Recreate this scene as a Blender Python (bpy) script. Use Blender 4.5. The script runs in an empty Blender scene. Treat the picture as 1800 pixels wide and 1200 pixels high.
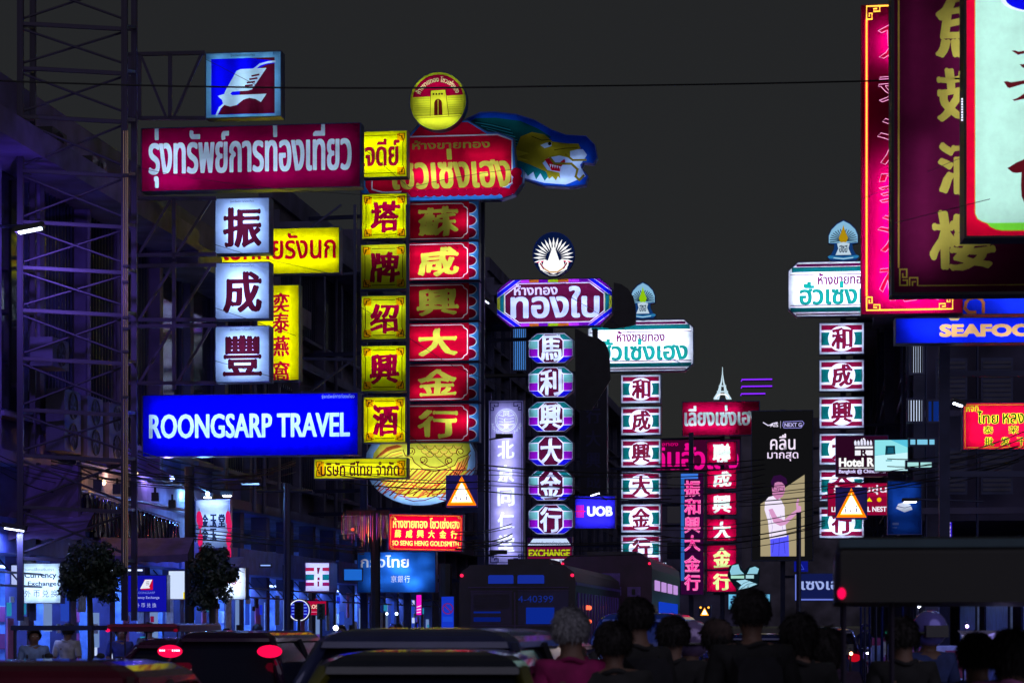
import bpy, bmesh, math, random
import numpy as np
from math import sin, cos, pi, radians, sqrt, atan2
from mathutils import Vector, Matrix
from mathutils.geometry import delaunay_2d_cdt

scene = bpy.context.scene
# ---------------------------------------------------------------- camera
F, CX, HY, CZ = 4250.0, 900.0, 1100.0, 1.65          # a level 85 mm view with vertical shift
cam = bpy.data.cameras.new('camera'); cam_o = bpy.data.objects.new('camera', cam)
scene.collection.objects.link(cam_o)
cam.lens = 85.0; cam.sensor_width = 36.0; cam.shift_y = 500.0 / 1800.0
cam_o.location = (0, 0, CZ); cam_o.rotation_euler = (pi / 2, 0, 0)
cam.clip_start = 0.5; cam.clip_end = 3000
cam.dof.use_dof = True; cam.dof.focus_distance = 58.0; cam.dof.aperture_fstop = 5.0
scene.camera = cam_o
# ---------------------------------------------------------------- world: overcast city night
SUN_EL, SUN_AZ = radians(25), radians(158)
w = bpy.data.worlds.new("World"); scene.world = w; w.use_nodes = True
nt = w.node_tree; nt.nodes.clear()
sky = nt.nodes.new('ShaderNodeTexSky'); sky.sky_type = 'NISHITA'; sky.sun_disc = False
sky.sun_elevation = SUN_EL; sky.sun_rotation = SUN_AZ
mx = nt.nodes.new('ShaderNodeMix'); mx.data_type = 'RGBA'; mx.inputs[0].default_value = 0.985
mx.inputs[7].default_value = (0.300, 0.297, 0.296, 1)
bg = nt.nodes.new('ShaderNodeBackground'); bg.inputs[1].default_value = 0.05
ow = nt.nodes.new('ShaderNodeOutputWorld')
nt.links.new(sky.outputs[0], mx.inputs[6]); nt.links.new(mx.outputs[2], bg.inputs[0]); nt.links.new(bg.outputs[0], ow.inputs[0])
# ---------------------------------------------------------------- added soft fill from behind the camera, lifting the dark tones
sl = bpy.data.lights.new('sun', 'SUN'); sl.energy = 0.50; sl.angle = radians(80); sl.color = (0.86, 0.80, 1.0)
so = bpy.data.objects.new('sun', sl); scene.collection.objects.link(so)
so.rotation_euler = Vector((-0.34, 0.84, -0.42)).to_track_quat('-Z', 'Y').to_euler()
vs = scene.view_settings
vs.view_transform = 'Standard'; vs.look = 'None'; vs.exposure = 0; vs.gamma = 1; vs.use_curve_mapping = False
scene.render.engine = 'CYCLES'
cy = scene.cycles
cy.use_denoising = True; cy.max_bounces = 5; cy.diffuse_bounces = 2; cy.glossy_bounces = 3; cy.transmission_bounces = 3
cy.transparent_max_bounces = 6; cy.sample_clamp_indirect = 3.0; cy.use_light_tree = True; cy.caustics_reflective = False; cy.caustics_refractive = False

R = random.Random(7)
TAN = 0.1294                                          # the street runs 7.4 degrees to the right of the view
ANG = math.atan(TAN)
col = scene.collection

def P(px, py, Y): return Vector(((px - CX) / F * Y, Y, CZ + (HY - py) / F * Y))
def S(w_, u, z=0.0): return Vector((w_ * cos(ANG) + u * sin(ANG), -w_ * sin(ANG) + u * cos(ANG), z))

# ---------------------------------------------------------------- materials
def lin(h):
    h = h.lstrip('#'); c = [int(h[i:i + 2], 16) / 255 for i in (0, 2, 4)]
    return tuple(x / 12.92 if x <= .04045 else ((x + .055) / 1.055) ** 2.4 for x in c) + (1,)
_m = {}
def pbr(name, c, rough=.6, metal=0., spec=.5, noise=.25, scale=3., bump=0., coat=0., emit=None):
    """weathered paint, metal, cloth: colour broken up by noise"""
    if name in _m: return _m[name]
    m = bpy.data.materials.new(name); m.use_nodes = True; n = m.node_tree; b = n.nodes['Principled BSDF']
    c = lin(c) if isinstance(c, str) else tuple(c) + (1,) if len(c) == 3 else c
    b.inputs['Roughness'].default_value = rough; b.inputs['Metallic'].default_value = metal
    b.inputs['Specular IOR Level'].default_value = spec; b.inputs['Coat Weight'].default_value = coat
    tc = n.nodes.new('ShaderNodeTexCoord')
    t = n.nodes.new('ShaderNodeTexNoise'); t.inputs['Scale'].default_value = scale; t.inputs['Detail'].default_value = 6
    n.links.new(tc.outputs['Object'], t.inputs[0])
    r = n.nodes.new('ShaderNodeMapRange'); r.inputs[1].default_value = .3; r.inputs[2].default_value = .7
    r.inputs[3].default_value = 1 - noise; r.inputs[4].default_value = 1 + noise
    n.links.new(t.outputs[0], r.inputs[0])
    v = n.nodes.new('ShaderNodeVectorMath'); v.operation = 'SCALE'; v.inputs[0].default_value = c[:3]
    n.links.new(r.outputs[0], v.inputs['Scale']); n.links.new(v.outputs[0], b.inputs['Base Color'])
    if bump:
        bp = n.nodes.new('ShaderNodeBump'); bp.inputs['Strength'].default_value = bump
        n.links.new(t.outputs[0], bp.inputs['Height']); n.links.new(bp.outputs[0], b.inputs['Normal'])
    _m[name] = m; return m
def emi(h, s=1.0, sample=True):
    k = ('e', h, s, sample)
    if k in _m: return _m[k]
    m = bpy.data.materials.new('glow_' + h.strip('#')); m.use_nodes = True; n = m.node_tree; n.nodes.clear()
    e = n.nodes.new('ShaderNodeEmission'); e.inputs[0].default_value = lin(h); e.inputs[1].default_value = s
    o = n.nodes.new('ShaderNodeOutputMaterial'); n.links.new(e.outputs[0], o.inputs[0])
    m.cycles.emission_sampling = 'FRONT' if sample else 'NONE'
    _m[k] = m; return m
def film(h, t=.85):
    """translucent coloured acrylic lit by the tubes behind it"""
    k = ('f', h)
    if k in _m: return _m[k]
    m = bpy.data.materials.new('acrylic_' + h.strip('#')); m.use_nodes = True; n = m.node_tree; n.nodes.clear()
    c = lin(h)
    tc = n.nodes.new('ShaderNodeTexCoord'); tx = n.nodes.new('ShaderNodeTexNoise'); tx.inputs['Scale'].default_value = 3.5; tx.inputs['Detail'].default_value = 9; tx.inputs['Roughness'].default_value = .7
    n.links.new(tc.outputs['Object'], tx.inputs[0])
    r = n.nodes.new('ShaderNodeMapRange'); r.inputs[1].default_value = .3; r.inputs[2].default_value = .7; r.inputs[3].default_value = .76; r.inputs[4].default_value = 1.0
    n.links.new(tx.outputs[0], r.inputs[0])
    v = n.nodes.new('ShaderNodeVectorMath'); v.operation = 'SCALE'; v.inputs[0].default_value = c[:3]; n.links.new(r.outputs[0], v.inputs['Scale'])
    a = n.nodes.new('ShaderNodeBsdfTranslucent'); n.links.new(v.outputs[0], a.inputs[0])
    d = n.nodes.new('ShaderNodeBsdfDiffuse'); d.inputs[0].default_value = tuple(x * .5 for x in c[:3]) + (1,)
    x = n.nodes.new('ShaderNodeMixShader'); x.inputs[0].default_value = .12
    o = n.nodes.new('ShaderNodeOutputMaterial')
    n.links.new(a.outputs[0], x.inputs[1]); n.links.new(d.outputs[0], x.inputs[2]); n.links.new(x.outputs[0], o.inputs[0])
    _m[k] = m; return m
STEEL = pbr('blue_grey_steel', (.03, .035, .09), .4, .6)
CAB = pbr('sign_cabinet_metal', (.035, .05, .16), .35, .5, noise=.5, scale=8)  # blue light leak on the sign sides put into the metal's colour
DARK = pbr('dark_painted_metal', (.02, .02, .028), .55, .2)
BLACK = pbr('black_rubber', (.015, .015, .017), .7)

# ---------------------------------------------------------------- objects
def tag(o, label=None, cat=None, group=None, kind=None):
    if label: o['label'] = label
    if cat: o['category'] = cat
    if group: o['group'] = group
    if kind: o['kind'] = kind
    return o
def empty(name, loc, rz=0., label=None, cat=None, group=None):
    o = bpy.data.objects.new(name, None); col.objects.link(o); o.location = loc; o.rotation_euler = (0, 0, rz)
    o.empty_display_size = .2
    return tag(o, label, cat, group)
def mobj(name, verts, faces, mat, parent=None, smooth=False):
    me = bpy.data.meshes.new(name); me.from_pydata([tuple(v) for v in verts], [], faces); me.materials.append(mat)
    if smooth: me.polygons.foreach_set('use_smooth', [True] * len(me.polygons))
    o = bpy.data.objects.new(name, me); col.objects.link(o); o.parent = parent
    return o
class MB:
    def __init__(s): s.v = []; s.f = []
    def add(s, vs_, fs):
        n = len(s.v); s.v += [Vector(v) for v in vs_]; s.f += [tuple(i + n for i in f) for f in fs]; return s
    def box(s, x0, x1, y0, y1, z0, z1, M=None):
        vs_ = [Vector((x, y, z)) for x in (x0, x1) for y in (y0, y1) for z in (z0, z1)]
        if M: vs_ = [M @ v for v in vs_]
        return s.add(vs_, [(0, 1, 3, 2), (4, 6, 7, 5), (0, 4, 5, 1), (2, 3, 7, 6), (0, 2, 6, 4), (1, 5, 7, 3)])
    def tube(s, pts, r, n=6, closed=False, cap=True):
        pts = [Vector(p) for p in pts]; m = len(pts); rings = []
        for i, p in enumerate(pts):
            a = pts[i - 1] if (i or closed) else p; b = pts[(i + 1) % m] if (i < m - 1 or closed) else p
            t = (b - a); t = t.normalized() if t.length > 1e-9 else Vector((0, 0, 1))
            u = t.cross(Vector((0, 0, 1)) if abs(t.z) < .9 else Vector((1, 0, 0))).normalized(); w_ = t.cross(u)
            rr = r[i] if isinstance(r, (list, tuple)) else r
            rings.append([p + (u * cos(2 * pi * k / n) + w_ * sin(2 * pi * k / n)) * rr for k in range(n)])
        fs = []
        for i in range(m if closed else m - 1):
            j = (i + 1) % m
            for k in range(n): fs.append((i * n + k, i * n + (k + 1) % n, j * n + (k + 1) % n, j * n + k))
        if cap and not closed: fs += [tuple(range(n))[::-1], tuple((m - 1) * n + k for k in range(n))]
        return s.add([v for q in rings for v in q], fs)
    def prism(s, pts, d, axis='y', off=0.):
        """outline [(a, b)] extruded; axis y: (x, z) outline from y=off to off+d; axis x: (y, z) outline"""
        n = len(pts)
        f = (lambda a, b, c: (a, c, b)) if axis == 'y' else ((lambda a, b, c: (c, a, b)) if axis == 'x' else (lambda a, b, c: (a, b, c)))
        vs_ = [f(a, b, off) for a, b in pts] + [f(a, b, off + d) for a, b in pts]
        return s.add(vs_, [tuple(range(n)), tuple(range(2 * n - 1, n - 1, -1))] + [(i, (i + 1) % n, n + (i + 1) % n, n + i) for i in range(n)])
    def ball(s, c, r, n=10, m=7, M=None):
        c = Vector(c); r = Vector(r) if not isinstance(r, (int, float)) else Vector((r, r, r))
        vs_ = [c + Vector((0, 0, r.z))]
        for i in range(1, m):
            for k in range(n):
                t = pi * i / m; p = 2 * pi * k / n
                vs_.append(c + Vector((r.x * sin(t) * cos(p), r.y * sin(t) * sin(p), r.z * cos(t))))
        vs_.append(c - Vector((0, 0, r.z)))
        if M: vs_ = [M @ v for v in vs_]
        fs = [(0, 1 + k, 1 + (k + 1) % n) for k in range(n)]
        for i in range(m - 2):
            for k in range(n): fs.append((1 + i * n + k, 1 + (i + 1) * n + k, 1 + (i + 1) * n + (k + 1) % n, 1 + i * n + (k + 1) % n))
        b = 1 + (m - 2) * n
        fs += [(b + k, len(vs_) - 1, b + (k + 1) % n) for k in range(n)]
        return s.add(vs_, fs)
    def build(s, name, mat, parent=None, origin=None, smooth=False):
        vs_ = s.v
        if origin is not None: vs_ = [v - Vector(origin) for v in vs_]
        o = mobj(name, vs_, s.f, mat, parent, smooth)
        bm = bmesh.new(); bm.from_mesh(o.data); bmesh.ops.recalc_face_normals(bm, faces=bm.faces); bm.to_mesh(o.data); bm.free()
        return o
_unit = {}
def bar(parent, name, p0, p1, r, mat, n=6, square=False):
    """one straight bar between two points (parent space), sharing one unit mesh per material"""
    k = (mat.name, n, square)
    if k not in _unit:
        b = MB()
        if square: b.box(-1, 1, -1, 1, 0, 1)
        else: b.tube([(0, 0, 0), (0, 0, 1)], 1, n)
        o = b.build('bar', mat); _unit[k] = o.data; bpy.data.objects.remove(o)
    o = bpy.data.objects.new(name, _unit[k]); col.objects.link(o); o.parent = parent
    d = Vector(p1) - Vector(p0); o.location = p0; o.rotation_mode = 'QUATERNION'
    o.rotation_quaternion = d.to_track_quat('Z', 'Y') if d.length > 0 else (1, 0, 0, 0)
    rr = r if isinstance(r, tuple) else (r, r)
    o.scale = (rr[0], rr[1], d.length); return o
def copy_tree(o, parent=None):
    c = o.copy(); col.objects.link(c); c.parent = parent
    for ch in [x for x in bpy.data.objects if x.parent == o]: copy_tree(ch, c)
    return c

# ---------------------------------------------------------------- text outlines
_tc = {}
def text_geo(s, bold=0.0, res=3):
    k = (s, bold, res)
    if k in _tc: return _tc[k]
    c = bpy.data.curves.new('t', 'FONT'); c.body = s; c.offset = bold; c.resolution_u = res
    o = bpy.data.objects.new('t', c); m = o.to_mesh()
    vs_ = [(v.co.x, v.co.y) for v in m.vertices]; fs = [tuple(p.vertices) for p in m.polygons]
    o.to_mesh_clear(); bpy.data.objects.remove(o); bpy.data.curves.remove(c)
    used = sorted({i for f in fs for i in f}); mp = {a: b for b, a in enumerate(used)}
    vs_ = [vs_[i] for i in used]; fs = [tuple(mp[i] for i in f) for f in fs]
    _tc[k] = (vs_, fs); return _tc[k]
def area2(p): return sum(p[i][0] * p[(i + 1) % len(p)][1] - p[(i + 1) % len(p)][0] * p[i][1] for i in range(len(p)))

# ---------------------------------------------------------------- signs
TUBE = .96
class Sign:
    """Sign drawn in photo pixels on a plane at distance Y. Every colour area is cut out of the one face
    (planar subdivision), so film, letters and borders are one sheet of acrylic as on a real light box."""
    def __init__(s, name, label, x0, y0, x1, y1, Y, cat='sign', group=None, outline=None, depth=.28, rot=-ANG,
                 lit='e', tubes=None, strength=1.0, cab=CAB, lip=1.2, tilt=0.):
        s.x0, s.y0, s.x1, s.y1, s.Y, s.k = x0, y0, x1, y1, Y, Y / F
        s.xc = (x0 + x1) / 2; s.lit = lit; s.depth = depth; s.strength = strength; s.tubes = tubes
        s.root = empty(name, P(s.xc, y1, Y), rot, label, cat, group)
        if tilt: s.root.rotation_euler = (0, tilt, rot)
        s.outline = outline or [(x0, y1), (x1, y1), (x1, y0), (x0, y0)]
        s.layers = []; s.lip = lip; s.cab = cab; s.pv = []; s.pf = []; s.pl = []
    def L(s, px, py, y=0.): return ((px - s.xc) * s.k, y, (s.y1 - py) * s.k)
    def raw(s, part, h, vs_, fs):
        s.layers.append((part, h)); li = len(s.layers) - 1; n = len(s.pv)
        s.pv += [(a, -b) for a, b in vs_]
        for f in fs:
            f = [i + n for i in f]
            if area2([s.pv[i] for i in f]) < 0: f = f[::-1]
            s.pf.append(f); s.pl.append(li)
    def poly(s, pts, h, part='panel'): s.raw(part, h, pts, [tuple(range(len(pts)))])
    def polys(s, ps, h, part='panel'):
        v = []; f = []
        for p in ps: f.append(tuple(range(len(v), len(v) + len(p)))); v += p
        s.raw(part, h, v, f)
    def rect(s, x0, y0, x1, y1, h, part='panel'): s.poly([(x0, y0), (x1, y0), (x1, y1), (x0, y1)], h, part)
    def circ(s, x, y, r, h, part='panel', ry=None, n=28):
        ry = ry or r; s.poly([(x + r * cos(2 * pi * i / n), y + ry * sin(2 * pi * i / n)) for i in range(n)], h, part)
    def stroke(s, pts, wd, h, part='panel', closed=False):
        q = []; n = len(pts)
        for i in range(n if closed else n - 1):
            a = Vector(pts[i]); b = Vector(pts[(i + 1) % n]); d = b - a
            if d.length < 1e-6: continue
            d.normalize(); a = a - d * wd * .45; b = b + d * wd * .45; t = Vector((-d.y, d.x)) * wd / 2
            q.append([tuple(a + t), tuple(b + t), tuple(b - t), tuple(a - t)])
        s.polys(q, h, part)
    def strokes(s, lst, wd, h, part='panel'):
        for p in lst: s.stroke(p, wd, h, part)
    def frame(s, x0, y0, x1, y1, wd, h, part='border'): s.stroke([(x0, y0), (x1, y0), (x1, y1), (x0, y1)], wd, h, part, True)
    def text(s, t, x0, y0, x1, y1, h, bold=.02, warp=0., part='lettering', shear=0., res=3, arc=None):
        vs_, fs = text_geo(t, 0.0, res)
        if not vs_: return
        ax = min(v[0] for v in vs_); bx = max(v[0] for v in vs_); ay = min(v[1] for v in vs_); by = max(v[1] for v in vs_)
        cjk = ord(t[0]) > 0x2e00
        hb = bold * (.62 if cjk else (.85 if ord(t[0]) < 128 else .5)) * .5 * (abs(y1 - y0) / (by - ay) + abs(x1 - x0) / (bx - ax)) if not arc else bold * abs(y1 - y0)
        if not arc: x0 += hb; x1 -= hb; y0 += hb * .8; y1 -= hb * .8
        o = []
        for a, b in vs_:
            u = (a - ax) / (bx - ax + 1e-9); v = (b - ay) / (by - ay + 1e-9)
            if warp:
                pw = (bx - ax) / max(by - ay, 1e-6)
                uu, vv = u * pw, v
                u += warp / pw * (sin(9 * vv + 5 * uu + 1.3) + .6 * sin(17 * uu - 11 * vv))
                v += warp * (sin(8 * uu - 4 * vv) + .6 * sin(19 * vv + 7 * uu + .7)) + warp * 1.2 * (uu - .5)
            u += shear * v
            if arc:
                cx_, cy_, r, a0, a1 = arc; th = radians(a0 + (a1 - a0) * u); rr = r + (v - .5) * abs(y1 - y0)
                o.append((cx_ + rr * cos(th), cy_ - rr * sin(th)))
            else: o.append((x0 + u * (x1 - x0), y1 - v * (y1 - y0)))
        if hb > .12:                                  # thicken: a short fat stroke along each edge of the outline
            key = {}; w_ = [key.setdefault((round(v[0], 4), round(v[1], 4)), len(key)) for v in vs_]; ec = {}
            for f in fs:
                for i in range(len(f)): ec.setdefault(frozenset((w_[f[i]], w_[f[i - 1]])), []).append((f[i], f[i - 1]))
            o = list(o); fs = list(fs)
            for l in ec.values():
                if len(l) != 1: continue
                a, b = Vector(o[l[0][0]]), Vector(o[l[0][1]]); d = b - a; n_ = d.length
                if n_ < .05: continue
                d /= n_; t_ = hb * ((.4 + .7 * abs(d.y)) if cjk else (.7 + .4 * abs(d.y)))
                nn = Vector((-d.y, d.x)) * t_; e = d * t_ * .7; k_ = len(o)
                o += [tuple(a + nn), tuple(a - e + nn * .4), tuple(a - e - nn * .4), tuple(a - nn), tuple(b - nn), tuple(b + e - nn * .4), tuple(b + e + nn * .4), tuple(b + nn)]
                fs.append(tuple(range(k_, k_ + 8)))
        s.raw(part, h, o, fs)
    def cells(s, t, cx_, ys, wd, ht, h, **kw):
        for c, y in zip(t, ys): s.text(c, cx_ - wd / 2, y - ht / 2, cx_ + wd / 2, y + ht / 2, h, **kw)
    def done(s, only=None):
        k = s.k
        if s.pf:
            ed = set()
            for f in s.pf:
                for i in range(len(f)): ed.add((min(f[i], f[i - 1]), max(f[i], f[i - 1])))
            n0 = len(s.pv); s.pv += [(a, -b) for a, b in s.outline]; no = len(s.outline)
            for i in range(no): ed.add((n0 + i, n0 + (i + 1) % no))
            out = delaunay_2d_cdt([Vector(v) for v in s.pv], [e for e in ed if e[0] != e[1]], [], 0, 1e-3, False)
            ov = np.array([tuple(v) for v in out[0]]); ofs = out[2]
            cen = ov[np.array(ofs)].mean(axis=1); own = np.full(len(ofs), -1)
            for li in range(len(s.layers)):
                fl = [f for f, l in zip(s.pf, s.pl) if l == li]
                for f in fl:
                    q = np.array([s.pv[i] for i in f]); lo = q.min(axis=0); hi = q.max(axis=0)
                    ix = np.nonzero((cen[:, 0] > lo[0]) & (cen[:, 0] < hi[0]) & (cen[:, 1] > lo[1]) & (cen[:, 1] < hi[1]))[0]
                    if not len(ix): continue
                    c = cen[ix]; ins = np.zeros(len(ix), bool)
                    for i in range(len(q)):
                        (xa, ya), (xb, yb) = q[i - 1], q[i]
                        if ya == yb: continue
                        ins ^= ((ya > c[:, 1]) != (yb > c[:, 1])) & (c[:, 0] < (xb - xa) * (c[:, 1] - ya) / (yb - ya) + xa)
                    own[ix[ins]] = li
            c = cen; ins = np.zeros(len(c), bool); q = [(a, -b) for a, b in s.outline]
            for i in range(len(q)):
                (xa, ya), (xb, yb) = q[i - 1], q[i]
                if ya != yb: ins ^= ((ya > c[:, 1]) != (yb > c[:, 1])) & (c[:, 0] < (xb - xa) * (c[:, 1] - ya) / (yb - ya) + xa)
            own[~ins] = -1
            grp = {}
            for f, l in zip(ofs, own):
                if l >= 0: grp.setdefault(s.layers[l] + ((0,) if s.layers[l][0] in ('lettering', 'fretwork') else (l,)), []).append(f)
            for (part, h, _), fs in grp.items():
                used = sorted({i for f in fs for i in f}); mp = {a: b for b, a in enumerate(used)}
                vs_ = [s.L(ov[i][0], -ov[i][1]) for i in used]
                if isinstance(h, tuple): m = emi(h[0], h[1])
                elif isinstance(h, bpy.types.Material): m = h
                elif s.lit == 't': m = film(h)
                elif s.lit == 'n': m = pbr('paint_' + h, h, .6)
                else: m = emi(h, s.strength, part in ('panel', 'border'))
                mobj(part, vs_, [tuple(mp[i] for i in f) for f in fs], m, s.root)
        # cabinet: lip, sides, back
        cx_ = sum(p[0] for p in s.outline) / len(s.outline); cy_ = sum(p[1] for p in s.outline) / len(s.outline)
        rad = max(abs(p[0] - cx_) for p in s.outline); rady = max(abs(p[1] - cy_) for p in s.outline)
        big = [(cx_ + (p[0] - cx_) * (1 + s.lip / rad), cy_ + (p[1] - cy_) * (1 + s.lip / rady)) for p in s.outline]
        n = len(big); v = []
        for q, y in ((s.outline, .03), (s.outline, -.025), (big, -.025), (big, s.depth)): v += [s.L(p[0], p[1], y) for p in q]
        f = []
        for r in range(3):
            for i in range(n): j = (i + 1) % n; f.append((r * n + i, r * n + j, (r + 1) * n + j, (r + 1) * n + i))
        f.append(tuple(3 * n + i for i in range(n)))
        s.cabinet = mobj('cabinet', v, f, s.cab, s.root)
        if s.tubes:
            for (a, b, c, d, pw) in s.tubes:
                mb = MB().tube([s.L(a, b, s.depth * .55), s.L(c, d, s.depth * .55)], .016, 5)
                mb.build('fluorescent_tube', emi('#dfeaff', round(pw * TUBE, 1)), s.root)
        return s.root
# ================================================================ SIGNS
YEL, YG, RED, GOLD, MAR, BLU, WHT, ICE = '#f0ee12', '#b9c21e', '#e4003c', '#d2cf4a', '#6d0f38', '#0505d6', '#f4fbff', '#bfe6f4'
def htubes(x0, x1, ys, p): return [(x0, y, x1, y, q) for y, q in zip(ys, p)]
def vtubes(y0, y1, xs, p): return [(x, y0, x, y1, q) for x, q in zip(xs, p)]
def fret(s, x, y, sx, sy, u, h, wd, part='fretwork'):
    """Chinese key corner starting at corner (x, y), growing by sx, sy"""
    p = [(0, 4), (0, 0), (4, 0), (4, 2), (2, 2), (2, 1.2)]; q = [(0, 4), (1.6, 4), (1.6, 2.6), (.8, 2.6)]
    for l in (p, q): s.stroke([(x + sx * a * u, y + sy * b * u) for a, b in l], wd, h, part)

# --- bird logo box
s = Sign('logo_sign', 'square lit box with a white bird, on top of the long maroon sign', 361, 93, 495, 206, 46, lit='t', depth=.3,
         tubes=vtubes(98, 202, [385, 428, 471], [13, 15, 13]))
q = lambda l: [(220 + a / 3.53, 60 + b / 3.53) for a, b in l]
s.rect(361, 93, 495, 206, '#7ccaf4', 'border'); s.poly(q([(529, 150), (932, 150), (932, 497), (529, 497)]), '#0808ff', 'blue_field')
s.poly(q([(575, 495), (612, 430), (700, 440), (720, 300), (830, 215), (890, 193), (932, 188), (932, 495)]), '#5a0e28', 'maroon_field')
s.poly(q([(770, 150), (932, 150), (932, 172)]), '#5a0e28', 'maroon_field')
s.poly(q([(529, 497), (555, 497), (580, 455), (612, 432), (700, 300), (529, 260)]), '#0808ff', 'blue_field')
s.stroke(q([(563, 497), (583, 455), (615, 428)]), 3.5, '#c8ecff', 'bird'); s.stroke(q([(800, 222), (840, 192), (890, 180), (932, 176)]), 3.6, '#c8ecff', 'bird')
s.poly(q([(570, 380), (610, 370), (622, 345), (690, 228), (715, 218), (880, 215), (790, 345), (765, 352), (665, 356), (650, 367), (662, 378), (880, 375), (845, 425), (810, 405), (770, 397), (735, 407), (690, 440), (650, 448), (620, 440), (605, 430), (598, 405), (585, 395)]), '#c4ecf6', 'bird')
s.strokes([q(l) for l in ([(790, 262), (830, 255)], [(776, 282), (818, 277)], [(760, 303), (802, 299)], [(748, 322), (788, 319)])], 3.2, '#5a0e28', 'feather')
s.text('รุ่งทรัพย์การท่องเที่ยว', 405, 95, 448, 100, '#101828', bold=.0); s.done()

# --- long maroon travel sign
s = Sign('shop_sign', 'long dark maroon light box with white Thai letters, above the white boxes', 244, 222, 636, 332, 46, lit='t', depth=.35,
         tubes=[(250, 262, 330, 262, 15), (345, 246, 430, 246, 6), (440, 262, 520, 262, 9), (530, 250, 625, 250, 7), (262, 315, 340, 315, 20), (350, 310, 425, 310, 6), (440, 308, 520, 308, 15), (530, 308, 622, 308, 10), (430, 280, 620, 280, 5), (250, 290, 420, 290, 6)])
s.rect(244, 222, 636, 332, '#a10048', 'panel'); s.text('รุ่งทรัพย์การท่องเที่ยว', 256, 220, 621, 327, '#d9f2ff', bold=.045); s.done()

# --- blue travel sign
s = Sign('shop_sign', 'long bright blue light box with big white Latin capitals, below the white boxes', 246, 693, 632, 800, 46, lit='t', depth=.35,
         tubes=htubes(262, 622, [712, 740, 772], [17, 22, 17]))
s.rect(246, 693, 632, 800, '#0202ff', 'panel'); s.text('ROONGSARP TRAVEL', 257, 726, 618, 769, '#c2ecf6', bold=.03)
s.text('รุ่งทรัพย์การท่องเที่ยว', 568, 694, 626, 703, '#bfe0ff', bold=.0); s.done()

# --- three white boxes
for c, y0, y1, lb in (('振', 349, 445, 'upper'), ('成', 462, 560, 'middle'), ('豐', 574, 671, 'lowest')):
    s = Sign('character_box', f'white lit box with the dark character {c}, {lb} of the three below the maroon sign', 378, y0, 474, y1, 46, lit='t', depth=.32, group='white character boxes',
             tubes=vtubes(y0 + 14, y1 - 14, [408, 426, 444], [30, 34, 30]))
    s.rect(378, y0, 474, y1, '#b0d0ff', 'panel'); s.text(c, 391, y0 + 15, 461, y1 - 10, '#3c0a20', bold=.055)
    s.text('รุ่งทรัพย์การท่องเที่ยว', 404, y0 + 2.5, 447, y0 + 8, '#38406a', bold=.0); s.done()

# --- yellow bird nest signs behind
s = Sign('shop_sign', 'wide yellow light box with red Thai letters, partly behind the white boxes', 385, 402, 598, 481, 52, depth=.3, lit='t', tubes=htubes(390, 594, [422, 460], [24, 24]))
s.rect(385, 402, 598, 481, '#f4e800'); s.text('เอกทัยรังนก', 391, 410, 592, 456, '#a80018', bold=.035); s.done()
s = Sign('shop_sign', 'upright yellow light box with four red brush characters, right of the white boxes', 452, 502, 526, 668, 52.3, depth=.3, lit='t', tubes=vtubes(506, 664, [470, 506], [22, 24]))
s.rect(452, 502, 526, 668, '#f4e800')
s.cells('奕泰燕窩', 494, [532, 567, 608, 652], 30, 36, '#b00024', bold=.045, warp=.02); s.done()

# --- yellow character column
def scroll_corner(s, x, y, sx, sy, h):
    for l in ([(0, 7), (0, 0), (7, 0), (7, 3), (4, 3), (4, 5.5), (2, 5.5)], [(3, 3), (3, 8), (1, 8)], [(7, 1.5), (10, 1.5)], [(1.5, 7), (1.5, 11)]):
        s.stroke([(x + sx * a * 1.35, y + sy * b * 1.35) for a, b in l], 1.15, h, 'fretwork')
def yellow_box(lb, x0, y0, x1, y1, Y, c=None, col_='#eaf000', tubes=None, dark='#3a1408', grp='yellow gold-shop boxes', **kw):
    s = Sign('character_box', lb, x0, y0, x1, y1, Y, lit='t', depth=.34, group=grp, tubes=tubes, **kw)
    s.rect(x0, y0, x1, y1, col_)
    m = 8
    s.strokes([[(x0 + 20, y0 + m - 1), (x1 - 20, y0 + m - 1)], [(x0 + 20, y1 - m + 1), (x1 - 20, y1 - m + 1)], [(x0 + m - 1, y0 + 20), (x0 + m - 1, y1 - 20)], [(x1 - m + 1, y0 + 20), (x1 - m + 1, y1 - 20)]], 1.2, dark, 'border')
    for X, Yc, a, b in ((x0 + 4, y0 + 4, 1, 1), (x1 - 4, y0 + 4, -1, 1), (x0 + 4, y1 - 4, 1, -1), (x1 - 4, y1 - 4, -1, -1)):
        s.rect(min(X, X + a * 13), min(Yc, Yc + b * 13), max(X, X + a * 13), max(Yc, Yc + b * 13), '#ffb000', 'corner_ground'); scroll_corner(s, X, Yc, a, b, dark)
    return s
ycol = [('塔', 636, 341, 716, 419, '#f2f200', 'brush character 塔, top of the yellow column', [(640, 360, 712, 360, 28), (640, 400, 712, 400, 28)]),
        ('牌', 634, 430, 715, 508, '#d8d818', 'character 牌, dimmest box of the yellow column', [(640, 436, 712, 436, 17), (640, 446, 712, 446, 6)]),
        ('绍', 635, 520, 714, 596, '#e8ea10', 'brush character 绍, third box of the yellow column', [(640, 540, 712, 540, 24), (648, 578, 700, 578, 14)]),
        ('興', 635, 608, 714, 687, '#e4e800', 'character 興, fourth box of the yellow column', [(640, 622, 712, 622, 26), (640, 644, 712, 644, 14)]),
        ('酒', 639, 698, 713, 777, '#fff000', 'character 酒, lowest box of the yellow column', [(643, 716, 709, 716, 28), (643, 758, 709, 758, 28)])]
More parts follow.
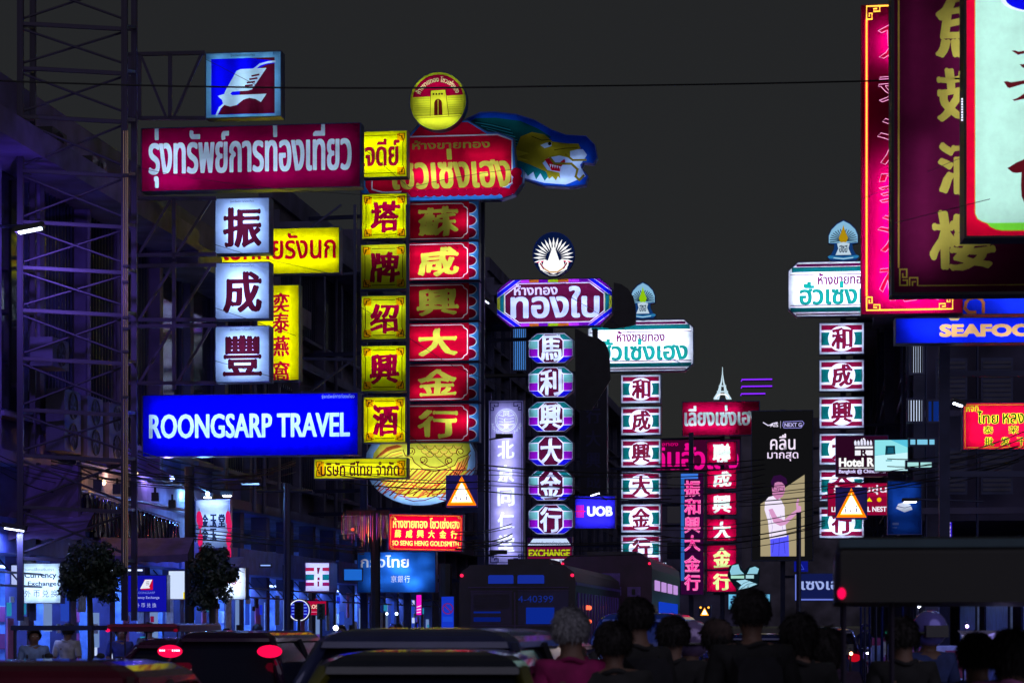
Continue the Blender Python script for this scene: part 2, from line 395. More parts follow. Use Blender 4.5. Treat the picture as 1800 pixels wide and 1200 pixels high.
for c, x0, y0, x1, y1, cl, lb, tb in ycol:
    s = yellow_box('yellow lit box with red ' + lb, x0, y0, x1, y1, 58, col_=cl, tubes=tb)
    s.text(c, x0 + 15, y0 + 13, x1 - 13, y1 - 11, '#96002c', bold=.06, warp=.022)
    s.text('โชวเซ่งเฮง', x0 + 30, y0 + 2.5, x0 + 51, y0 + 5, '#c07000', bold=.0); s.done()
s = yellow_box('yellow lit box with dark red Thai letters, right of the maroon sign', 570, 232, 716, 312, 58, col_='#f2f200', tubes=htubes(575, 712, [252, 292], [28, 28]), grp=None)
s.text('เจ้าเจดีย์', 590, 242, 703, 293, '#8c0a24', bold=.05); s.done()
s = yellow_box('long low yellow light box with dark Thai letters, under the blue travel sign', 551, 806, 716, 840, 57.5, col_='#f2ea10', tubes=htubes(556, 711, [823], [30]), grp=None)
s.text('บริษัท ดีไทย จำกัด', 562, 810, 703, 836, '#4a0c14', bold=.04); s.done()

# --- round gate badge
c_ = [(770 + 50 * cos(2 * pi * i / 40), 178 + 51 * sin(2 * pi * i / 40)) for i in range(40)]
s = Sign('round_sign', 'round yellow lit badge with a city gate, above the red gold-shop sign', 720, 127, 820, 229, 61.6, lit='t', outline=c_, depth=.3,
         tubes=htubes(735, 805, [150, 178, 212], [17, 17, 24]))
s.circ(770, 178, 50, '#c9cf28', 'border', 51, 40); s.circ(770, 178, 46, '#a90030', 'dome', 47, 36)
s.poly([(726, 170)] + [(770 + 46 * cos(t), 178 + 47 * sin(t)) for t in [radians(a) for a in range(190, -12, -10)]] + [(816, 168)], '#dbdc28', 'city_wall')
s.poly([(757, 159), (783, 158), (789, 204), (756, 204)], '#e2e02c', 'gate_tower'); s.stroke([(757, 159), (783, 158), (789, 204)], .9, '#4c3c10', 'outline'); s.stroke([(757, 159), (756, 204)], .9, '#4c3c10', 'outline')
for i in range(4): s.rect(760.5 + i * 5, 164, 763.5 + i * 5, 167, '#30100c', 'window')
s.poly([(763, 203), (763, 184)] + [(770 - 7 * cos(radians(a)), 182 - 8 * sin(radians(a))) for a in range(10, 180, 20)] + [(777, 184), (778, 203)], '#5a1410', 'gate')
s.stroke([(770, 176), (770, 203)], 1, '#c9cf28', 'outline')
for j in range(8):
    y = 173 + j * 4; s.strokes([[(727 + abs(j - 3) * .5, y), (755, y)], [(787, y - .5), (813, y - .5)]], .45, '#8b8a20', 'masonry_joint')
s.strokes([[(728, 203), (812, 201)], [(733, 207), (808, 205)]], .7, '#504010', 'outline')
s.text('ห้างขายทอง โซวเซ่งเฮง', 0, 0, 1, 10, '#e8d890', bold=.03, arc=(770, 178, 39, 158, 22)); s.done()
# --- dragon head board
q = lambda l: [(620 + a / 4, 90 + b / 4) for a, b in l]
dr = q([(730, 545), (800, 470), (900, 428), (1000, 427), (1150, 447), (1280, 490), (1400, 560), (1500, 598), (1640, 610), (1700, 670), (1717, 760), (1690, 800), (1620, 792), (1605, 830), (1655, 885), (1635, 945), (1520, 958), (1350, 945), (1200, 890), (1140, 800), (1000, 640), (820, 600)])
s = Sign('dragon_sign', 'blue lit board cut as a golden dragon head, behind the red gold-shop sign', 802, 196, 1050, 330, 62.6, lit='t', outline=dr, depth=.3, lip=2,
         tubes=[(840, 205, 910, 215, 4), (1000, 288, 1035, 284, 9), (935, 314, 1020, 322, 16), (950, 262, 985, 268, 3), (900, 225, 960, 232, 2)], cab=pbr('cobalt_painted_metal', (.02, .06, .4), .4, .3))
s.poly(dr, '#1450c8', 'board')
s.poly(q([(1200, 890), (1150, 840), (1250, 800), (1480, 700), (1620, 700), (1650, 740), (1600, 810), (1640, 890), (1500, 945), (1350, 930)]), '#c8e4ff', 'board_light')
s.poly(q([(760, 520), (860, 462), (1000, 462), (1180, 490), (1300, 545), (1400, 610), (1330, 640), (1240, 600), (1160, 680), (1140, 760), (1000, 700), (900, 560)]), '#0c5a58', 'mane')
s.poly(q([(1140, 740), (1250, 780), (1350, 840), (1380, 880), (1350, 915), (1320, 860), (1290, 905), (1270, 850), (1230, 880), (1215, 850), (1160, 870), (1190, 820), (1140, 810)]), '#12807c', 'mane')
for i in range(12):
    y = 480 + i * 12; s.stroke(q([(840 + i * 20, y), (960 + i * 18, y + 20 + i * 3), (1100 + i * 8, y + 60)]), .9, '#46c0c8' if i % 2 else '#063434', 'mane_line')
s.poly(q([(1145, 690), (1180, 600), (1260, 570), (1350, 590), (1405, 640), (1500, 655), (1590, 660), (1605, 695), (1530, 710), (1530, 760), (1455, 740), (1380, 752), (1335, 790), (1370, 840), (1455, 860), (1462, 905), (1445, 885), (1430, 915), (1405, 885), (1380, 905), (1360, 850), (1250, 800), (1160, 765)]), '#a89a20', 'head')
s.poly(q([(1145, 690), (1240, 720), (1160, 740), (1240, 770), (1160, 768)]), '#d8c830', 'head')
s.poly(q([(1350, 765), (1390, 753), (1440, 800), (1490, 765), (1497, 785), (1462, 822), (1458, 852), (1400, 842)]), '#d01028', 'mouth')
for i in range(5): s.poly(q([(1385 + i * 16, 798 + i * 4), (1399 + i * 16, 800 + i * 4), (1391 + i * 16, 826 + i * 2)]), '#ffffff', 'tooth')
s.poly(q([(1320, 664), (1360, 648), (1400, 645), (1398, 672), (1350, 686)]), '#b8d8f0', 'eye'); s.circ(*q([(1386, 655)])[0], 3, '#081828', 'eye')
s.stroke(q([(1390, 755), (1420, 795), (1540, 800), (1582, 840), (1570, 890), (1595, 915), (1625, 885)]), 4, '#8a7c1c', 'whisker')
s.stroke(q([(1500, 735), (1550, 775), (1640, 775)]), 3.4, '#8a7c1c', 'whisker')
s.stroke(q([(1260, 600), (1330, 630), (1400, 625)]), 1.4, '#4c4010', 'outline'); s.stroke(q([(1420, 700), (1500, 690), (1580, 690)]), 1.4, '#4c4010', 'outline'); s.done()

# --- red gold-shop header
ol = [(642, 345), (630, 330), (630, 250), (660, 236), (876, 236), (903, 247), (920, 300), (919, 325), (905, 344), (880, 352), (700, 352)]
s = Sign('shop_sign', 'large red lit board with gold Thai letters and white outline, below the round badge', 630, 212, 920, 352, 62, lit='t', depth=.34, lip=1.6,
         outline=[(642, 345), (630, 330), (630, 250), (660, 236), (720, 236), (740, 214), (823, 214), (858, 235), (876, 236), (903, 247), (907, 297), (920, 302), (919, 325), (905, 344), (880, 352), (700, 352)],
         tubes=[(724, 306, 800, 306, 34), (820, 306, 900, 306, 24), (720, 338, 900, 338, 14), (820, 274, 890, 274, 11), (640, 320, 700, 320, 5), (650, 262, 800, 262, 3), (745, 225, 850, 228, 3)])
s.poly(s.outline, '#3c90e8', 'board')
s.poly([(650, 340), (640, 325), (640, 250), (662, 238), (722, 238), (742, 216), (823, 216), (857, 238), (876, 238), (901, 249), (901, 326), (880, 337)], '#d20834', 'board_red')
s.poly([(651, 331), (651, 255), (670, 238), (876, 238), (902, 249), (902, 325), (880, 337), (670, 337)], '#f4ecff', 'outline')
s.poly([(653, 329), (653, 256), (671, 240.5), (875, 240.5), (900, 250.5), (900, 323.5), (879, 334.5), (671, 334.5)], '#e00834', 'panel')
for i in range(13):
    s.circ(712 + i * 14.5, 339, 9, '#b00030', 'scallop', 7)
for x, y in ((892, 343), (906, 335), (911, 321), (909, 307)): s.circ(x, y, 9.5, '#c00030', 'scallop', 9.5, 16)
s.text('ห้างขายทอง', 724, 246, 862, 262, '#a89c38', bold=.05)
s.text('โซวเซ่งเฮง', 684, 262, 900, 332, '#dccf4a', bold=.055, shear=-.02); s.done()

# --- red/gold character column
rcol = [('蘇', 358, 419, [(800, 390, 834, 390, 24), (724, 410, 760, 410, 3), (724, 372, 780, 372, 5)], 'top of the red column'),
        ('咸', 429, 489, [(724, 445, 834, 445, 26), (724, 474, 834, 474, 26)], 'second box of the red column'),
        ('興', 501, 560, [(724, 520, 760, 520, 8), (730, 540, 834, 540, 5.5)], 'dim third box of the red column'),
        ('大', 571, 631, [(724, 590, 834, 590, 26), (724, 616, 834, 616, 20)], 'fourth box of the red column'),
        ('金', 642, 701, [(760, 658, 834, 658, 11), (724, 688, 800, 688, 22)], 'fifth box of the red column'),
        ('行', 713, 773, [(780, 740, 834, 740, 30), (724, 758, 770, 758, 5), (724, 724, 770, 724, 5)], 'lowest box of the red column')]
for c, y0, y1, tb, lb in rcol:
    s = Sign('character_box', f'red lit box with gold character {c}, blue scallops, {lb}', 719, y0 - 3, 842, y1 + 3, 62, lit='t', depth=.34, group='red gold-shop boxes', tubes=tb)
    s.rect(719, y0 - 3, 842, y1 + 3, '#d8062e', 'panel'); s.rect(825, y0 - 3, 842, y1 + 3, '#4aa0ec', 'scallop_ground')
    for i in range(3):
        h = (y1 - y0 + 4) / 3; cy_ = y0 - 2 + h * (i + .5)
        s.poly([(825 + 14 * sin(radians(a)), cy_ - h * .46 * cos(radians(a))) for a in range(0, 181, 15)], '#f0f4ff', 'scallop_rim')
        s.poly([(825 + 12.4 * sin(radians(a)), cy_ - h * .40 * cos(radians(a))) for a in range(0, 181, 15)], '#8c0028', 'scallop')
    s.stroke([(720, y0), (811, y0)] + [(822 - 8 * cos(radians(a)), y0 + 8 * sin(radians(a))) for a in (10, 45, 80)][::1] + [(822, y0 + 10), (822, y1 - 10)] + [(822 - 8 * cos(radians(a)), y1 - 8 * sin(radians(a))) for a in (80, 45, 10)] + [(811, y1), (720, y1)], 1.5, '#ffffff', 'outline')
    s.text(c, 733, y0 + 5, 805, y1 - 4, '#e2d84a', bold=.06, warp=.024); s.done()

# --- dragon tail board below
c_ = [(739 + 98 * cos(2 * pi * i / 36), 815 + 73 * sin(2 * pi * i / 36)) for i in range(36)]
s = Sign('scale_sign', 'oval lit board of yellow dragon scales with pale blue edge, under the red column', 641, 779, 838, 888, 62.2, lit='t', depth=.3, outline=[(641, 812)] + [(643, 795), (652, 779), (828, 779), (836, 795)] + [(739 + 98 * cos(radians(a)), 815 + 73 * sin(radians(a))) for a in range(0, 181, 10)][:-1],
         tubes=htubes(665, 815, [795, 822], [20, 24]) + [(675, 850, 805, 850, 24), (700, 872, 780, 872, 20)])
s.poly(s.outline, '#a8d8ff', 'board'); s.poly([(652, 812), (656, 795), (668, 779), (822, 779), (825, 800)] + [(740 + 84 * cos(radians(a)), 812 + 63 * sin(radians(a))) for a in range(8, 180, 10)], '#dcd040', 'belly')
for i in range(24):
    x = 640 + i * 8.4; m_ = (i * 37) % 5
    s.stroke([(x + 44, 822 + m_), (x + 30, 838), (x + 12, 854), (x - 6, 866 + m_ * 2)], 1.3 + m_ * .5, ('#7c0a10', '#c00820', '#7c0a10', '#9c1810', '#e07838')[m_], 'stripe')
for i in range(10):
    y = 852 + (i % 5) * 6; x = 664 + i * 12; s.stroke([(x, y), (x + 14, y + 4), (x + 34, y + 3), (x + 52, y - 3)], 1.6, ('#6c0c10', '#c00820')[i % 2], 'stripe')
for i in range(8): s.stroke([(655 + i * 2, 808 - i * 2), (672 + i, 796 - i * 1.5), (690 + i, 788 - i), (706, 784)], 1.2, ('#5c0c10', '#c86428')[i % 2], 'stripe')
for i in range(8): s.stroke([(828 - i * 3, 800 + i * 2), (822 - i * 3, 814 + i * 2), (812 - i * 3, 830 + i * 2)], 1.3, ('#7c0a10', '#f08040')[i % 2], 'stripe')
s.poly([(705, 779), (826, 779), (828, 793), (822, 800), (806, 806), (800, 818), (785, 824), (765, 828), (745, 825), (728, 812), (724, 803), (712, 800), (708, 790)], '#c9c43a', 'snout')
s.stroke([(828, 793), (822, 800), (806, 806), (800, 818), (785, 824), (765, 828), (745, 825), (728, 812), (724, 803), (712, 800), (708, 790)], 1.6, '#5c0c10', 'outline')
for j, (y, n_, x_) in enumerate(((783, 5, 740), (791, 4, 748), (797, 3, 756))):
    for i in range(n_):
        cx_ = x_ + i * 16.5; s.stroke([(cx_ + 7.5 * cos(radians(a)), y + 6.5 * sin(radians(a))) for a in range(0, 181, 30)], 1.1, '#6c3010', 'scale')
        s.stroke([(cx_ + 5 * cos(radians(a)), y + 4 * sin(radians(a))) for a in range(0, 181, 30)], .9, '#e89850', 'scale')
for cx_, cy_, m in ((722, 792, 1), (810, 794, -1), (744, 808, 1), (790, 810, -1)):
    s.stroke([(cx_ + m * (8 - a / 80) * cos(radians(a)) * .9, cy_ - (8 - a / 80) * sin(radians(a)) * .8) for a in range(-60, 400, 40)], 1.5, '#5c0c10', 'scroll')
s.stroke([(740, 812), (755, 820), (768, 822), (782, 818), (794, 812)], 2, '#5c0c10', 'outline')
for i in range(7):
    s.stroke([(668 + i * 3, 800 + i * 5), (684 + i * 2, 790 + i * 5), (704 + i, 785 + i * 5)], 1.2, '#6c0c10' if i % 2 else '#e07030', 'stripe')
    s.stroke([(806 + i * 2.5, 812 + i * 2), (801 + i * 2.2, 826), (792 + i * 2, 842)], 1.1, '#7c0a10' if i % 2 else '#f08040', 'stripe')
s.done()

# --- red banner of the goldsmith
s = Sign('shop_sign', 'red lit sign with gold Thai, Chinese and Latin rows, under the dragon scale board', 682, 904, 813, 967, 59, lit='t', depth=.25, tubes=htubes(687, 808, [918, 936, 954], [21, 26, 21]), tilt=radians(1.2))
s.rect(682, 904, 813, 967, '#ff0030'); s.stroke([(688, 906), (807, 906), (810, 910), (810, 961), (807, 965), (688, 965), (685, 961), (685, 910)], 1, '#ffb030', 'border', True)
for x, y, a, b in ((685, 906, 1, 1), (810, 906, -1, 1), (685, 965, 1, -1), (810, 965, -1, -1)): s.stroke([(x + 5 * a, y), (x + 5 * a, y + 4 * b), (x, y + 4 * b)], .9, '#ffc040', 'border')
s.text('ห้างขายทอง โซวเซ่งเฮง', 689, 909, 808, 928, '#ffdc60', bold=.04)
for i, c in enumerate('蘇咸興大金行'): s.text(c, 692 + i * 20, 931, 704 + i * 20, 945, '#ffe050', bold=.04)
s.text('SO SENG HENG GOLDSMITH', 688, 950, 807, 959, '#ffd860', bold=.03); s.done()

# --- blue bank sign below it
s = Sign('bank_sign', 'wide sky-blue lit sign with white Thai letters, below the red goldsmith sign', 628, 970, 766, 1040, 64, lit='t', depth=.3,
         tubes=[(672, 985, 708, 985, 28), (690, 1000, 722, 1000, 34), (712, 1024, 740, 1024, 34), (640, 1020, 690, 1020, 10), (735, 985, 760, 985, 9), (740, 1010, 762, 1010, 8), (640, 990, 670, 990, 9)])
s.rect(628, 970, 766, 1040, '#2a7ae8'); s.text('กรุงไทย', 633, 975, 719, 1003, '#ffffff', bold=.035)
for i, c in enumerate('京銀行'): s.text(c, 687 + i * 12, 1011, 697 + i * 12, 1023, '#ffffff', bold=.01)
s.done()

# --- pedestrian warning signs
for x0, y0, x1, y1, Y, lb in ((785, 836, 838, 890, 57, 'square warning sign with glowing orange and white triangle, left of the white upright sign'), (1470, 857, 1523, 911, 57, 'warning sign with glowing orange and white triangle, in front of the right striped column')):
    s = Sign('warning_sign', lb, x0, y0, x1, y1, Y, group='crossing warning signs', depth=.1, cab=pbr('violet_blue_enamel', (.06, .04, .5), .4))
    s.rect(x0, y0, x1, y1, pbr('violet_blue_enamel', (.06, .04, .5), .4), 'panel')
    xc = (x0 + x1) / 2
    s.poly([(x0 - 0, y1 - 2), (xc, y0 - 0), (x1 + 0, y1 - 2)], ('#ff7a00', 1.3), 'glow_tube')  # orange tube drawn wider in place of its halo
    s.poly([(x0 + 7, y1 - 7), (xc, y0 + 9), (x1 - 7, y1 - 7)], ('#ffe060', 2.), 'triangle'); s.poly([(x0 + 9, y1 - 9), (xc, y0 + 13), (x1 - 9, y1 - 9)], ('#fff8ff', 3.5), 'triangle_inner')
    yb = y1 - 11
    for dx, hh in ((-10, 14), (9, 16), (-2, 9)):
        bx = xc + dx; s.polys([[(bx - 1.2, yb), (bx - 2.2, yb - hh * .5), (bx + 2.2, yb - hh * .5), (bx + 1.4, yb)], [(bx - 1.4, yb - hh * .55), (bx - 1.4, yb - hh * .8), (bx + 1.4, yb - hh * .8), (bx + 1.4, yb - hh * .55)]], ('#a8a8b8', 1.), 'pedestrian')
    s.strokes([[(x0 + 9, y1 - 10), (x1 - 9, y1 - 10)]] + [[(x0 + 12 + i * 4.5, y1 - 10), (x0 + 13 + i * 4.2, y1 - 14)] for i in range(7)], .9, ('#b08030', 1.), 'crossing_stripe'); s.done()
s = Sign('warning_sign', 'small glowing yellow warning triangle, low in the street beside the pink neon column', 1228, 1064, 1249, 1083, 70, group='crossing warning signs', depth=.1)
s.rect(1228, 1064, 1249, 1083, DARK); s.poly([(1231, 1081), (1238.5, 1067), (1246, 1081)], ('#ff9a20', 2.), 'glow_tube'); s.poly([(1234, 1079), (1238.5, 1070), (1243, 1079)], ('#ffffd0', 3.), 'triangle')
s.circ(1231.5, 1067, 2, ('#ffb040', 2.), 'lamp', n=10); s.circ(1245.5, 1067, 2, ('#ffb040', 2.), 'lamp', n=10); s.done()

# --- white upright pharmacy sign
s = Sign('shop_sign', 'tall pale lilac light box with a round seal, left of the octagon boxes', 859, 704, 920, 991, 66, lit='t', depth=.3,
         tubes=[(874, 725 + i * 22, 905, 725 + i * 22, 20 + 6 * ((i * 7) % 3)) for i in range(12)])
s.rect(859, 704, 920, 991, '#b4a8ea'); s.frame(862, 707, 917, 988, 1, '#2a2468')
for x, y, a, b in ((862, 707, 1, 1), (917, 707, -1, 1), (862, 988, 1, -1), (917, 988, -1, -1)): fret(s, x, y, a, b, 3.4, '#2a2468', 1.5)
for r, h in ((20, '#eceeff'), (18.6, '#a49ad8'), (17.4, '#eceeff'), (16.4, '#b4a8e6')): s.circ(890, 738, r, h, 'seal')
s.text('同', 885, 722, 895, 732, '#f4f6ff', bold=.03); s.text('仁', 885, 734, 895, 742, '#f4f6ff', bold=.03); s.text('堂', 885, 744, 895, 753, '#f4f6ff', bold=.03)
for m in (-1, 1):
    for j in range(4): s.stroke([(890 + m * 6, 731 + j * 5), (890 + m * 13, 729 + j * 5.5)], 1.3, '#eceeff', 'seal')
s.text('TONG REN TANG', 0, 0, 1, 6, '#eef0ff', bold=.03, arc=(890, 738, 26, 215, 325 - 5)) if False else None
for i, c in enumerate('TONG REN TANG'):
    if c == ' ': continue
    th = radians(200 + i * 140 / 12); bx, by = 890 + 26 * cos(th), 738 - 26 * sin(th); s.text(c, bx - 2.2, by - 3, bx + 2.2, by + 3, '#eef0ff', bold=.02)
s.cells('北京同仁堂', 889, [790, 832, 873, 915, 955], 30, 32, '#ffffff', bold=.05, warp=.015); s.done()

# --- octagon header and its fan emblem
oc = [(873, 553), (873, 510), (896, 491), (1055, 491), (1076, 510), (1076, 552), (1054, 573), (897, 573)]
s = Sign('shop_sign', 'purple and maroon octagonal lit sign with large lilac Thai letters, above the 馬 column', 873, 491, 1076, 573, 72, lit='t', outline=oc, depth=.36, tubes=htubes(885, 1065, [505, 532, 560], [26, 26, 26]))
s.poly(oc, '#7a10b0')
for a, b, h in ((915, 930, '#d838ff'), (930, 947, '#d87028'), (963, 981, '#a8c818'), (981, 1000, '#d87028'), (1000, 1018, '#d838ff')):
    s.rect(a, 491, b, 496, h, 'coloured_tab'); s.rect(a, 568, b, 573, h, 'coloured_tab')
for m in (0, 1):
    X = lambda x: x if not m else 1949 - x
    s.poly([(X(873), 552), (X(873), 512), (X(886), 512), (X(886), 552)], '#c8d038', 'end_stripe'); s.rect(min(X(878), X(885)), 512, max(X(878), X(885)), 552, '#108090', 'end_stripe')
    for f in (0, 1):
        Yf = (lambda y: y) if not f else (lambda y: 1064 - y)
        s.poly([(X(873), Yf(513)), (X(903), Yf(491)), (X(914), Yf(491)), (X(873), Yf(522))], '#1818ff', 'blue_stripe')
        s.stroke([(X(873), Yf(514)), (X(904), Yf(491))], .9, '#f4e8ff', 'outline'); s.stroke([(X(873), Yf(523)), (X(915), Yf(492))], .9, '#f4e8ff', 'outline')
s.poly([(886, 548), (886, 517), (912, 497), (1037, 497), (1063, 517), (1063, 548), (1037, 567), (912, 567)], '#f4e8ff', 'outline')
s.poly([(887.5, 547), (887.5, 518), (912.5, 498.5), (1036.5, 498.5), (1061.5, 518), (1061.5, 547), (1036.5, 565.5), (912.5, 565.5)], '#5c1038', 'panel_dark')
s.text('ห้างทอง', 903, 498, 980, 518, '#d8ccff', bold=.05); s.text('ทองใบ', 897, 503, 1054, 559, '#c4ccff', bold=.06); s.done()
def fan(s, cx_, cy_, r0, r1, n, a0, a1, wd, h, part='petal', yr=1.):
    ps = []
    for i in range(n):
        th = radians(a0 + (a1 - a0) * i / (n - 1)); d = Vector((cos(th), -sin(th) * yr)); t = Vector((-d.y, d.x)); c = Vector((cx_, cy_))
        mid = r0 + (r1 - r0) * .55; ps.append([tuple(c + d * r0), tuple(c + d * mid + t * wd), tuple(c + d * r1), tuple(c + d * mid - t * wd)])
    s.polys(ps, h, part)
c_ = [(973 + 36 * cos(2 * pi * i / 30), 447 + 38 * sin(2 * pi * i / 30)) for i in range(30)]
s = Sign('emblem_sign', 'brightly lit white peacock-fan emblem on a round deep blue board, above the octagonal sign', 937, 409, 1009, 485, 72, outline=c_, depth=.2, cab=pbr('cobalt_painted_metal', (.02, .06, .4), .4, .3))
s.poly(c_, '#06143c'); fan(s, 973, 453, 13, 36, 17, 192, -12, 1.9, ('#ffffff', 1.15)); fan(s, 973, 457, 14, 32, 2, 187, -7, 1.4, '#ff2070')
s.poly([(973, 430), (979, 446), (983, 458), (990, 455), (992, 466), (996, 458), (1000, 462), (996, 474), (973, 482), (950, 474), (946, 462), (950, 458), (954, 466), (956, 455), (963, 458), (967, 446)], ('#ffffff', 1.15), 'lotus')
s.stroke([(950, 463), (955, 471), (966, 478), (980, 478), (991, 471), (996, 463)], 2.6, '#900030', 'ribbon'); s.stroke([(957, 472), (967, 478), (979, 478), (989, 472)], 1.2, '#f0d080', 'ribbon')
s.stroke([(947, 466), (955, 477), (967, 484), (980, 484), (991, 477), (999, 466)], .9, '#ffffff', 'outline'); s.done()
# --- octagon boxes
for c, y0, y1, lb in (('馬', 586, 638, 'top'), ('利', 645, 698, 'second'), ('興', 706, 758, 'third'), ('大', 766, 818, 'fourth'), ('金', 826, 879, 'fifth'), ('行', 886, 938, 'lowest')):
    x0, x1 = 929, 1007; oc = [(x0, y1 - 12), (x0, y0 + 12), (x0 + 15, y0), (x1 - 15, y0), (x1, y0 + 12), (x1, y1 - 12), (x1 - 15, y1), (x0 + 15, y1)]
    s = Sign('character_box', f'octagonal lit box in teal, violet and blue with white character {c}, {lb} of its column', x0, y0, x1, y1, 72, lit='t', depth=.34, outline=oc, group='octagon character boxes',
             tubes=[(x0 + 8, (y0 + y1) / 2 - 13, x1 - 8, (y0 + y1) / 2 - 13, 26), (x0 + 8, (y0 + y1) / 2 + 13, x1 - 8, (y0 + y1) / 2 + 13, 26)])
    s.poly(oc, '#ece8ff', 'outline'); ym = (y0 + y1) / 2
    for m in (0, 1):
        X = (lambda x: x) if not m else (lambda x: x0 + x1 - x)
        s.poly([(X(x0 + 1), y0 + 12), (X(x0 + 15), y0 + 1), (X(x0 + 28), y0 + 1), (X(x0 + 17), y0 + 11)], '#12787c', 'teal_facet')
        s.poly([(X(x0 + 1), y0 + 13), (X(x0 + 16), y0 + 13), (X(x0 + 16), ym), (X(x0 + 1), ym)], '#7cc8c4', 'teal_facet_light')
        s.poly([(X(x0 + 1), ym + 1), (X(x0 + 16), ym + 1), (X(x0 + 16), y1 - 12), (X(x0 + 1), y1 - 12)], '#9c10c4', 'violet_facet')
        s.poly([(X(x0 + 1), y1 - 11), (X(x0 + 16), y1 - 11), (X(x0 + 27), y1 - 1), (X(x0 + 15), y1 - 1)], '#1c10d8', 'blue_facet')
    s.poly([(x0 + 18, y1 - 13), (x0 + 18, y0 + 13), (x0 + 29, y0 + 1.5), (x1 - 29, y0 + 1.5), (x1 - 18, y0 + 13), (x1 - 18, y1 - 13), (x1 - 29, y1 - 1.5), (x0 + 29, y1 - 1.5)], '#540c30', 'panel_dark')
    s.text(c, x0 + 20, y0 + 3, x1 - 20, y1 - 3, '#dce4ff', bold=.045, warp=.02); s.done()
# --- money exchange stack
s = Sign('shop_sign', 'small dark lit sign with yellow Latin capitals between white Thai strips, under the octagon boxes', 927, 944, 1005, 989, 71, depth=.3)
s.rect(927, 944, 1005, 989, '#1a0828'); s.poly([(937, 946), (996, 946), (1004, 958), (927, 958)], '#c8dcff', 'strip'); s.text('รับแลกเงินตราต่างประเทศ', 931, 950, 999, 957, '#201860', bold=.03)
s.rect(927, 961, 1005, 981, '#6c0838', 'strip_red'); s.text('EXCHANGE', 929, 965, 1002, 978, '#b8c810', bold=.04); s.rect(927, 982, 1005, 989, '#e0e8ff', 'strip')
for i, c in enumerate('外币兌换'): s.text(c, 938 + i * 15, 982.5, 946 + i * 15, 988.5, '#181860', bold=.03)
s.done()
# --- blue bank box
s = Sign('bank_sign', 'violet-blue lit box with red bars and white capitals, between the octagon and green columns', 1011, 872, 1081, 928, 84, lit='t', depth=.3, tubes=htubes(1015, 1077, [884, 900, 916], [24, 24, 24]))
s.rect(1011, 872, 1081, 928, '#3228e4'); s.text('UOB', 1032, 889, 1077, 907, '#ffffff', bold=.05)
for i in range(4): s.stroke([(1014 + i * 3.6, 888), (1014 + i * 3.6, 908)], 1.8, '#ff1860', 'red_bar')
s.stroke([(1012, 898), (1028, 898)], 1.8, '#ff1860', 'red_bar'); s.done()
# --- street lamp glare above it handled later

# --- green / maroon striped boxes
def striped(c, x0, y0, x1, y1, Y, lb, grp):
    s = Sign('character_box', f'white box striped maroon and green, character {c}, {lb}', x0, y0, x1, y1, Y, lit='t', depth=.34, group=grp,
             tubes=[(x0 + 6, y0 + (y1 - y0) * .27, x1 - 6, y0 + (y1 - y0) * .27, 32), (x0 + 6, y0 + (y1 - y0) * .73, x1 - 6, y0 + (y1 - y0) * .73, 32)])
    s.rect(x0, y0, x1, y1, '#eef2ff'); W, H = x1 - x0, y1 - y0
    s.rect(x0 + .04 * W, y0 + .06 * H, x1 - .04 * W, y0 + .22 * H, '#8c0c38', 'maroon_stripe'); s.rect(x0 + .04 * W, y1 - .21 * H, x1 - .04 * W, y1 - .07 * H, '#8c0c38', 'maroon_stripe')
    s.rect(x0 + .04 * W, y0 + .29 * H, x0 + .4 * W, y1 - .29 * H, '#0a6a68', 'green_stripe'); s.rect(x1 - .4 * W, y0 + .29 * H, x1 - .04 * W, y1 - .29 * H, '#0a6a68', 'green_stripe'); s.circ((x0 + x1) / 2, (y0 + y1) / 2, .31 * W, '#f0f4ff', 'disc', .42 * H)
    s.text(c, x0 + .27 * W, y0 + .13 * H, x1 - .26 * W, y1 - .15 * H, '#740c30', bold=.06, warp=.02); return s.done()
pos = ('top', 'second', 'third', 'fourth', 'fifth', 'lowest')
for i, c in enumerate('和成興大金行'):
    y0 = (659, 715, 772, 829, 886, 940)[i]; striped(c, 1092, y0, 1161, y0 + 49, 88, pos[i] + ' box of the middle striped column', 'middle striped boxes')
    y0 = (568, 633, 698, 762, 826, 891)[i]; striped(c, 1441, y0, 1518, y0 + 54, 76, pos[i] + ' box of the right striped column', 'right striped boxes')
def green_header(x0, y0, x1, y1, Y, lb, tx1):
    W, H = x1 - x0, y1 - y0; oc = [(x0, y1 - .14 * H), (x0, y0 + .16 * H), (x0 + .09 * W, y0), (x1 - .09 * W, y0), (x1, y0 + .16 * H), (x1, y1 - .14 * H), (x1 - .08 * W, y1), (x0 + .08 * W, y1)]
    s = Sign('shop_sign', lb, x0, y0, x1, y1, Y, lit='t', outline=oc, depth=.36, tubes=htubes(x0 + 8, x1 - 8, [y0 + H * f for f in (.2, .45, .7)], [40, 40, 40]))
    s.poly(oc, '#ffffff')
    for f, h, t in ((.03, '#5c0c40', .05), (.09, '#0a5f60', .09), (.22, '#5c0c40', .015), (.79, '#5c0c40', .015), (.84, '#0a5f60', .08), (.95, '#5c0c40', .025)):
        m = .085 * W * max(0, 1 - (f + t / 2) / .16) if f < .5 else .08 * W * max(0, (f - .86) / .14)
        s.rect(x0 + m + 3, y0 + f * H, x1 - m - 3, y0 + (f + t) * H, h, 'stripe')
    s.text('ห้างขายทอง', x0 + .27 * W, y0 + .20 * H, x1 - .27 * W, y0 + .42 * H, '#6c0c50', bold=.05); s.text('ฮั่วเซ่งเฮง', x0 + .1 * W, y0 + .36 * H, x1 - .05 * W, y0 + .79 * H, '#0c8074', bold=.06)
    return s.done()
green_header(1034, 563, 1218, 652, 88, 'bright white eight-sided sign with dark green Thai letters, above the middle striped column', 0)
green_header(1387, 460, 1575, 555, 76, 'bright white eight-sided sign with dark green Thai letters, beside the pink neon board', 0)
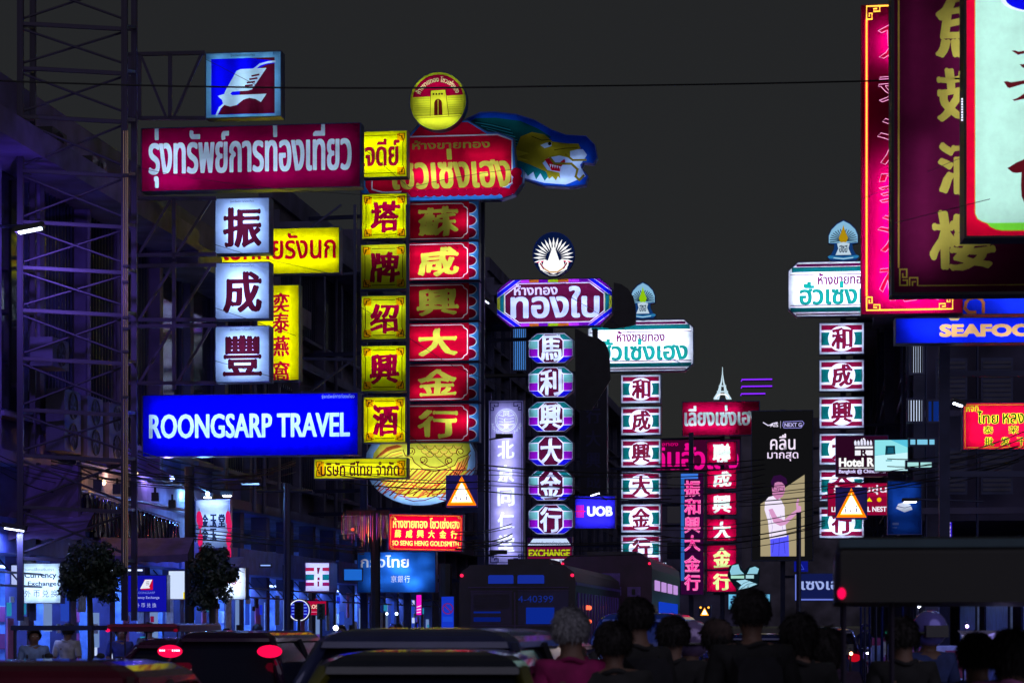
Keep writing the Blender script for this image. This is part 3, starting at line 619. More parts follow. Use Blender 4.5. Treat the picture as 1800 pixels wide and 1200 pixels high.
def crest(x0, y0, x1, y1, Y, lb, g):
    W, H = x1 - x0, y1 - y0; xc = (x0 + x1) / 2
    X = lambda u, v: (x0 + u * W, y0 + v * H)
    ol = [X(*p) for p in ((.1, 1), (0, .9), (.12, .84), (.2, .72), (.22, .6), (.04, .57), (.03, .38), (.12, .22), (.3, .08), (.5, 0), (.7, .08), (.88, .22), (.96, .38), (.96, .57), (.78, .6), (.8, .72), (.88, .84), (1, .9), (.9, 1))]
    s = Sign('crest_sign', lb, x0, y0, x1, y1, Y, outline=ol, depth=.2, strength=.85); s.poly(ol, '#123c78', 'board')
    s.poly([X(*p) for p in ((.04, .56), (.04, .38), (.13, .23), (.3, .1), (.5, .02), (.7, .1), (.87, .23), (.95, .38), (.95, .56))], '#8cc4e8', 'halo')
    n = 17
    for i in range(n):
        th = radians(188 - 196 * i / (n - 1)); a = X(.5, .5); r0, r1 = .12 * W, .42 * W
        s.stroke([(a[0] + r0 * cos(th), a[1] - r0 * sin(th)), (a[0] + r1 * cos(th), a[1] - r1 * 1.05 * sin(th) * (H / W) * .62)], 1.5, '#0a1c2c', 'ray')
    s.poly([X(*p) for p in ((.5, .12), (.57, .3), (.65, .44), (.6, .54), (.5, .57), (.4, .54), (.35, .44), (.43, .3))], g, 'flame')
    s.poly([X(*p) for p in ((.3, .58), (.5, .54), (.7, .58), (.66, .7), (.75, .86), (.25, .86), (.34, .7))], '#c8e0f0', 'shield')
    s.text('ฮซฮ', *X(.37, .62), *X(.63, .80), '#183050', bold=.03)
    s.stroke([X(.02, .9), X(.25, .92), X(.5, .95), X(.75, .92), X(.98, .9)], .07 * H, '#2c80b8', 'ribbon'); s.stroke([X(.2, .93), X(.5, .955), X(.8, .93)], .02 * H, '#c0e4f8', 'ribbon_text'); s.done()
crest(1455, 387, 1510, 458, 76, 'blue and gold fan crest board above the right white sign', '#b89410')
crest(1107, 496, 1153, 560, 88, 'green and teal fan crest board above the middle white sign', '#98d010')

# --- dark unlit dragon silhouette board hiding the left of the middle white sign
bl = [(1046, 578), (1052, 566), (1064, 574), (1085, 578), (1100, 574), (1114, 570), (1118, 560), (1117, 540), (1114, 522), (1104, 508), (1090, 500), (1078, 497), (1076, 520), (1060, 556), (1030, 566), (1018, 574), (1016, 600), (1035, 592), (1052, 594), (1064, 602), (1073, 622), (1072, 660), (1085, 662), (1080, 600), (1060, 585)]
bl = [(1018, 574), (1034, 568), (1046, 574), (1064, 576), (1085, 578), (1100, 574), (1114, 571), (1118, 558), (1117, 540), (1113, 522), (1104, 508), (1090, 500), (1079, 497), (1078, 555), (1056, 574), (1030, 572)]
mb = MB(); Yb = 80
bl1 = [(1079, 497), (1078, 553), (1057, 574), (1075, 578), (1096, 576), (1117, 571), (1118, 556), (1117, 538), (1113, 522), (1104, 508), (1092, 500)]
bl2 = [(1010, 575), (1036, 590), (1052, 594), (1064, 603), (1071, 620), (1073, 668), (1040, 720), (1012, 720)]
r_ = empty('unlit_sign', P(1050, 720, Yb), -ANG, 'unlit black cut-out board covering the left end of the middle white sign', 'sign')
for b_ in (bl1, bl2): MB().prism([((x - 1050) * Yb / F, (720 - y) * Yb / F) for x, y in b_], .12).build('board', DARK, r_)
bar(r_, 'arm', ((1045 - 1050) * Yb / F, .2, 1.2), (-9, .6, 1.2), .07, DARK)
bar(r_, 'post', ((1045 - 1050) * Yb / F, .2, 0.1), ((1045 - 1050) * Yb / F, .2, 2.7), .1, DARK)

# --- red signs right of the middle column
s = Sign('shop_sign', 'crimson lit sign with white Thai letters, under the little lit tower', 1200, 706, 1334, 764, 98, lit='t', depth=.35, tubes=[(1205, 718, 1300, 720, 22), (1205, 748, 1290, 752, 24), (1300, 735, 1330, 735, 8)])
s.rect(1200, 706, 1334, 764, '#d40444'); s.text('เลี่ยงเซ่งเฮง', 1203, 712, 1333, 748, '#e8fff4', bold=.06); s.done()
for i, (c, y0, y1) in enumerate((('聯', 776, 815), ('成', 825, 858), ('興', 866, 904), ('大', 912, 950), ('金', 958, 1000), ('行', 1003, 1039))):
    lb = pos[i]
    s = Sign('character_box', f'crimson lit box with pale character {c}, {lb} of the column under the crimson sign', 1243, y0, 1294, y1, 98, lit='t', depth=.3, group='crimson character boxes', tubes=[(1247, (y0 + y1) / 2 - 9, 1290, (y0 + y1) / 2 - 9, 24), (1247, (y0 + y1) / 2 + 9, 1290, (y0 + y1) / 2 + 9, 24)])
    s.rect(1243, y0, 1294, y1, '#d80240'); s.text(c, 1253, y0 + 3, 1285, y1 - 2, '#f4ffe0' if i < 4 else '#e4f48c', bold=.06, warp=.02); s.done()
# --- pink neon letters
def neon_text(parent, t, x0, y0, x1, y1, Y, L, h, s_, r=.02, bold=.02, fill=None, warp=0.):
    vs_, fs = text_geo(t, 0.0, 2)
    ax = min(v[0] for v in vs_); bx = max(v[0] for v in vs_); ay = min(v[1] for v in vs_); by = max(v[1] for v in vs_)
    from collections import Counter
    ec = Counter(); nx = {}
    for f in fs:
        for i in range(len(f)): ec[frozenset((f[i], f[(i + 1) % len(f)]))] += 1
    # weld duplicate points
    key = {}; wid = []
    for v in vs_: wid.append(key.setdefault((round(v[0], 4), round(v[1], 4)), len(key)))
    ec = Counter()
    for f in fs:
        for i in range(len(f)): ec[frozenset((wid[f[i]], wid[f[(i + 1) % len(f)]]))] += 1
    pts = {i: k for k, i in key.items()}
    adj = {}
    for e, c in ec.items():
        if c == 1 and len(e) == 2:
            a, b = tuple(e); adj.setdefault(a, []).append(b); adj.setdefault(b, []).append(a)
    mb = MB(); seen = set()
    def tr(i):
        u, v = (pts[i][0] - ax) / (bx - ax), (pts[i][1] - ay) / (by - ay)
        u += warp * sin(8 * v + 5 * u); v += warp * sin(9 * u)
        return L(x0 + u * (x1 - x0), y1 - v * (y1 - y0), -.05)
    for st in list(adj):
        if st in seen: continue
        lp = [st]; seen.add(st); cur = st
        while True:
            n_ = [j for j in adj[cur] if j not in seen]
            if not n_: break
            cur = n_[0]; seen.add(cur); lp.append(cur)
        if len(lp) > 3: mb.tube([tr(i) for i in lp], r, 4, closed=True)
    o = mb.build('neon_outline', emi(h, s_, False), parent)
    if fill:
        mobj('lettering', [L(x0 + ((v[0] - ax) / (bx - ax) + warp * sin(8 * (v[1] - ay) / (by - ay) + 5 * (v[0] - ax) / (bx - ax))) * (x1 - x0), y1 - ((v[1] - ay) / (by - ay) + warp * sin(9 * ((v[0] - ax) / (bx - ax)))) * (y1 - y0), -.02) for v in vs_], fs, fill, parent)
    return o
s = Sign('neon_sign', 'dark board with magenta neon Thai letters, behind the middle striped column', 1146, 773, 1300, 827, 99.6, depth=.3)
s.rect(1146, 773, 1300, 827, '#3c0428'); s.text('ห้างทอง', 1150, 775, 1192, 783, '#d00070', bold=.04); s.text('วินฮั้วเฮง', 1150, 777, 1292, 825, '#ff0a96', bold=.06) if False else None
s.text('ฉินฮั้วเฮง', 1148, 778, 1298, 825, '#f00a90', bold=.055, part='neon_lettering'); s.done()
s = Sign('neon_sign', 'upright dark board with six hot pink neon characters, left of the crimson boxes', 1197, 832, 1236, 1044, 94, depth=.3)
s.rect(1197, 832, 1236, 1044, '#2c0430'); s.rect(1193 + 4, 832, 1203, 1020, '#2060b0', 'blue_edge'); s.rect(1197, 832, 1227, 841, '#3c78e0', 'blue_cap')
for c, y in zip('振和興大金行', (858, 890, 922, 954, 990, 1023)): s.text(c, 1203, y - 14, 1231, y + 14, '#ff1496', bold=.07, warp=.015, part='neon_lettering')
s.done()
for c, y in zip('振和興大金行', (858, 890, 922, 954, 990, 1023)): neon_text(s.root, c, 1203, y - 14, 1231, y + 14, 94, s.L, '#ff8ac8', 1.1, .012, .06)

# --- lit eiffel-like tower
Yt = 98; r_ = empty('lit_tower_ornament', P(1270, 701, Yt), -ANG, 'small white lit lattice tower standing on the crimson sign', 'ornament'); k = Yt / F
prof = [(0, 22, 9.5), (12, 12, 5.5), (22, 8, 3.5), (30, 4.2, 2.4), (44, 1.2, 1.1), (56, .5, .5)]
for sx in (-1, 1):
    for sy in (-1, 1):
        mb = MB()
        for i in range(len(prof) - 1):
            (z0, a0, t0), (z1, a1, t1) = prof[i], prof[i + 1]
            o0, o1 = a0 * .72, a1 * .72
            ip = [max(o0 - t0, 0), max(o1 - t1, 0)]
            vs_ = [(sx * o0 * k, sy * o0 * k * .6, z0 * k), (sx * ip[0] * k, sy * o0 * k * .6, z0 * k), (sx * ip[1] * k, sy * o1 * k * .6, z1 * k), (sx * o1 * k, sy * o1 * k * .6, z1 * k)]
            mb.add(vs_ + [Vector(v) - Vector((0, sy * .03, 0)) for v in vs_], [(0, 1, 2, 3), (7, 6, 5, 4), (0, 4, 5, 1), (1, 5, 6, 2), (2, 6, 7, 3), (3, 7, 4, 0)])
        mb.build('leg', emi('#d4f0ff', .9), r_)
for z, a in ((12, 9.5), (22, 6.2)): MB().box(-a * k, a * k, -a * k * .6, a * k * .6, z * k, (z + 1.8) * k).build('platform', emi('#d4f0ff', .8), r_)
mb = MB(); mb.tube([(11 * k * cos(radians(a)), -.2, 11 * k * sin(radians(a)) * .7) for a in range(0, 181, 15)], .03, 4); mb.build('arch', emi('#ffffff', 1.), r_)
# --- purple neon bars
for i, (x0, x1, y) in enumerate(((1303, 1357, 667), (1303, 1357, 679), (1302, 1345, 692))):
    r_ = empty('neon_bar', P(x0, y + 3, 99), -ANG, ('top', 'middle', 'bottom')[i] + ' of three violet neon bars above the phone billboard', 'neon light', 'violet neon bars')
    MB().tube([(0, 0, 0), (.02, 0, .07), ((x1 - x0) * 99 / F, 0, .07)], .03, 5).build('tube', emi('#8a28ff', 1.2), r_)
    MB().box(-.04, (x1 - x0) * 99 / F, .03, .1, .0, .06).build('bracket', DARK, r_)

# --- phone billboard
s = Sign('led_billboard', 'tall black LED billboard with white Thai words and a man in a white shirt pointing', 1322, 722, 1428, 984, 90, cat='billboard', depth=.5, strength=1.0)
s.rect(1322, 722, 1428, 984, '#101012', 'screen'); s.poly([(1337, 885), (1414, 834), (1414, 977), (1337, 977)], '#a89a78', 'screen_wall')
s.stroke([(1352, 747), (1358, 744), (1366, 742)], 1.6, '#e8e0ff', 'lettering'); s.stroke([(1342, 742), (1350, 747), (1357, 746)], 1.6, '#e8e0ff', 'lettering'); s.text('AIS', 1354, 743, 1368, 750, '#f0e8ff', bold=.02)
s.stroke([(1372, 740), (1372, 752)], .7, '#c0b8e0', 'lettering'); s.stroke([(1377, 741), (1410, 740), (1413, 744), (1408, 752), (1378, 752), (1376, 748)], .8, '#a8a0ff', 'lettering', True); s.text('NEXT G', 1379, 743, 1409, 750, '#c8c0ff', bold=.02)
s.text('คลื่น', 1354, 762, 1398, 790, '#f8e8ff', bold=.02); s.text('มากสุด', 1349, 794, 1403, 810, '#f4e0ff', bold=.02)
s.poly([(1354, 944), (1386, 940), (1387, 977), (1355, 977)], '#5858ff', 'jeans'); s.strokes([[(1370, 945), (1369, 976)], [(1360, 950), (1358, 970)], [(1378, 950), (1380, 972)]], .8, '#2828b0', 'jeans_fold')
s.poly([(1351, 873), (1362, 870), (1372, 876), (1379, 890), (1380, 915), (1383, 942), (1353, 947), (1350, 915), (1344, 895), (1345, 880)], '#f4e8ff', 'shirt')
s.strokes([[(1352, 900), (1358, 925), (1356, 942)], [(1372, 905), (1376, 930)]], .7, '#b098d8', 'shirt_fold')
s.poly([(1351, 895), (1358, 893), (1366, 908), (1378, 914), (1393, 900), (1400, 895), (1399, 884), (1402, 876), (1404, 877), (1403, 888), (1408, 890), (1408, 899), (1398, 905), (1382, 921), (1372, 924), (1360, 918)], '#d898c8', 'arm')
s.poly([(1360, 845), (1379, 848), (1380, 862), (1376, 872), (1366, 878), (1358, 870), (1357, 856)], '#c880b0', 'face')
s.poly([(1358, 858), (1355, 846), (1360, 836), (1372, 834), (1382, 840), (1384, 850), (1379, 852), (1372, 845), (1362, 848), (1360, 858)], '#2c0c38', 'hair')
s.stroke([(1358, 855), (1366, 856), (1367, 861), (1360, 860)], .8, '#180818', 'glasses', True); s.stroke([(1369, 856), (1378, 857), (1377, 862), (1370, 862)], .8, '#180818', 'glasses', True); s.stroke([(1367, 868), (1373, 868)], .9, '#801848', 'mouth'); s.done()

# --- white cut-out figure signs under crimson column
fig = [(1283, 1003), (1287, 993), (1298, 991), (1301, 1001), (1308, 1008), (1313, 1008), (1318, 998), (1327, 995), (1334, 999), (1333, 1008), (1325, 1016), (1313, 1018), (1330, 1026), (1316, 1034), (1298, 1034), (1294, 1022), (1306, 1018), (1285, 1015), (1290, 1006)]
s = Sign('figure_sign', 'pale cyan lit cut-out figure beside the lowest crimson box', 1280, 990, 1335, 1036, 80, outline=[(1280, 1012), (1283, 995), (1298, 989), (1308, 1004), (1318, 994), (1334, 996), (1334, 1012), (1332, 1028), (1316, 1036), (1296, 1036)], depth=.2, cab=DARK)
s.poly(s.outline, '#08141c'); s.poly([(1283, 1003), (1287, 993), (1298, 991), (1301, 1001), (1308, 1008), (1285, 1010)], '#8cc8dc', 'wing'); s.poly([(1313, 1008), (1318, 998), (1327, 995), (1334, 999), (1331, 1008)], '#8cc8dc', 'wing')
s.rect(1285, 1011, 1308, 1016, '#a4dcc8', 'band'); s.rect(1311, 1010, 1325, 1016, '#a4d4dc', 'band'); s.poly([(1294, 1020), (1310, 1018), (1331, 1026), (1316, 1032), (1298, 1036), (1303, 1027)], '#a0d4e8', 'tail')
s.strokes([[(1296, 1034), (1308, 1024), (1318, 1020)], [(1303, 1034), (1314, 1026), (1326, 1024)]], .8, '#205068', 'line'); s.done()
s = Sign('shop_sign', 'small light blue lit sign with one dark Thai letter, behind the tall man', 1281, 1044, 1353, 1070, 78, depth=.2); s.rect(1281, 1044, 1353, 1070, '#68bce8'); s.text('อ้', 1284, 1046, 1296, 1062, '#101840', bold=.05); s.text('ทองคำ', 1320, 1048, 1350, 1066, '#101840', bold=.03); s.done()
s = Sign('shop_sign', 'dark blue sign with pale Thai letters, lilac frame, left of the dark canopy', 1398, 1008, 1500, 1055, 66, depth=.25)
s.rect(1398, 1008, 1500, 1055, '#10184a'); s.stroke([(1399, 1010), (1399, 1053), (1500, 1053)], 2.6, '#6878d8', 'border'); s.text('เซงเฮง', 1409, 1020, 1492, 1036, '#9cace8', bold=.04); s.done()
for i, (x, y) in enumerate(((1400, 988), )): 
    s = Sign('warning_plate', 'small dark blue plate with a triangle above the lilac framed sign', 1396, 986, 1420, 1004, 66, depth=.05); s.rect(1396, 986, 1420, 1004, '#0c1480'); s.stroke([(1403, 1000), (1408, 991), (1413, 1000)], .9, '#3c50d0', 'triangle', True); s.done()

# --- hotel sign, phone screen, seed shop
s = Sign('hotel_sign', 'dark maroon sign with white crown emblem, in front of the right striped column', 1470, 766, 1560, 836, 64, depth=.3, strength=1.)
s.rect(1470, 766, 1560, 836, '#2a0720'); s.text('Hotel Royal', 1475, 804, 1572, 820, '#ffffff', bold=.05) if False else s.text('Hotel R', 1475, 804, 1536, 820, '#ffffff', bold=.05)
s.stroke([(1476, 822), (1540, 822)], .9, '#ffffff', 'lettering'); s.text('Bangkok @ Chinatown', 1475, 824, 1556, 833, '#d8d0ff', bold=.04)
s.rect(1503, 784, 1534, 788, '#f4f4ff', 'crown'); s.rect(1503, 791, 1534, 800, '#f4f4ff', 'crown'); s.text('R', 1513, 789, 1524, 801, '#2a0720', bold=.05)
for i in range(6): s.poly([(1502 + i * 5.4, 782), (1501.5 + i * 5.5, 776 - 2 * (i in (2, 3))), (1503.5 + i * 5.4, 773 - 3 * (i in (2, 3))), (1506 + i * 5.3, 776 - 2 * (i in (2, 3))), (1506 + i * 5.4, 782)], '#e8e8ff', 'crown')
s.circ(1518, 771, 1.6, '#f4f4ff', 'crown', n=8); s.done()
s = Sign('advert_screen', 'cyan lit screen showing a phone under a pale sky, beside the hotel sign', 1538, 773, 1595, 827, 63, cat='screen', depth=.3)
s.rect(1538, 773, 1595, 827, '#58c4e0', 'screen'); s.poly([(1538, 773), (1566, 773), (1592, 785), (1595, 786), (1595, 795), (1538, 799)], '#8ce4ec', 'sky'); s.poly([(1538, 800), (1595, 795), (1595, 827), (1538, 827)], '#c8f8ff', 'ground')
s.poly([(1557, 783), (1573, 783), (1574, 798), (1556, 799)], '#0c3848', 'phone'); s.poly([(1561, 786), (1570, 786), (1571, 796), (1560, 796)], '#145c74', 'phone_screen'); s.rect(1557, 808, 1568, 810, '#58a0b0', 'lettering'); s.done()
s = Sign('shop_sign', 'crimson lit sign with white Thai letters behind the right warning triangle', 1456, 849, 1559, 905, 67, depth=.3)
s.rect(1456, 849, 1559, 905, '#8c0434'); s.rect(1472, 852, 1559, 872, '#a8083c', 'upper_band'); s.text('ร้านลิ้มซุ่น', 1466, 852, 1558, 869, '#f4ecff', bold=.04); s.text('LIM NATURAL NEST', 1462, 890, 1558, 899, '#f8f4ff', bold=.04)
s.poly([(1522, 881), (1528, 874), (1533, 881)], '#f8e000', 'emblem'); s.circ(1545, 878, 4, '#f8b800', 'emblem', n=10); s.done()
s = Sign('advert_box', 'dim blue lit advert box with a pale car picture, right of the crimson sign', 1561, 845, 1619, 938, 62, cat='light box', depth=.3, lit='t', tubes=[(1590, 856, 1610, 862, 8), (1580, 885, 1606, 885, 14), (1570, 925, 1610, 925, 3), (1570, 850, 1575, 900, 6)])
s.rect(1561, 845, 1619, 938, '#1c54c0'); s.poly([(1575, 893), (1579, 885), (1590, 882), (1600, 886), (1604, 895), (1590, 900)], '#ffffff', 'car'); s.stroke([(1577, 889), (1590, 892), (1602, 889)], 1, '#304880', 'car_line'); s.rect(1569, 918, 1580, 922, '#8090d0', 'lettering'); s.rect(1569, 926, 1577, 927.2, '#8090d0', 'lettering'); s.done()

# --- right red wholesale sign
s = Sign('shop_sign', 'hot red lit sign with yellow Thai and dark Chinese rows, at the right edge', 1694, 708, 1860, 789, 48, lit='t', depth=.3, rot=-ANG * .4, tubes=[(1700, 725, 1850, 725, 22), (1700, 750, 1850, 750, 26), (1700, 772, 1850, 772, 20)])
s.rect(1694, 708, 1860, 789, '#f00838'); s.frame(1697, 711, 1857, 786, 1.3, '#f0a818'); s.text('หจก.', 1699, 713, 1724, 723, '#e8e020', bold=.05)
def outl(t, x0, y0, x1, y1, b=.03): s.text(t, x0 - .6, y0 - .6, x1 + .6, y1 + .6, '#f4f030', bold=b + .06, part='letter_outline'); s.text(t, x0, y0, x1, y1, '#183008', bold=b - .01)
outl('ไทย', 1718, 722, 1755, 744); outl('หลง', 1763, 726, 1800, 744); outl('泰', 1729, 748, 1746, 762); outl('荣', 1773, 748, 1790, 762)
for i, c in enumerate('批发干货'): outl(c, 1731 + i * 28, 768, 1747 + i * 28, 783)
s.done()
# --- seafood signs
s = Sign('shop_sign', 'wide blue lit sign with orange and cream capitals, below the pink neon board', 1576, 559, 1860, 602, 40, lit='t', depth=.35, tubes=[(1590, 566, 1700, 566, 15), (1720, 592, 1850, 592, 18), (1610, 585, 1700, 585, 14), (1600, 575, 1850, 575, 8)], rot=-ANG * .5)
s.rect(1576, 559, 1860, 602, '#1028ff'); s.text('SEAFOOD', 1652, 569, 1846, 592, '#f4b870', bold=.07); s.poly([(1668, 559), (1688, 559), (1684, 563), (1672, 563)], '#d0b070', 'lettering'); s.done()
s = Sign('shop_sign', 'blue lit sign strip with an orange Thai letter, just under the dark maroon board', 1690, 500, 1860, 551, 41, lit='t', depth=.35, tubes=[(1700, 520, 1850, 525, 14), (1760, 540, 1850, 540, 16)], rot=-ANG * .5)
s.rect(1690, 500, 1860, 551, '#1834ff'); s.stroke([(1729, 548), (1729, 532), (1725, 525), (1716, 522), (1705, 524), (1699, 531), (1697, 541), (1703, 548), (1714, 548)], 5.5, '#d87840', 'lettering'); s.done()

# --- pink neon restaurant board
Yn = 31
s = Sign('neon_sign', 'tall hot pink board with yellow neon line frame, behind the dark maroon board', 1515, 8, 1690, 551, Yn, depth=.26, cab=pbr('crimson_cabinet', (.12, .004, .03), .4), lit='t', lip=1,
         tubes=[(1563, 50, 1563, 100, 42), (1560, 300, 1560, 520, 48), (1572, 465, 1572, 530, 40), (1590, 528, 1655, 528, 40), (1568, 265, 1568, 290, 14)])
s.rect(1515, 8, 1690, 551, '#c80054', 'panel')
s.done()
for c, y0, y1 in (('魚', 30, 104), ('翅', 128, 180), ('酒', 210, 292), ('家', 300, 360), ('酒', 380, 445), ('楼', 458, 530)):
    neon_text(s.root, c, 1545, y0, 1660, y1, Yn, s.L, '#ff9ad8', 1.6, .0035, .02, warp=.02, fill=film('#ff1c98'))
mb = MB()
def neon_line(pts, r=.011): mb.tube([s.L(a, b, -.06) for a, b in pts], r, 6)
neon_line([(1524, 34), (1524, 520)]); neon_line([(1545, 11), (1600, 11)]); neon_line([(1545, 545), (1655, 545)]); neon_line([(1673, 520), (1673, 505)])
def keyc(x, y, sx, sy):
    g = 5.2
    neon_line([(x, y + sy * 4.4 * g), (x, y), (x + sx * 4.4 * g, y)])
    neon_line([(x + sx * 4.4 * g, y), (x + sx * 4.4 * g, y + sy * 1.8 * g), (x + sx * 2.4 * g, y + sy * 1.8 * g), (x + sx * 2.4 * g, y + sy * .9 * g), (x + sx * 3.5 * g, y + sy * .9 * g)])
    neon_line([(x, y + sy * 4.4 * g), (x + sx * 1.8 * g, y + sy * 4.4 * g), (x + sx * 1.8 * g, y + sy * 2.4 * g), (x + sx * .9 * g, y + sy * 2.4 * g), (x + sx * .9 * g, y + sy * 3.5 * g)])
keyc(1524, 11, 1, 1); keyc(1524, 545, 1, -1); keyc(1673, 545, -1, -1)
mb.build('neon_frame', emi('#ffb040', 2.2), s.root)
mb = MB()
for a in (1, -1): mb.tube([s.L(1524 + a * 2.2, 34, -.045), s.L(1524 + a * 2.2, 520, -.045)], .006, 5)
mb.build('neon_glass', emi('#ff0a30', 1.4), s.root)  # thin red lines that paint the glow beside the yellow tube
# --- dark maroon board with gold characters
s = Sign('restaurant_sign', 'huge dark maroon board with gold brush characters and gold key corner, upper right', 1573, -60, 1870, 513, 27, lit='t', depth=.35, cab=pbr('black_cabinet', (.012, .01, .016), .4, .3), lip=5,
         tubes=[(1625, 240, 1625, 470, 17), (1680, 20, 1680, 430, 10), (1610, -20, 1610, 200, 6), (1750, 30, 1750, 300, 8), (1600, 330, 1600, 480, 5), (1700, 60, 1700, 200, 6)], rot=-ANG * .55)
s.rect(1573, -60, 1870, 513, '#5c1036'); s.stroke([(1581, -60), (1581, 468)], 3, '#d8a848', 'border'); s.stroke([(1616, 501), (1860, 501)], 2, '#b8a040', 'border')
for l in ([(1583, 500), (1583, 472), (1595, 472), (1595, 486), (1588, 486), (1588, 480)], [(1583, 500), (1596, 500), (1596, 491), (1589, 491)], [(1600, 500), (1600, 487), (1614, 487), (1614, 500)], [(1605, 500), (1605, 494), (1610, 494)]): s.stroke(l, 2.4, '#c8ac40', 'fretwork')
s.text('魚', 1643, -18, 1745, 102, '#d0bc50', bold=.05, warp=.02); s.text('翅', 1646, 118, 1752, 214, '#d0bc50', bold=.05, warp=.018); s.text('酒', 1648, 250, 1748, 342, '#d0bc50', bold=.05, warp=.018); s.text('樓', 1636, 368, 1748, 476, '#d0bc50', bold=.055, warp=.02); s.done()
# --- mint board
s = Sign('restaurant_sign', 'huge pale mint light box with red rim, at the top right corner', 1700, -120, 1960, 414, 23, lit='t', depth=.35, cab=pbr('black_cabinet', (.012, .01, .016), .4, .3), lip=4, rot=-ANG * .5,
         tubes=vtubes(-100, 405, [1712, 1740, 1770, 1800, 1830], [10, 8.5, 7.5, 7.5, 7.5]))
s.rect(1700, -120, 1960, 414, '#ff0838', 'rim')
pm = [(1960, 404), (1762, 404), (1752, 402), (1742, 397), (1737, 391), (1728, 388), (1720, 383), (1716, 374), (1716, -120), (1960, -120)]
s.stroke(pm[:-1], 2.4, '#d8d020', 'border'); s.poly(pm, '#c8f4d4', 'panel')
s.poly([(1960, 404), (1762, 404), (1752, 402), (1742, 397), (1737, 391), (1960, 391)], '#8cf840', 'green_foot')
s.poly([(1762 + 58 * (1 - cos(radians(a))) - 2, 25 * sin(radians(a)) - 3) for a in range(0, 91, 10)] + [(1880, 22), (1880, -60), (1762, -60)], '#f8faff', 'disc_rim')
s.poly([(1768 + 52 * (1 - cos(radians(a))), 22 * sin(radians(a)) - 3) for a in range(0, 91, 10)] + [(1880, 18), (1880, -60), (1768, -60)], '#0c0cd8', 'disc')
q = lambda l: [(1500 + a / 4, b / 4) for a, b in l]
for l in ([(1115, 355), (1135, 352), (1165, 362), (1210, 355), (1260, 345), (1260, 372), (1200, 376), (1160, 385)], [(1060, 572), (1085, 568), (1110, 577), (1200, 565), (1290, 550), (1290, 580), (1190, 592), (1100, 618), (1085, 610)],
          [(1120, 700), (1150, 690), (1200, 660), (1215, 640), (1250, 640), (1240, 680), (1200, 695), (1135, 708)], [(1170, 452), (1290, 445), (1290, 470), (1195, 478)], [(1085, 1180), (1150, 1140), (1200, 1120), (1290, 1100), (1290, 1200), (1200, 1210), (1150, 1215), (1120, 1210)],
          [(1185, 1195), (1290, 1195), (1290, 1440), (1240, 1450), (1205, 1430), (1185, 1380), (1180, 1300)]): s.poly(q(l), '#5c1018', 'brush_stroke')
s.done()
r_ = empty('led_strip', P(1690.5, 212, 22.9), 0, 'short vertical row of tiny white lights on the edge of the mint board', 'light strip')
for i in range(9): MB().ball((0, -.02, i * 4.6 * 22.9 / F), .007, 6, 4).build('bulb', emi('#e8e8ff', 3.), r_)

# --- storefront signs at street level, left
s = Sign('exchange_sign', 'white lit board with dark Latin and Chinese exchange lettering, behind the left tree', 35, 990, 108, 1059, 42, lit='t', depth=.2, tubes=vtubes(994, 1055, [50, 72, 94], [17, 20, 17]))
s.rect(35, 990, 108, 1059, '#d4f0ff'); s.text('แลกเปลี่ยนเงินตรา', 43, 997, 95, 1003, '#203050', bold=.02); s.text('Currency', 42, 1005, 100, 1018, '#101c38', bold=.03); s.text('Exchange', 48, 1021, 100, 1031, '#101c38', bold=.03)
for i, c in enumerate('外币兑换'): s.text(c, 42 + i * 16, 1036, 54 + i * 16, 1049, '#101c38', bold=.01)
s.text('LICENSE NO. 1234', 72, 1054, 104, 1057, '#8090a0', bold=.0) if False else None
s.done()
s = Sign('exchange_sign', 'dark blue board with small bird logo and pale exchange lettering, between the two round trees', 222, 1011, 294, 1074, 45, depth=.2)
s.rect(222, 1011, 294, 1074, '#1010a0'); s.poly([(247, 1036), (254, 1018), (269, 1018), (269, 1036)], '#c00838', 'logo'); s.poly([(246, 1034), (255, 1018), (268, 1018), (262, 1030), (264, 1033)], '#e8e8f8', 'logo')
s.strokes([[(257, 1022 + i * 2.6), (262, 1021.5 + i * 2.6)] for i in range(3)], .8, '#301030', 'logo'); s.text('ROONGSARP', 239, 1039, 273, 1043, '#7080f0', bold=.02); s.text('Currency Exchange', 229, 1047, 281, 1053, '#b0b8ff', bold=.02)
for i, c in enumerate('外币兑換'): s.text(c, 238 + i * 10, 1059, 245 + i * 10, 1067, '#a8b0f0', bold=.01)
s.done()
s = Sign('shop_sign', 'white lit board with a red bowl emblem, behind the second round tree', 372, 998, 433, 1052, 47, depth=.2, lit='t', tubes=vtubes(1001, 1049, [385, 402, 420], [18, 20, 18]))
s.rect(372, 998, 433, 1052, '#e4f0ff'); s.rect(432, 998, 434, 1052, '#e0b020', 'yellow_edge'); s.stroke([(400, 1023), (410, 1020), (424, 1023)], 1.2, '#8c1020', 'emblem'); s.circ(411, 1022, 5, '#8c1020', 'emblem', n=12); s.circ(411, 1022, 3, '#e4f0ff', 'emblem_centre', n=12)
s.stroke([(417, 1005), (422, 1003), (430, 1006)], .8, '#203050', 'lettering'); s.done()
s = Sign('shop_sign', 'white lit panel with yellow foot strip and red mark, right of the blue exchange board', 296, 1003, 352, 1052, 47, depth=.2); s.rect(296, 1003, 352, 1052, '#cfe0ff'); s.rect(322, 1040, 352, 1052, '#f0e000', 'yellow_strip'); s.circ(329, 1046, 3.4, '#c00828', 'mark', n=10); s.poly([(340, 1042), (344, 1048), (352, 1047), (352, 1050), (341, 1051)], '#c00828', 'mark'); s.done()
s = Sign('shop_sign', 'white sign striped in red and green at the shop corner beside the lamp post', 537, 989, 579, 1038, 60, depth=.9, lit='t', tubes=vtubes(992, 1034, [548, 558, 570], [30, 34, 30]), cab=pbr('violet_cabinet', (.12, .05, .3), .4))
s.rect(537, 989, 579, 1038, '#e8f0ff')
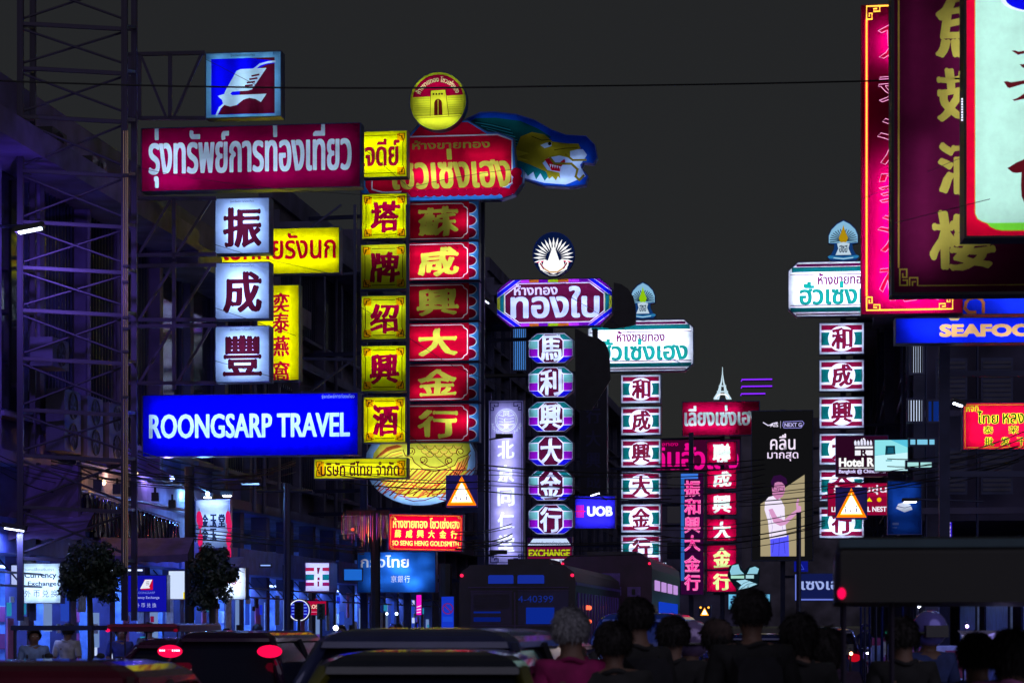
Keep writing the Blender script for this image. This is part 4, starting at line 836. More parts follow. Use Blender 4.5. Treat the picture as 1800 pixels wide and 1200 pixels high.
for y, h, hh in ((997, '#c82048', 6), (1009, '#0c7878', 10), (1023, '#a01858', 6)):
    s.rect(537, y, 552, y + hh, h, 'stripe'); s.rect(567, y, 579, y + hh, h, 'stripe')
s.polys([[(557, 997), (563, 997), (560, 1008), (558, 1008)], [(558, 1014), (562, 1014), (562, 1019), (558, 1019)], [(558, 1021), (561, 1021), (561, 1030), (558, 1030)]], '#7c1838', 'mark'); s.done()
s = Sign('shop_sign', 'red lit strip sign with white letters behind the round blue ring', 512, 1056, 574, 1080, 62, depth=.2); s.rect(512, 1056, 574, 1080, '#a80838'); s.text('LOSSO', 544, 1062, 570, 1069, '#f8d8c0', bold=.04); s.stroke([(545, 1075), (572, 1075)], .8, '#f0a0c0', 'line'); s.done()
s = Sign('round_sign', 'round blue board with white lit ring rim, above the oncoming car', 507, 1053, 545, 1091, 52, depth=.1, outline=[(526 + 19 * cos(2 * pi * i / 28), 1072 + 19 * sin(2 * pi * i / 28)) for i in range(28)], cab=STEEL)
s.circ(526, 1072, 19, '#e8f0ff', 'rim'); s.circ(526, 1072, 17.2, '#1414a8', 'panel')
for j in range(4):
    for m in (-1, 1): s.stroke([(526 + m * 8, 1062 + j * 5.5), (526 + m * 13, 1062 + j * 5.5)], 1.7, '#7090ff', 'lettering')
s.done()
s = Sign('parking_sign', 'blue plate with a red no-parking circle, left of the rear of the near bus', 776, 1048, 798, 1112, 46, depth=.05, cab=STEEL); s.rect(776, 1048, 798, 1112, '#1434c0')
s.stroke([(787 + 9 * cos(2 * pi * i / 20), 1069 + 9 * sin(2 * pi * i / 20)) for i in range(20)], 2, '#701860', 'ring', True); s.stroke([(781, 1063), (793, 1075)], 2, '#701860', 'ring'); s.rect(778, 1083, 796, 1092, '#1844d0', 'arrow_plate'); s.done()
s = Sign('banner', 'magenta and white shop banner low behind the dark car roof', 732, 1045, 741, 1080, 58, depth=.04, cat='banner', cab=STEEL); s.rect(732, 1045, 741, 1080, '#f010c8'); s.strokes([[(733, 1066), (740, 1064)], [(733, 1071), (740, 1070)], [(733, 1076), (739, 1075)]], 1.5, '#ffe0ff', 'lettering'); s.done()
s = Sign('banner', 'upright violet lit strip with small white marks, right of the car advert box', 1664, 893, 1673, 944, 64, depth=.06, cat='banner', cab=STEEL); s.rect(1664, 893, 1673, 944, '#3014c8'); s.cells('ทองใบสด', 1668.5, [899, 906, 913, 920, 927, 934, 940][:7], 5, 5, '#d8c8ff', bold=.03); s.done()
# ================================================================ SETTING
ASPH = pbr('wet_asphalt', (.03, .03, .036), .35, noise=.4, scale=2, bump=.3)
PAVE = pbr('pavement_concrete', (.12, .11, .12), .8, noise=.3, scale=2)
def sbox(name, w0, w1, u0, u1, z0, z1, m, kind='structure'):
    b = MB(); vs_ = [S(a, u, z) for a in (w0, w1) for u in (u0, u1) for z in (z0, z1)]
    b.add(vs_, [(0, 1, 3, 2), (4, 6, 7, 5), (0, 4, 5, 1), (2, 3, 7, 6), (0, 2, 6, 4), (1, 5, 7, 3)])
    return tag(b.build(name, m), kind=kind)
g = mobj('ground', [(-900, -60, -.15), (900, -60, -.15), (900, 2200, -.15), (-900, 2200, -.15)], [(0, 1, 2, 3)], PAVE); tag(g, kind='structure')
sbox('road', -11, 1.6, -20, 420, -.14, 0, ASPH)
sbox('pavement', -14.6, -11, -20, 420, -.1, .13, PAVE); sbox('pavement', 1.6, 9, -20, 420, -.1, .13, PAVE)
for w_ in (-7.4, -4.2, -1.1):
    b = MB()
    for i in range(30): b.add([S(w_ - .06, 8 + i * 6, .004), S(w_ + .06, 8 + i * 6, .004), S(w_ + .06, 11 + i * 6, .004), S(w_ - .06, 11 + i * 6, .004)], [(0, 1, 2, 3)])
    o = b.build('lane_marking', pbr('road_paint', (.6, .6, .6), .7)); tag(o, kind='structure')

GLASSD = pbr('dark_window_glass', (.01, .012, .03), .08, .0, noise=.05)
def shophouse(side, w, u0, L, H, label, wall, seed, first=4.4, fh=3.2, bay=2.6, lit=(), ledge=True, dep=10, wide_end=False):
    """terraced shophouse: facade plane x=0 local, the street towards +x (left row) or -x (right row)"""
    rr = random.Random(seed); s = side
    r = empty('shophouse', S(w, u0), -ANG, label, 'building')
    def bx(name, x0, x1, y0, y1, z0, z1, m):
        o = MB().box(min(s * x0, s * x1), max(s * x0, s * x1), y0, y1, z0, z1).build(name, m, r); return o
    bx('wall', -dep, 0, 0, L, first, H, wall); bx('wall', -dep, -3.2, 0, L, 0, first, wall)
    nb = max(1, round(L / bay)); bw = L / nb; nf = max(1, int((H - first) / fh))
    fh = (H - first) / nf
    trim = pbr('trim_' + wall.name, tuple(x * .8 for x in ((.12, .09, .24) if wall.name[0] == 'v' else (.07, .07, .15))), .7, noise=.5, scale=1.3)
    for i in range(nb + 1): bx('pilaster', .002, .22 if i % 2 else .3, max(0, i * bw - .13), min(L, i * bw + .13), first + .01, H - .3, trim)
    for j in range(nf):
        z = first + j * fh
        bx('floor_band', .003, .34, .01, L - .01, z, z + .22, trim)
        for i in range(nb):
            y0, y1 = i * bw + .35, (i + 1) * bw - .35; z0, z1 = z + .9, z + fh - .55
            fr = MB()
            for a in ((y0, y0 + .07, z0, z1), (y1 - .07, y1, z0, z1), (y0 + .071, y1 - .071, z0, z0 + .07), (y0 + .071, y1 - .071, z1 - .07, z1)):
                fr.box(min(s * .004, s * .1), max(s * .004, s * .1), *a)
            fr = fr.build('window', STEEL, r)
            k = (j, i); pm = emi(*lit[k]) if k in lit else GLASSD
            MB().box(min(s * .01, s * .03), max(s * .01, s * .03), y0 + .071, y1 - .071, z0 + .071, z1 - .071).build('pane', pm, fr)
            if rr.random() < .6:
                b = MB(); n = 9
                for q in range(n):
                    yy = y0 + .12 + (y1 - y0 - .24) * q / (n - 1); b.box(min(s * .08, s * .12), max(s * .08, s * .12), yy - .012, yy + .012, z0, z1)
                b.build('window_grille', STEEL, fr)['kind'] = 'stuff'
            bx('sill', .003, .3, y0 - .08, y1 + .08, z0 - .1, z0 - .012, trim)
    if ledge:
        bx('ledge', .003, 1.1, -.05, L + .05, H - 1.05, H - .62, trim)
    bx('parapet', -.25, .12, 0, L, H, H + .55, trim)
    for q in range(2):
        y = rr.uniform(.5, L - .5); MB().tube([(s * .4, y, first), (s * .4, y, H - 1.1)], .05, 6).build('drain_pipe', trim, r)
    for i in range(nb + 1):
        y = i * bw; bx('shop_column', -.4, 0, max(0, y - .18), min(L, y + .18), 0, first, trim)
    return r
WV = pbr('violet_stained_plaster', (.13, .09, .30), .85, noise=.6, scale=.5, bump=.2)  # violet light on the facade put into the plaster colour
WB = pbr('blue_stained_plaster', (.06, .07, .26), .85, noise=.6, scale=.5, bump=.2)  # blue street glow painted into this wall's base colour
WN = pbr('navy_painted_concrete', (.06, .055, .12), .85, noise=.6, scale=.5)
WN2 = pbr('near_black_concrete', (.075, .068, .10), .85, noise=.6, scale=.5)
cold = ('#9cc8ff', .7)
shophouse(1, -14, 34, 15, 10.5, 'plaster shophouse with painted-in violet light and projecting ledge at the far left', WV, 1)
shophouse(1, -14, 49, 11, 10.2, 'second shophouse from the left with blue light painted into its wall behind the truss', WB, 2)
shophouse(1, -14, 60, 14, 12.5, 'dark shophouse behind the yellow bird nest signs', WN2, 3)
shophouse(1, -14, 74, 12, 14, 'dark shophouse behind the yellow and red columns', WN, 4)
shophouse(1, -14, 86, 14, 15, 'dark shophouse behind the pale lilac upright sign', WN, 5)
shophouse(1, -14, 100, 16, 16.5, 'dark blue shophouse with a lit barred window left of the octagon boxes', WN, 6)
shophouse(1, -14, 116, 24, 14, 'dark building in the distance behind the octagon boxes', WN, 7, bay=4)
shophouse(1, -14, 140, 40, 16, 'dark distant building behind the blue bank box', WN, 8, bay=5)
shophouse(-1, 2.6, 64, 14, 12.2, 'dark navy building at the right with narrow lit barred windows', WN, 9, dep=14)
shophouse(-1, 2.2, 78, 20, 13, 'dark navy building behind the right striped column', WN2, 10, dep=12, bay=4)
shophouse(-1, 2.4, 98, 30, 14, 'dark distant building behind the phone billboard', WN, 11, dep=14, bay=5)
r_ = empty('tower_block', P(1230, 1100, 230), 0, 'dark distant block closing the end of the street', 'building')
b = MB().box(-9, 4, 0, 12, 0, 17.5).build('wall', WN, r_); MB().box(4.1, 17, 2, 14, 0, 20).build('wall', WN2, r_)
for i in range(5):
    for j in range(4): MB().box(-7.5 + i * 2.2, -6.1 + i * 2.2, -.05, -.005, 3 + j * 3.4, 4.6 + j * 3.4).build('window', GLASSD, r_)

# lit narrow barred windows (right) and blue ones
def barred(px0, py0, px1, py1, Y, label, c='#cfe0ff', nbar=5, s_=1.0):
    k = Y / F; W, H_ = (px1 - px0) * k, (py1 - py0) * k; r = empty('lit_window', P(px0, py1, Y), 0, label, 'window')
    MB().box(0, W, .05, .08, 0, H_).build('pane', emi(c, s_), r)
    f = MB(); f.box(-.05, 0, -.02, .1, -.05, H_ + .05); f.box(W, W + .05, -.02, .1, -.05, H_ + .05); f.box(0, W, -.02, .1, H_, H_ + .05); f.box(0, W, -.02, .1, -.05, 0); f.build('frame', STEEL, r)
    for i in range(nbar): x = W * (i + .5) / nbar; MB().box(x - .022, x + .022, .0, .03, 0, H_).build('window_bar', DARK, r)
    return r
barred(1602, 605, 1622, 655, 61.5, 'tall narrow lit window with bars, right under the wide blue seafood board', nbar=5)
barred(1597, 703, 1621, 740, 61.5, 'small lit barred window left of the hot red sign', nbar=5)
barred(1632, 705, 1661, 740, 61.5, 'dim blue window beside the small lit barred window', '#12389c', nbar=2, s_=.5)
barred(1600, 772, 1643, 781, 61.5, 'long thin cyan lit strip window right of the phone screen', '#7cc8e8', nbar=2)
barred(1595, 812, 1638, 821, 61.5, 'lower thin cyan lit strip window right of the phone screen', '#a8e0e0', nbar=1)
barred(903, 576, 924, 650, 98, 'tall lit barred window left of the top octagon boxes', '#4c90e8', nbar=6, s_=.8)
barred(1166, 988, 1171, 1010, 100, 'tiny lit stairwell window left of the pink neon column', '#c8d8ff', nbar=1)

# end wall of the right building, facing the street
r_ = empty('wall_panel', P(1610, 1100, 62.3), -ANG, 'dark end wall of the right navy building with shuttered windows and pipes', 'facade'); r_.location.z = 0.13
for i in range(3):
    for j in range(3):
        x = .5 + i * 1.15; z = 4.9 + j * 2.3; f_ = MB().box(x, x + .8, -.05, .0, z, z + 1.2).build('window', STEEL, r_)
        for q in range(9): MB().box(x + .05, x + .75, -.085, -.052, z + .08 + q * .12, z + .15 + q * .12).build('shutter_slat', pbr('grey_shutter', (.05, .05, .09), .6), f_)
    bar(r_, 'pipe', (.25 + i * 1.3, -.08, 2.5), (.25 + i * 1.3, -.08, 11), .035, STEEL)
for z in (4.4, 6.9, 9.3): MB().box(0, 4, -.18, 0, z, z + .16).build('floor_band', WN, r_)
# ---------------------------------------------------------------- sign masts and trusses
VST = pbr('violet_grey_steel', (.022, .016, .045), .5, .3, noise=.4)
def lattice(name, label, Y, chords, braces, r=.035, m=VST, cat='frame', Yoff=.0):
    x0, y0 = chords[0][0]; rt = empty(name, P(x0, y0, Y), 0, label, cat); o = rt.location
    for a, b in chords: bar(rt, 'chord', P(a[0], a[1], Y) - o, P(b[0], b[1], Y + Yoff) - o, r, m, square=True)
    for a, b in braces: bar(rt, 'brace', P(a[0], a[1], Y) - o, P(b[0], b[1], Y + Yoff) - o, r * .7, m, square=True)
    return rt
lattice('sign_truss', 'violet steel truss holding the bird logo box', 45.6, [((220, 96), (360, 93)), ((220, 208), (362, 208)), ((245, 96), (245, 208)), ((299, 95), (299, 208)), ((228, 96), (228, 208))], [((248, 98), (292, 206)), ((354, 95), (306, 206)), ((299, 95), (299, 150))])
lattice('sign_truss', 'violet steel truss holding the top white box', 45.6, [((220, 349), (380, 349)), ((220, 449), (380, 447)), ((237, 349), (237, 455)), ((306, 349), (306, 455))], [((300, 352), (246, 444)), ((370, 352), (312, 444))])
lattice('sign_truss', 'violet steel truss holding the middle white box', 45.6, [((220, 468), (380, 466)), ((220, 562), (380, 562)), ((237, 460), (237, 572)), ((306, 460), (306, 572))], [((302, 470), (246, 560)), ((370, 468), (312, 560))])
lattice('sign_truss', 'violet steel truss holding the lowest white box', 45.6, [((220, 574), (380, 572)), ((220, 673), (380, 673)), ((237, 574), (237, 684)), ((306, 574), (306, 684))], [((302, 577), (246, 671)), ((370, 575), (312, 671))])
lattice('sign_truss', 'thin dark truss behind the yellow column', 57, [((530, 630), (625, 632)), ((530, 690), (640, 690)), ((624, 360), (624, 690)), ((716, 360), (718, 800))], [((618, 634), (545, 688)), ((600, 360), (520, 420)), ((620, 480), (600, 482))], m=STEEL)
# tall scaffold tower
rt = empty('scaffold_tower', P(220, 1100, 40), 0, 'tall cross braced steel tower at the left edge, carrying the sign trusses', 'tower'); o = rt.location
legs = [(36, 40.2), (219, 40.4), (58, 42.3), (236, 42.5)]
top = -60
for x, Y in legs: bar(rt, 'leg', P(x, 1090, Y) - o, P(x, top, Y) - o, .05, VST, square=True)
ys = [-40, 42, 120, 205, 300, 390, 470, 545, 630, 720, 800, 890, 980]
for i, y in enumerate(ys):
    for (x0, Ya), (x1, Yb_) in ((legs[0], legs[1]), (legs[2], legs[3])):
        bar(rt, 'rail', P(x0, y, Ya) - o, P(x1, y + 10, Yb_) - o, .028, VST, square=True)
    for (x0, Ya), (x1, Yb_) in ((legs[0], legs[2]), (legs[1], legs[3])): bar(rt, 'rail', P(x0, y + 4, Ya) - o, P(x1, y + 6, Yb_) - o, .025, VST, square=True)
    if i < len(ys) - 1:
        y2 = ys[i + 1]; (x0, Ya), (x1, Yb_) = legs[0], legs[1]
        bar(rt, 'brace', P(x0, y + 8, Ya) - o, P(x1, y2 - 8, Yb_) - o, .02, VST); bar(rt, 'brace', P(x0, y2 - 8, Ya + .1) - o, P(x1, y + 14, Yb_ + .1) - o, .02, VST)
# conduit bundle on the tower leg, with tape rings
rt = empty('conduit', P(224, 1000, 39.8), 0, 'shiny taped electric conduits running down the tower leg', 'pipe'); o = rt.location
CON = pbr('galvanised_conduit', (.5, .36, .2), .25, .9, noise=.3)
for dx in (-3, 1, 4): bar(rt, 'tube', P(220 + dx, 1000, 39.9) - o, P(220 + dx, 230, 39.9) - o, .011, CON)
for y in (310, 470, 498, 560, 580, 620, 700): MB().box(-.05, .05, -.04, .04, 0, .04).build('tape', BLACK, rt).location = P(221, y, 39.85) - o
# masts behind the columns
for (x, y0, y1, Y, lb) in ((640, 236, 1040, 65.2, 'square steel mast behind the left side of the yellow column'), (716, 350, 1040, 65.4, 'square steel mast between the yellow and the red column'), (846, 330, 1060, 63, 'dark steel mast at the right edge of the red column'),
        (968, 490, 1000, 72.8, 'dark steel mast behind the octagon boxes'), (1127, 560, 1000, 88.8, 'dark steel mast behind the middle striped column'), (1482, 455, 1000, 76.8, 'dark steel mast behind the right striped column'), (1270, 700, 1050, 98.8, 'dark steel mast behind the crimson boxes'), (858, 690, 1000, 66.8, 'thin dark mast at the left edge of the lilac sign'), (1376, 720, 1070, 90.9, 'dark mast behind the phone billboard'), (1660, 551, 1100, 41.5, 'dark mast behind the seafood board'), (1215, 760, 1060, 95, 'thin dark mast behind the pink neon column')):
    rt = empty('sign_mast', P(x, 1100 + CZ * F / Y - .13 * F / Y, Y), -ANG, lb, 'mast', 'masts behind the sign columns'); k = Y / F; h = (1100 - y0) * k + CZ - .13
    MB().box(-.09, .09, -.09, .09, 0, h).build('post', STEEL, rt)
    MB().box(-.22, .22, -.22, .22, 0, .04).build('base_plate', STEEL, rt)
    side = -1 if x < 1300 else 1
    for f_ in (.35, .6, .85):
        bar(rt, 'arm', (0, 0, h * f_), (side * 3.2, .4, h * f_), .05, STEEL, square=True)
# unlit column sign with faint characters
s = Sign('unlit_sign', 'tall unlit navy column sign with faint characters, between the octagon and middle columns', 1020, 668, 1066, 866, 86, lit='n', depth=.5, cab=pbr('navy_cabinet', (.01, .012, .06), .5))
s.rect(1020, 668, 1066, 866, '#10102c'); s.cells('金行大興成', 1043, [690, 730, 770, 808, 846], 26, 28, '#1c1c52', bold=.04); s.done()

# ---------------------------------------------------------------- air conditioners
ACM = pbr('grey_ac_casing', (.06, .055, .11), .6, .1)
def aircon(loc, rz, W, H_, D, fans, label, group=None, m=ACM):
    r = empty('air_conditioner', loc, rz, label, 'air conditioner', group)
    MB().box(0, D, 0, W, 0, H_).build('casing', m, r)
    for i in range(fans):
        cz = H_ * (i + .5) / fans; R_ = min(W, H_ / fans) * .42
        MB().tube([(D + .012, W / 2 + R_ * cos(t), cz + R_ * sin(t)) for t in [2 * pi * q / 20 for q in range(20)]], .018, 4, closed=True).build('fan_ring', DARK, r)
        b = MB(); n = 5
        for q in range(n):
            a = 2 * pi * q / n; b.add([(D + .006, W / 2, cz), (D + .006, W / 2 + R_ * .9 * cos(a), cz + R_ * .9 * sin(a)), (D + .018, W / 2 + R_ * .9 * cos(a + .7), cz + R_ * .9 * sin(a + .7))], [(0, 1, 2)])
        b.build('fan', BLACK, r)
    return r
def wallpt(u, z, off=0.): return S(-14 + off, u, z)
for i in range(3): aircon(wallpt(41.3 + i * 1.35, 4.75, .35), -ANG, .95, 1.1, .34, 2, ('first', 'second', 'third')[i] + ' double-fan air conditioner on the violet wall, counted from the left', 'double-fan air conditioners')
aircon(wallpt(40.0, 6.1, .5), -ANG, .9, .5, .4, 1, 'single air conditioner high on the wall at the left edge')
aircon(wallpt(40.3, 9.88, .3), -ANG, .8, .38, .5, 1, 'left boxy black air conditioner standing on the ledge', m=DARK)
aircon(wallpt(42.6, 9.88, .3), -ANG, .9, .32, .5, 1, 'right boxy black air conditioner standing on the ledge', m=DARK)

# ---------------------------------------------------------------- street lamps that are lit
def lamp(px, py, Y, arm, label, c='#d8e4ff', s_=9, W=.5, tilt=.2, power=0, lc=(.4, .3, 1.), aim=None, rz=0.):
    r = empty('street_lamp', P(px, py, Y), rz, label, 'street lamp')
    bar(r, 'arm', (0, 0, .06), (arm[0], arm[1], arm[2]), .025, STEEL)
    M_ = Matrix.Rotation(-tilt, 4, 'Y')
    MB().box(-W / 2 - .05, W / 2 + .05, -.09, .09, 0, .08, M_).build('lamp_head', DARK, r)
    MB().box(-W / 2, W / 2, -.07, .07, -.025, -.002, M_).build('lens', emi(c, s_), r)
    if power:
        l = bpy.data.lights.new('lamp_light', 'AREA'); l.energy = power; l.color = lc; l.shape = 'RECTANGLE'; l.size = W; l.size_y = .15
        lo = bpy.data.objects.new('lamp_light', l); col.objects.link(lo); lo.parent = r; lo.location = (0, 0, -.06)
        lo.rotation_euler = (Vector(aim) if aim else Vector((0, 0, -1))).to_track_quat('-Z', 'Y').to_euler()
    return r
lamp(53, 404, 38, (-1.5, .3, .1), 'lit white tube lamp on an arm at the left edge, high on the wall', W=.36, power=190, lc=(.28, .16, 1.), aim=(-.5, .9, -.12))
lamp(853, 528, 64, (-.4, .1, .02), 'small lit bracket lamp right of the red column', W=.25, tilt=-.6, s_=3)
lamp(1046, 868, 82, (.4, .1, -.2), 'small lit tube lamp above the violet-blue bank box', W=.3, tilt=.3, s_=12)
lamp(1684, 710, 46, (.5, .3, .1), 'lit white tube lamp left of the hot red sign', W=.17, tilt=-.35, s_=12)
lamp(1600, 881, 58, (1.8, .3, .02), 'long-armed lit street lamp in front of the car advert box', W=.28, tilt=0, s_=10, power=60, lc=(.25, .35, 1.))
lamp(440, 849, 50, (-1.3, .3, .12), 'lit street lamp above the white panel with lanterns', W=.35, tilt=0, s_=3, c='#80b0ff', power=90, lc=(.1, .25, 1.))
lamp(25, 929, 40, (-.6, .2, .1), 'bright lit tube lamp under the canopy at the left edge', W=.3, tilt=-.15, s_=7, power=40, lc=(.3, .4, 1.))
lamp(365, 873, 52.2, (-.1, .5, .2), 'left floodlight above the white panel with lanterns', W=.14, tilt=0, s_=20, power=25, lc=(.4, .6, 1.), aim=(-.1, .5, -1))
lamp(399, 870, 52.2, (-.1, .5, .2), 'right floodlight above the white panel with lanterns', W=.16, tilt=0, s_=20, power=25, lc=(.4, .6, 1.), aim=(-.1, .5, -1))

# ---------------------------------------------------------------- corrugated cladding with hanging plastic
CORR = pbr('corrugated_sheet', (.4, .38, .42), .4, .3, noise=.3)
r_ = empty('corrugated_canopy', S(-13.5, 42.1, 3.35), -ANG, 'corrugated metal shop cladding lit orange at its left end, under the violet building', 'cladding')
b = MB(); n = 120; Lc = 8.2
for i in range(n + 1):
    y = Lc * i / n; x = .04 * sin(i * pi / 1.5)
    b.v += [Vector((x, y, .1)), Vector((x, y, 1.2))]
for i in range(n): b.f.append((2 * i, 2 * i + 2, 2 * i + 3, 2 * i + 1))
b.build('sheet', CORR, r_); bar(r_, 'rail', (.12, 0, 1.25), (.12, Lc, 1.25), .04, STEEL); bar(r_, 'rail', (.12, 0, .75), (.12, Lc, .75), .03, STEEL)
for (y, c, e, z) in ((.35, (1., .45, .1), 14, .9), (2.4, (1., .5, .4), 9, 1.2), (5.0, (.3, .2, 1.), 22, 1.25), (7.8, (.15, .4, 1.), 50, 1.1)):
    rl = empty('spot_lamp', r_.matrix_basis @ Vector((.55, y, z)), -ANG, {.35: 'orange lit spot lamp at the left end of the corrugated cladding', (2.4): 'pinkish lit spot lamp over the corrugated cladding', 5.0: 'violet-blue lit spot lamp over the corrugated cladding', 7.8: 'blue lit spot lamp at the right end of the corrugated cladding'}[y], 'lamp')
    MB().ball((0, 0, 0), .05, 8, 6).build('bulb', emi('#ffd0a0' if y < 3 else '#a0b8ff', 6), rl); bar(rl, 'bracket', (0, 0, .05), (-.5, 0, .3), .015, DARK)
    l = bpy.data.lights.new('lamp_light', 'POINT'); l.energy = e; l.color = c; l.shadow_soft_size = .06
    lo = bpy.data.objects.new('lamp_light', l); col.objects.link(lo); lo.parent = rl; lo.location = (-.1, 0, -.02)
PL = pbr('black_plastic_sheet', (.012, .008, .03), .12, .0, spec=.8, noise=.3, bump=.6)
rp = empty('hanging_goods', S(-13.1, 41.9, 3.2), -ANG, 'row of dark shiny plastic-wrapped garments hanging along the corrugated cladding', 'garments'); 
for i in range(24):
    y = i * .262; h = R.uniform(.62, .8); z1 = .82 - .012 * i
    b = MB(); n = 7
    for j in range(n + 1):
        t = j / n; wv = .1 + .05 * t
        for q in range(7):
            a = 2 * pi * q / 7; rr = (wv + .025 * sin(5 * a + i + 4 * t)); b.v.append(Vector((rr * .8 * cos(a), y + rr * sin(a), z1 - h * t)))
    for j in range(n):
        for q in range(7): b.f.append((j * 7 + q, j * 7 + (q + 1) % 7, j * 7 + 7 + (q + 1) % 7, j * 7 + 7 + q))
    b.f.append(tuple(range(7))); b.build('garment_bag', PL, rp, smooth=True)
bar(rp, 'rail', (0, -.2, .88), (0, 6.3, .58), .015, STEEL)
# dark violet hoarding left of it
r_ = empty('hoarding', P(70, 925, 41.5), -.35, 'dark violet blank hoarding at the left edge beside the corrugated cladding', 'board')
MB().box(-.85, .75, 0, .08, 0, 1.05).build('board', pbr('violet_board', (.10, .06, .16), .7, noise=.3), r_); 
for x in (-.8, -.1, .7): MB().box(x - .03, x + .03, .09, .15, -.3, 1.1).build('batten', DARK, r_)
for x0, x1, y0, y1, Y, lb in ((0, 150, 905, 945, 40.6, 'sagging dark violet fabric awning at the left edge, under the hoarding'), (150, 330, 950, 985, 43, 'long dark violet awning under the hanging garments'), (335, 420, 985, 1000, 45.5, 'dark awning over the white board with red emblem')):
    k = Y / F; r_ = empty('awning', P(x0, y1, Y), 0, lb, 'awning'); Wd = (x1 - x0) * k; Hh = (y1 - y0) * k; b = MB(); n = 10
    for i in range(n + 1):
        t = i / n; x = Wd * t; sg = .12 * sin(pi * t) * Hh; b.v += [Vector((x, .9, Hh - sg * .5 + .1)), Vector((x, .3, Hh * .7 - sg)), Vector((x, 0, Hh * .35 - sg)), Vector((x, 0, -.04 * (i % 2)))]
    for i in range(n):
        for j in range(3): b.f.append((i * 4 + j, i * 4 + 4 + j, i * 4 + 5 + j, i * 4 + 1 + j))
    b.build('canopy', pbr('violet_canvas', (.09, .06, .17), .8, noise=.4), r_); bar(r_, 'frame_tube', (0, .02, 0), (Wd, .02, 0), .02, STEEL)
    for f_ in (.05, .95): bar(r_, 'frame_tube', (Wd * f_, 0, Hh * .3), (Wd * f_, .9, Hh), .015, STEEL)

# white panel with letters and lanterns
s = Sign('shop_sign', 'pale blue lit shop panel with dark relief letters and pink lanterns in front', 344, 878, 404, 962, 53, lit='t', depth=.2, tubes=[(352, 884, 396, 884, 22), (352, 910, 396, 905, 16), (355, 940, 395, 940, 14)])
s.rect(344, 878, 404, 962, '#b4ccf4')
for i, c in enumerate(('金', '玉', '堂')):
    s.text(c, 354 + i * 15, 903, 366 + i * 15, 926, '#1c2c50', bold=.08); s.text(c, 354 + i * 15, 928, 366 + i * 15, 950, '#1c3050', bold=.08) if i < 2 else None
s.done()
def lantern(px, py, Y, label):
    r = empty('lantern', P(px, py, Y), 0, label, 'lantern', 'pink lanterns'); k = Y / F
    b = MB(); n = 12
    prof = [(.018, 0), (.04, .03), (.052, .08), (.056, .15), (.052, .22), (.04, .27), (.018, .3)]
    for rr, z in prof:
        for q in range(n): a = 2 * pi * q / n; b.v.append(Vector((rr * cos(a), rr * sin(a), z)))
    for j in range(6):
        for q in range(n): b.f.append((j * n + q, j * n + (q + 1) % n, j * n + n + (q + 1) % n, j * n + n + q))
    b.build('shade', emi('#f0206c', .8), r); MB().tube([(0, 0, .3), (0, 0, .36)], .006, 4).build('cord', BLACK, r); MB().tube([(0, 0, 0), (0, 0, -.1)], [.01, .022], 6).build('tassel', emi('#c01050', .7), r)
for i, (x, y) in enumerate(((350, 922), (352, 928), (352, 960), (401, 922), (403, 935), (402, 960), (402, 984))):
    lantern(x, y, 52.6, f"{('upper', 'middle', 'lower', 'top', 'second', 'third', 'lowest')[i]} pink lantern {'left' if i < 3 else 'right'} of the relief letters on the pale panel")

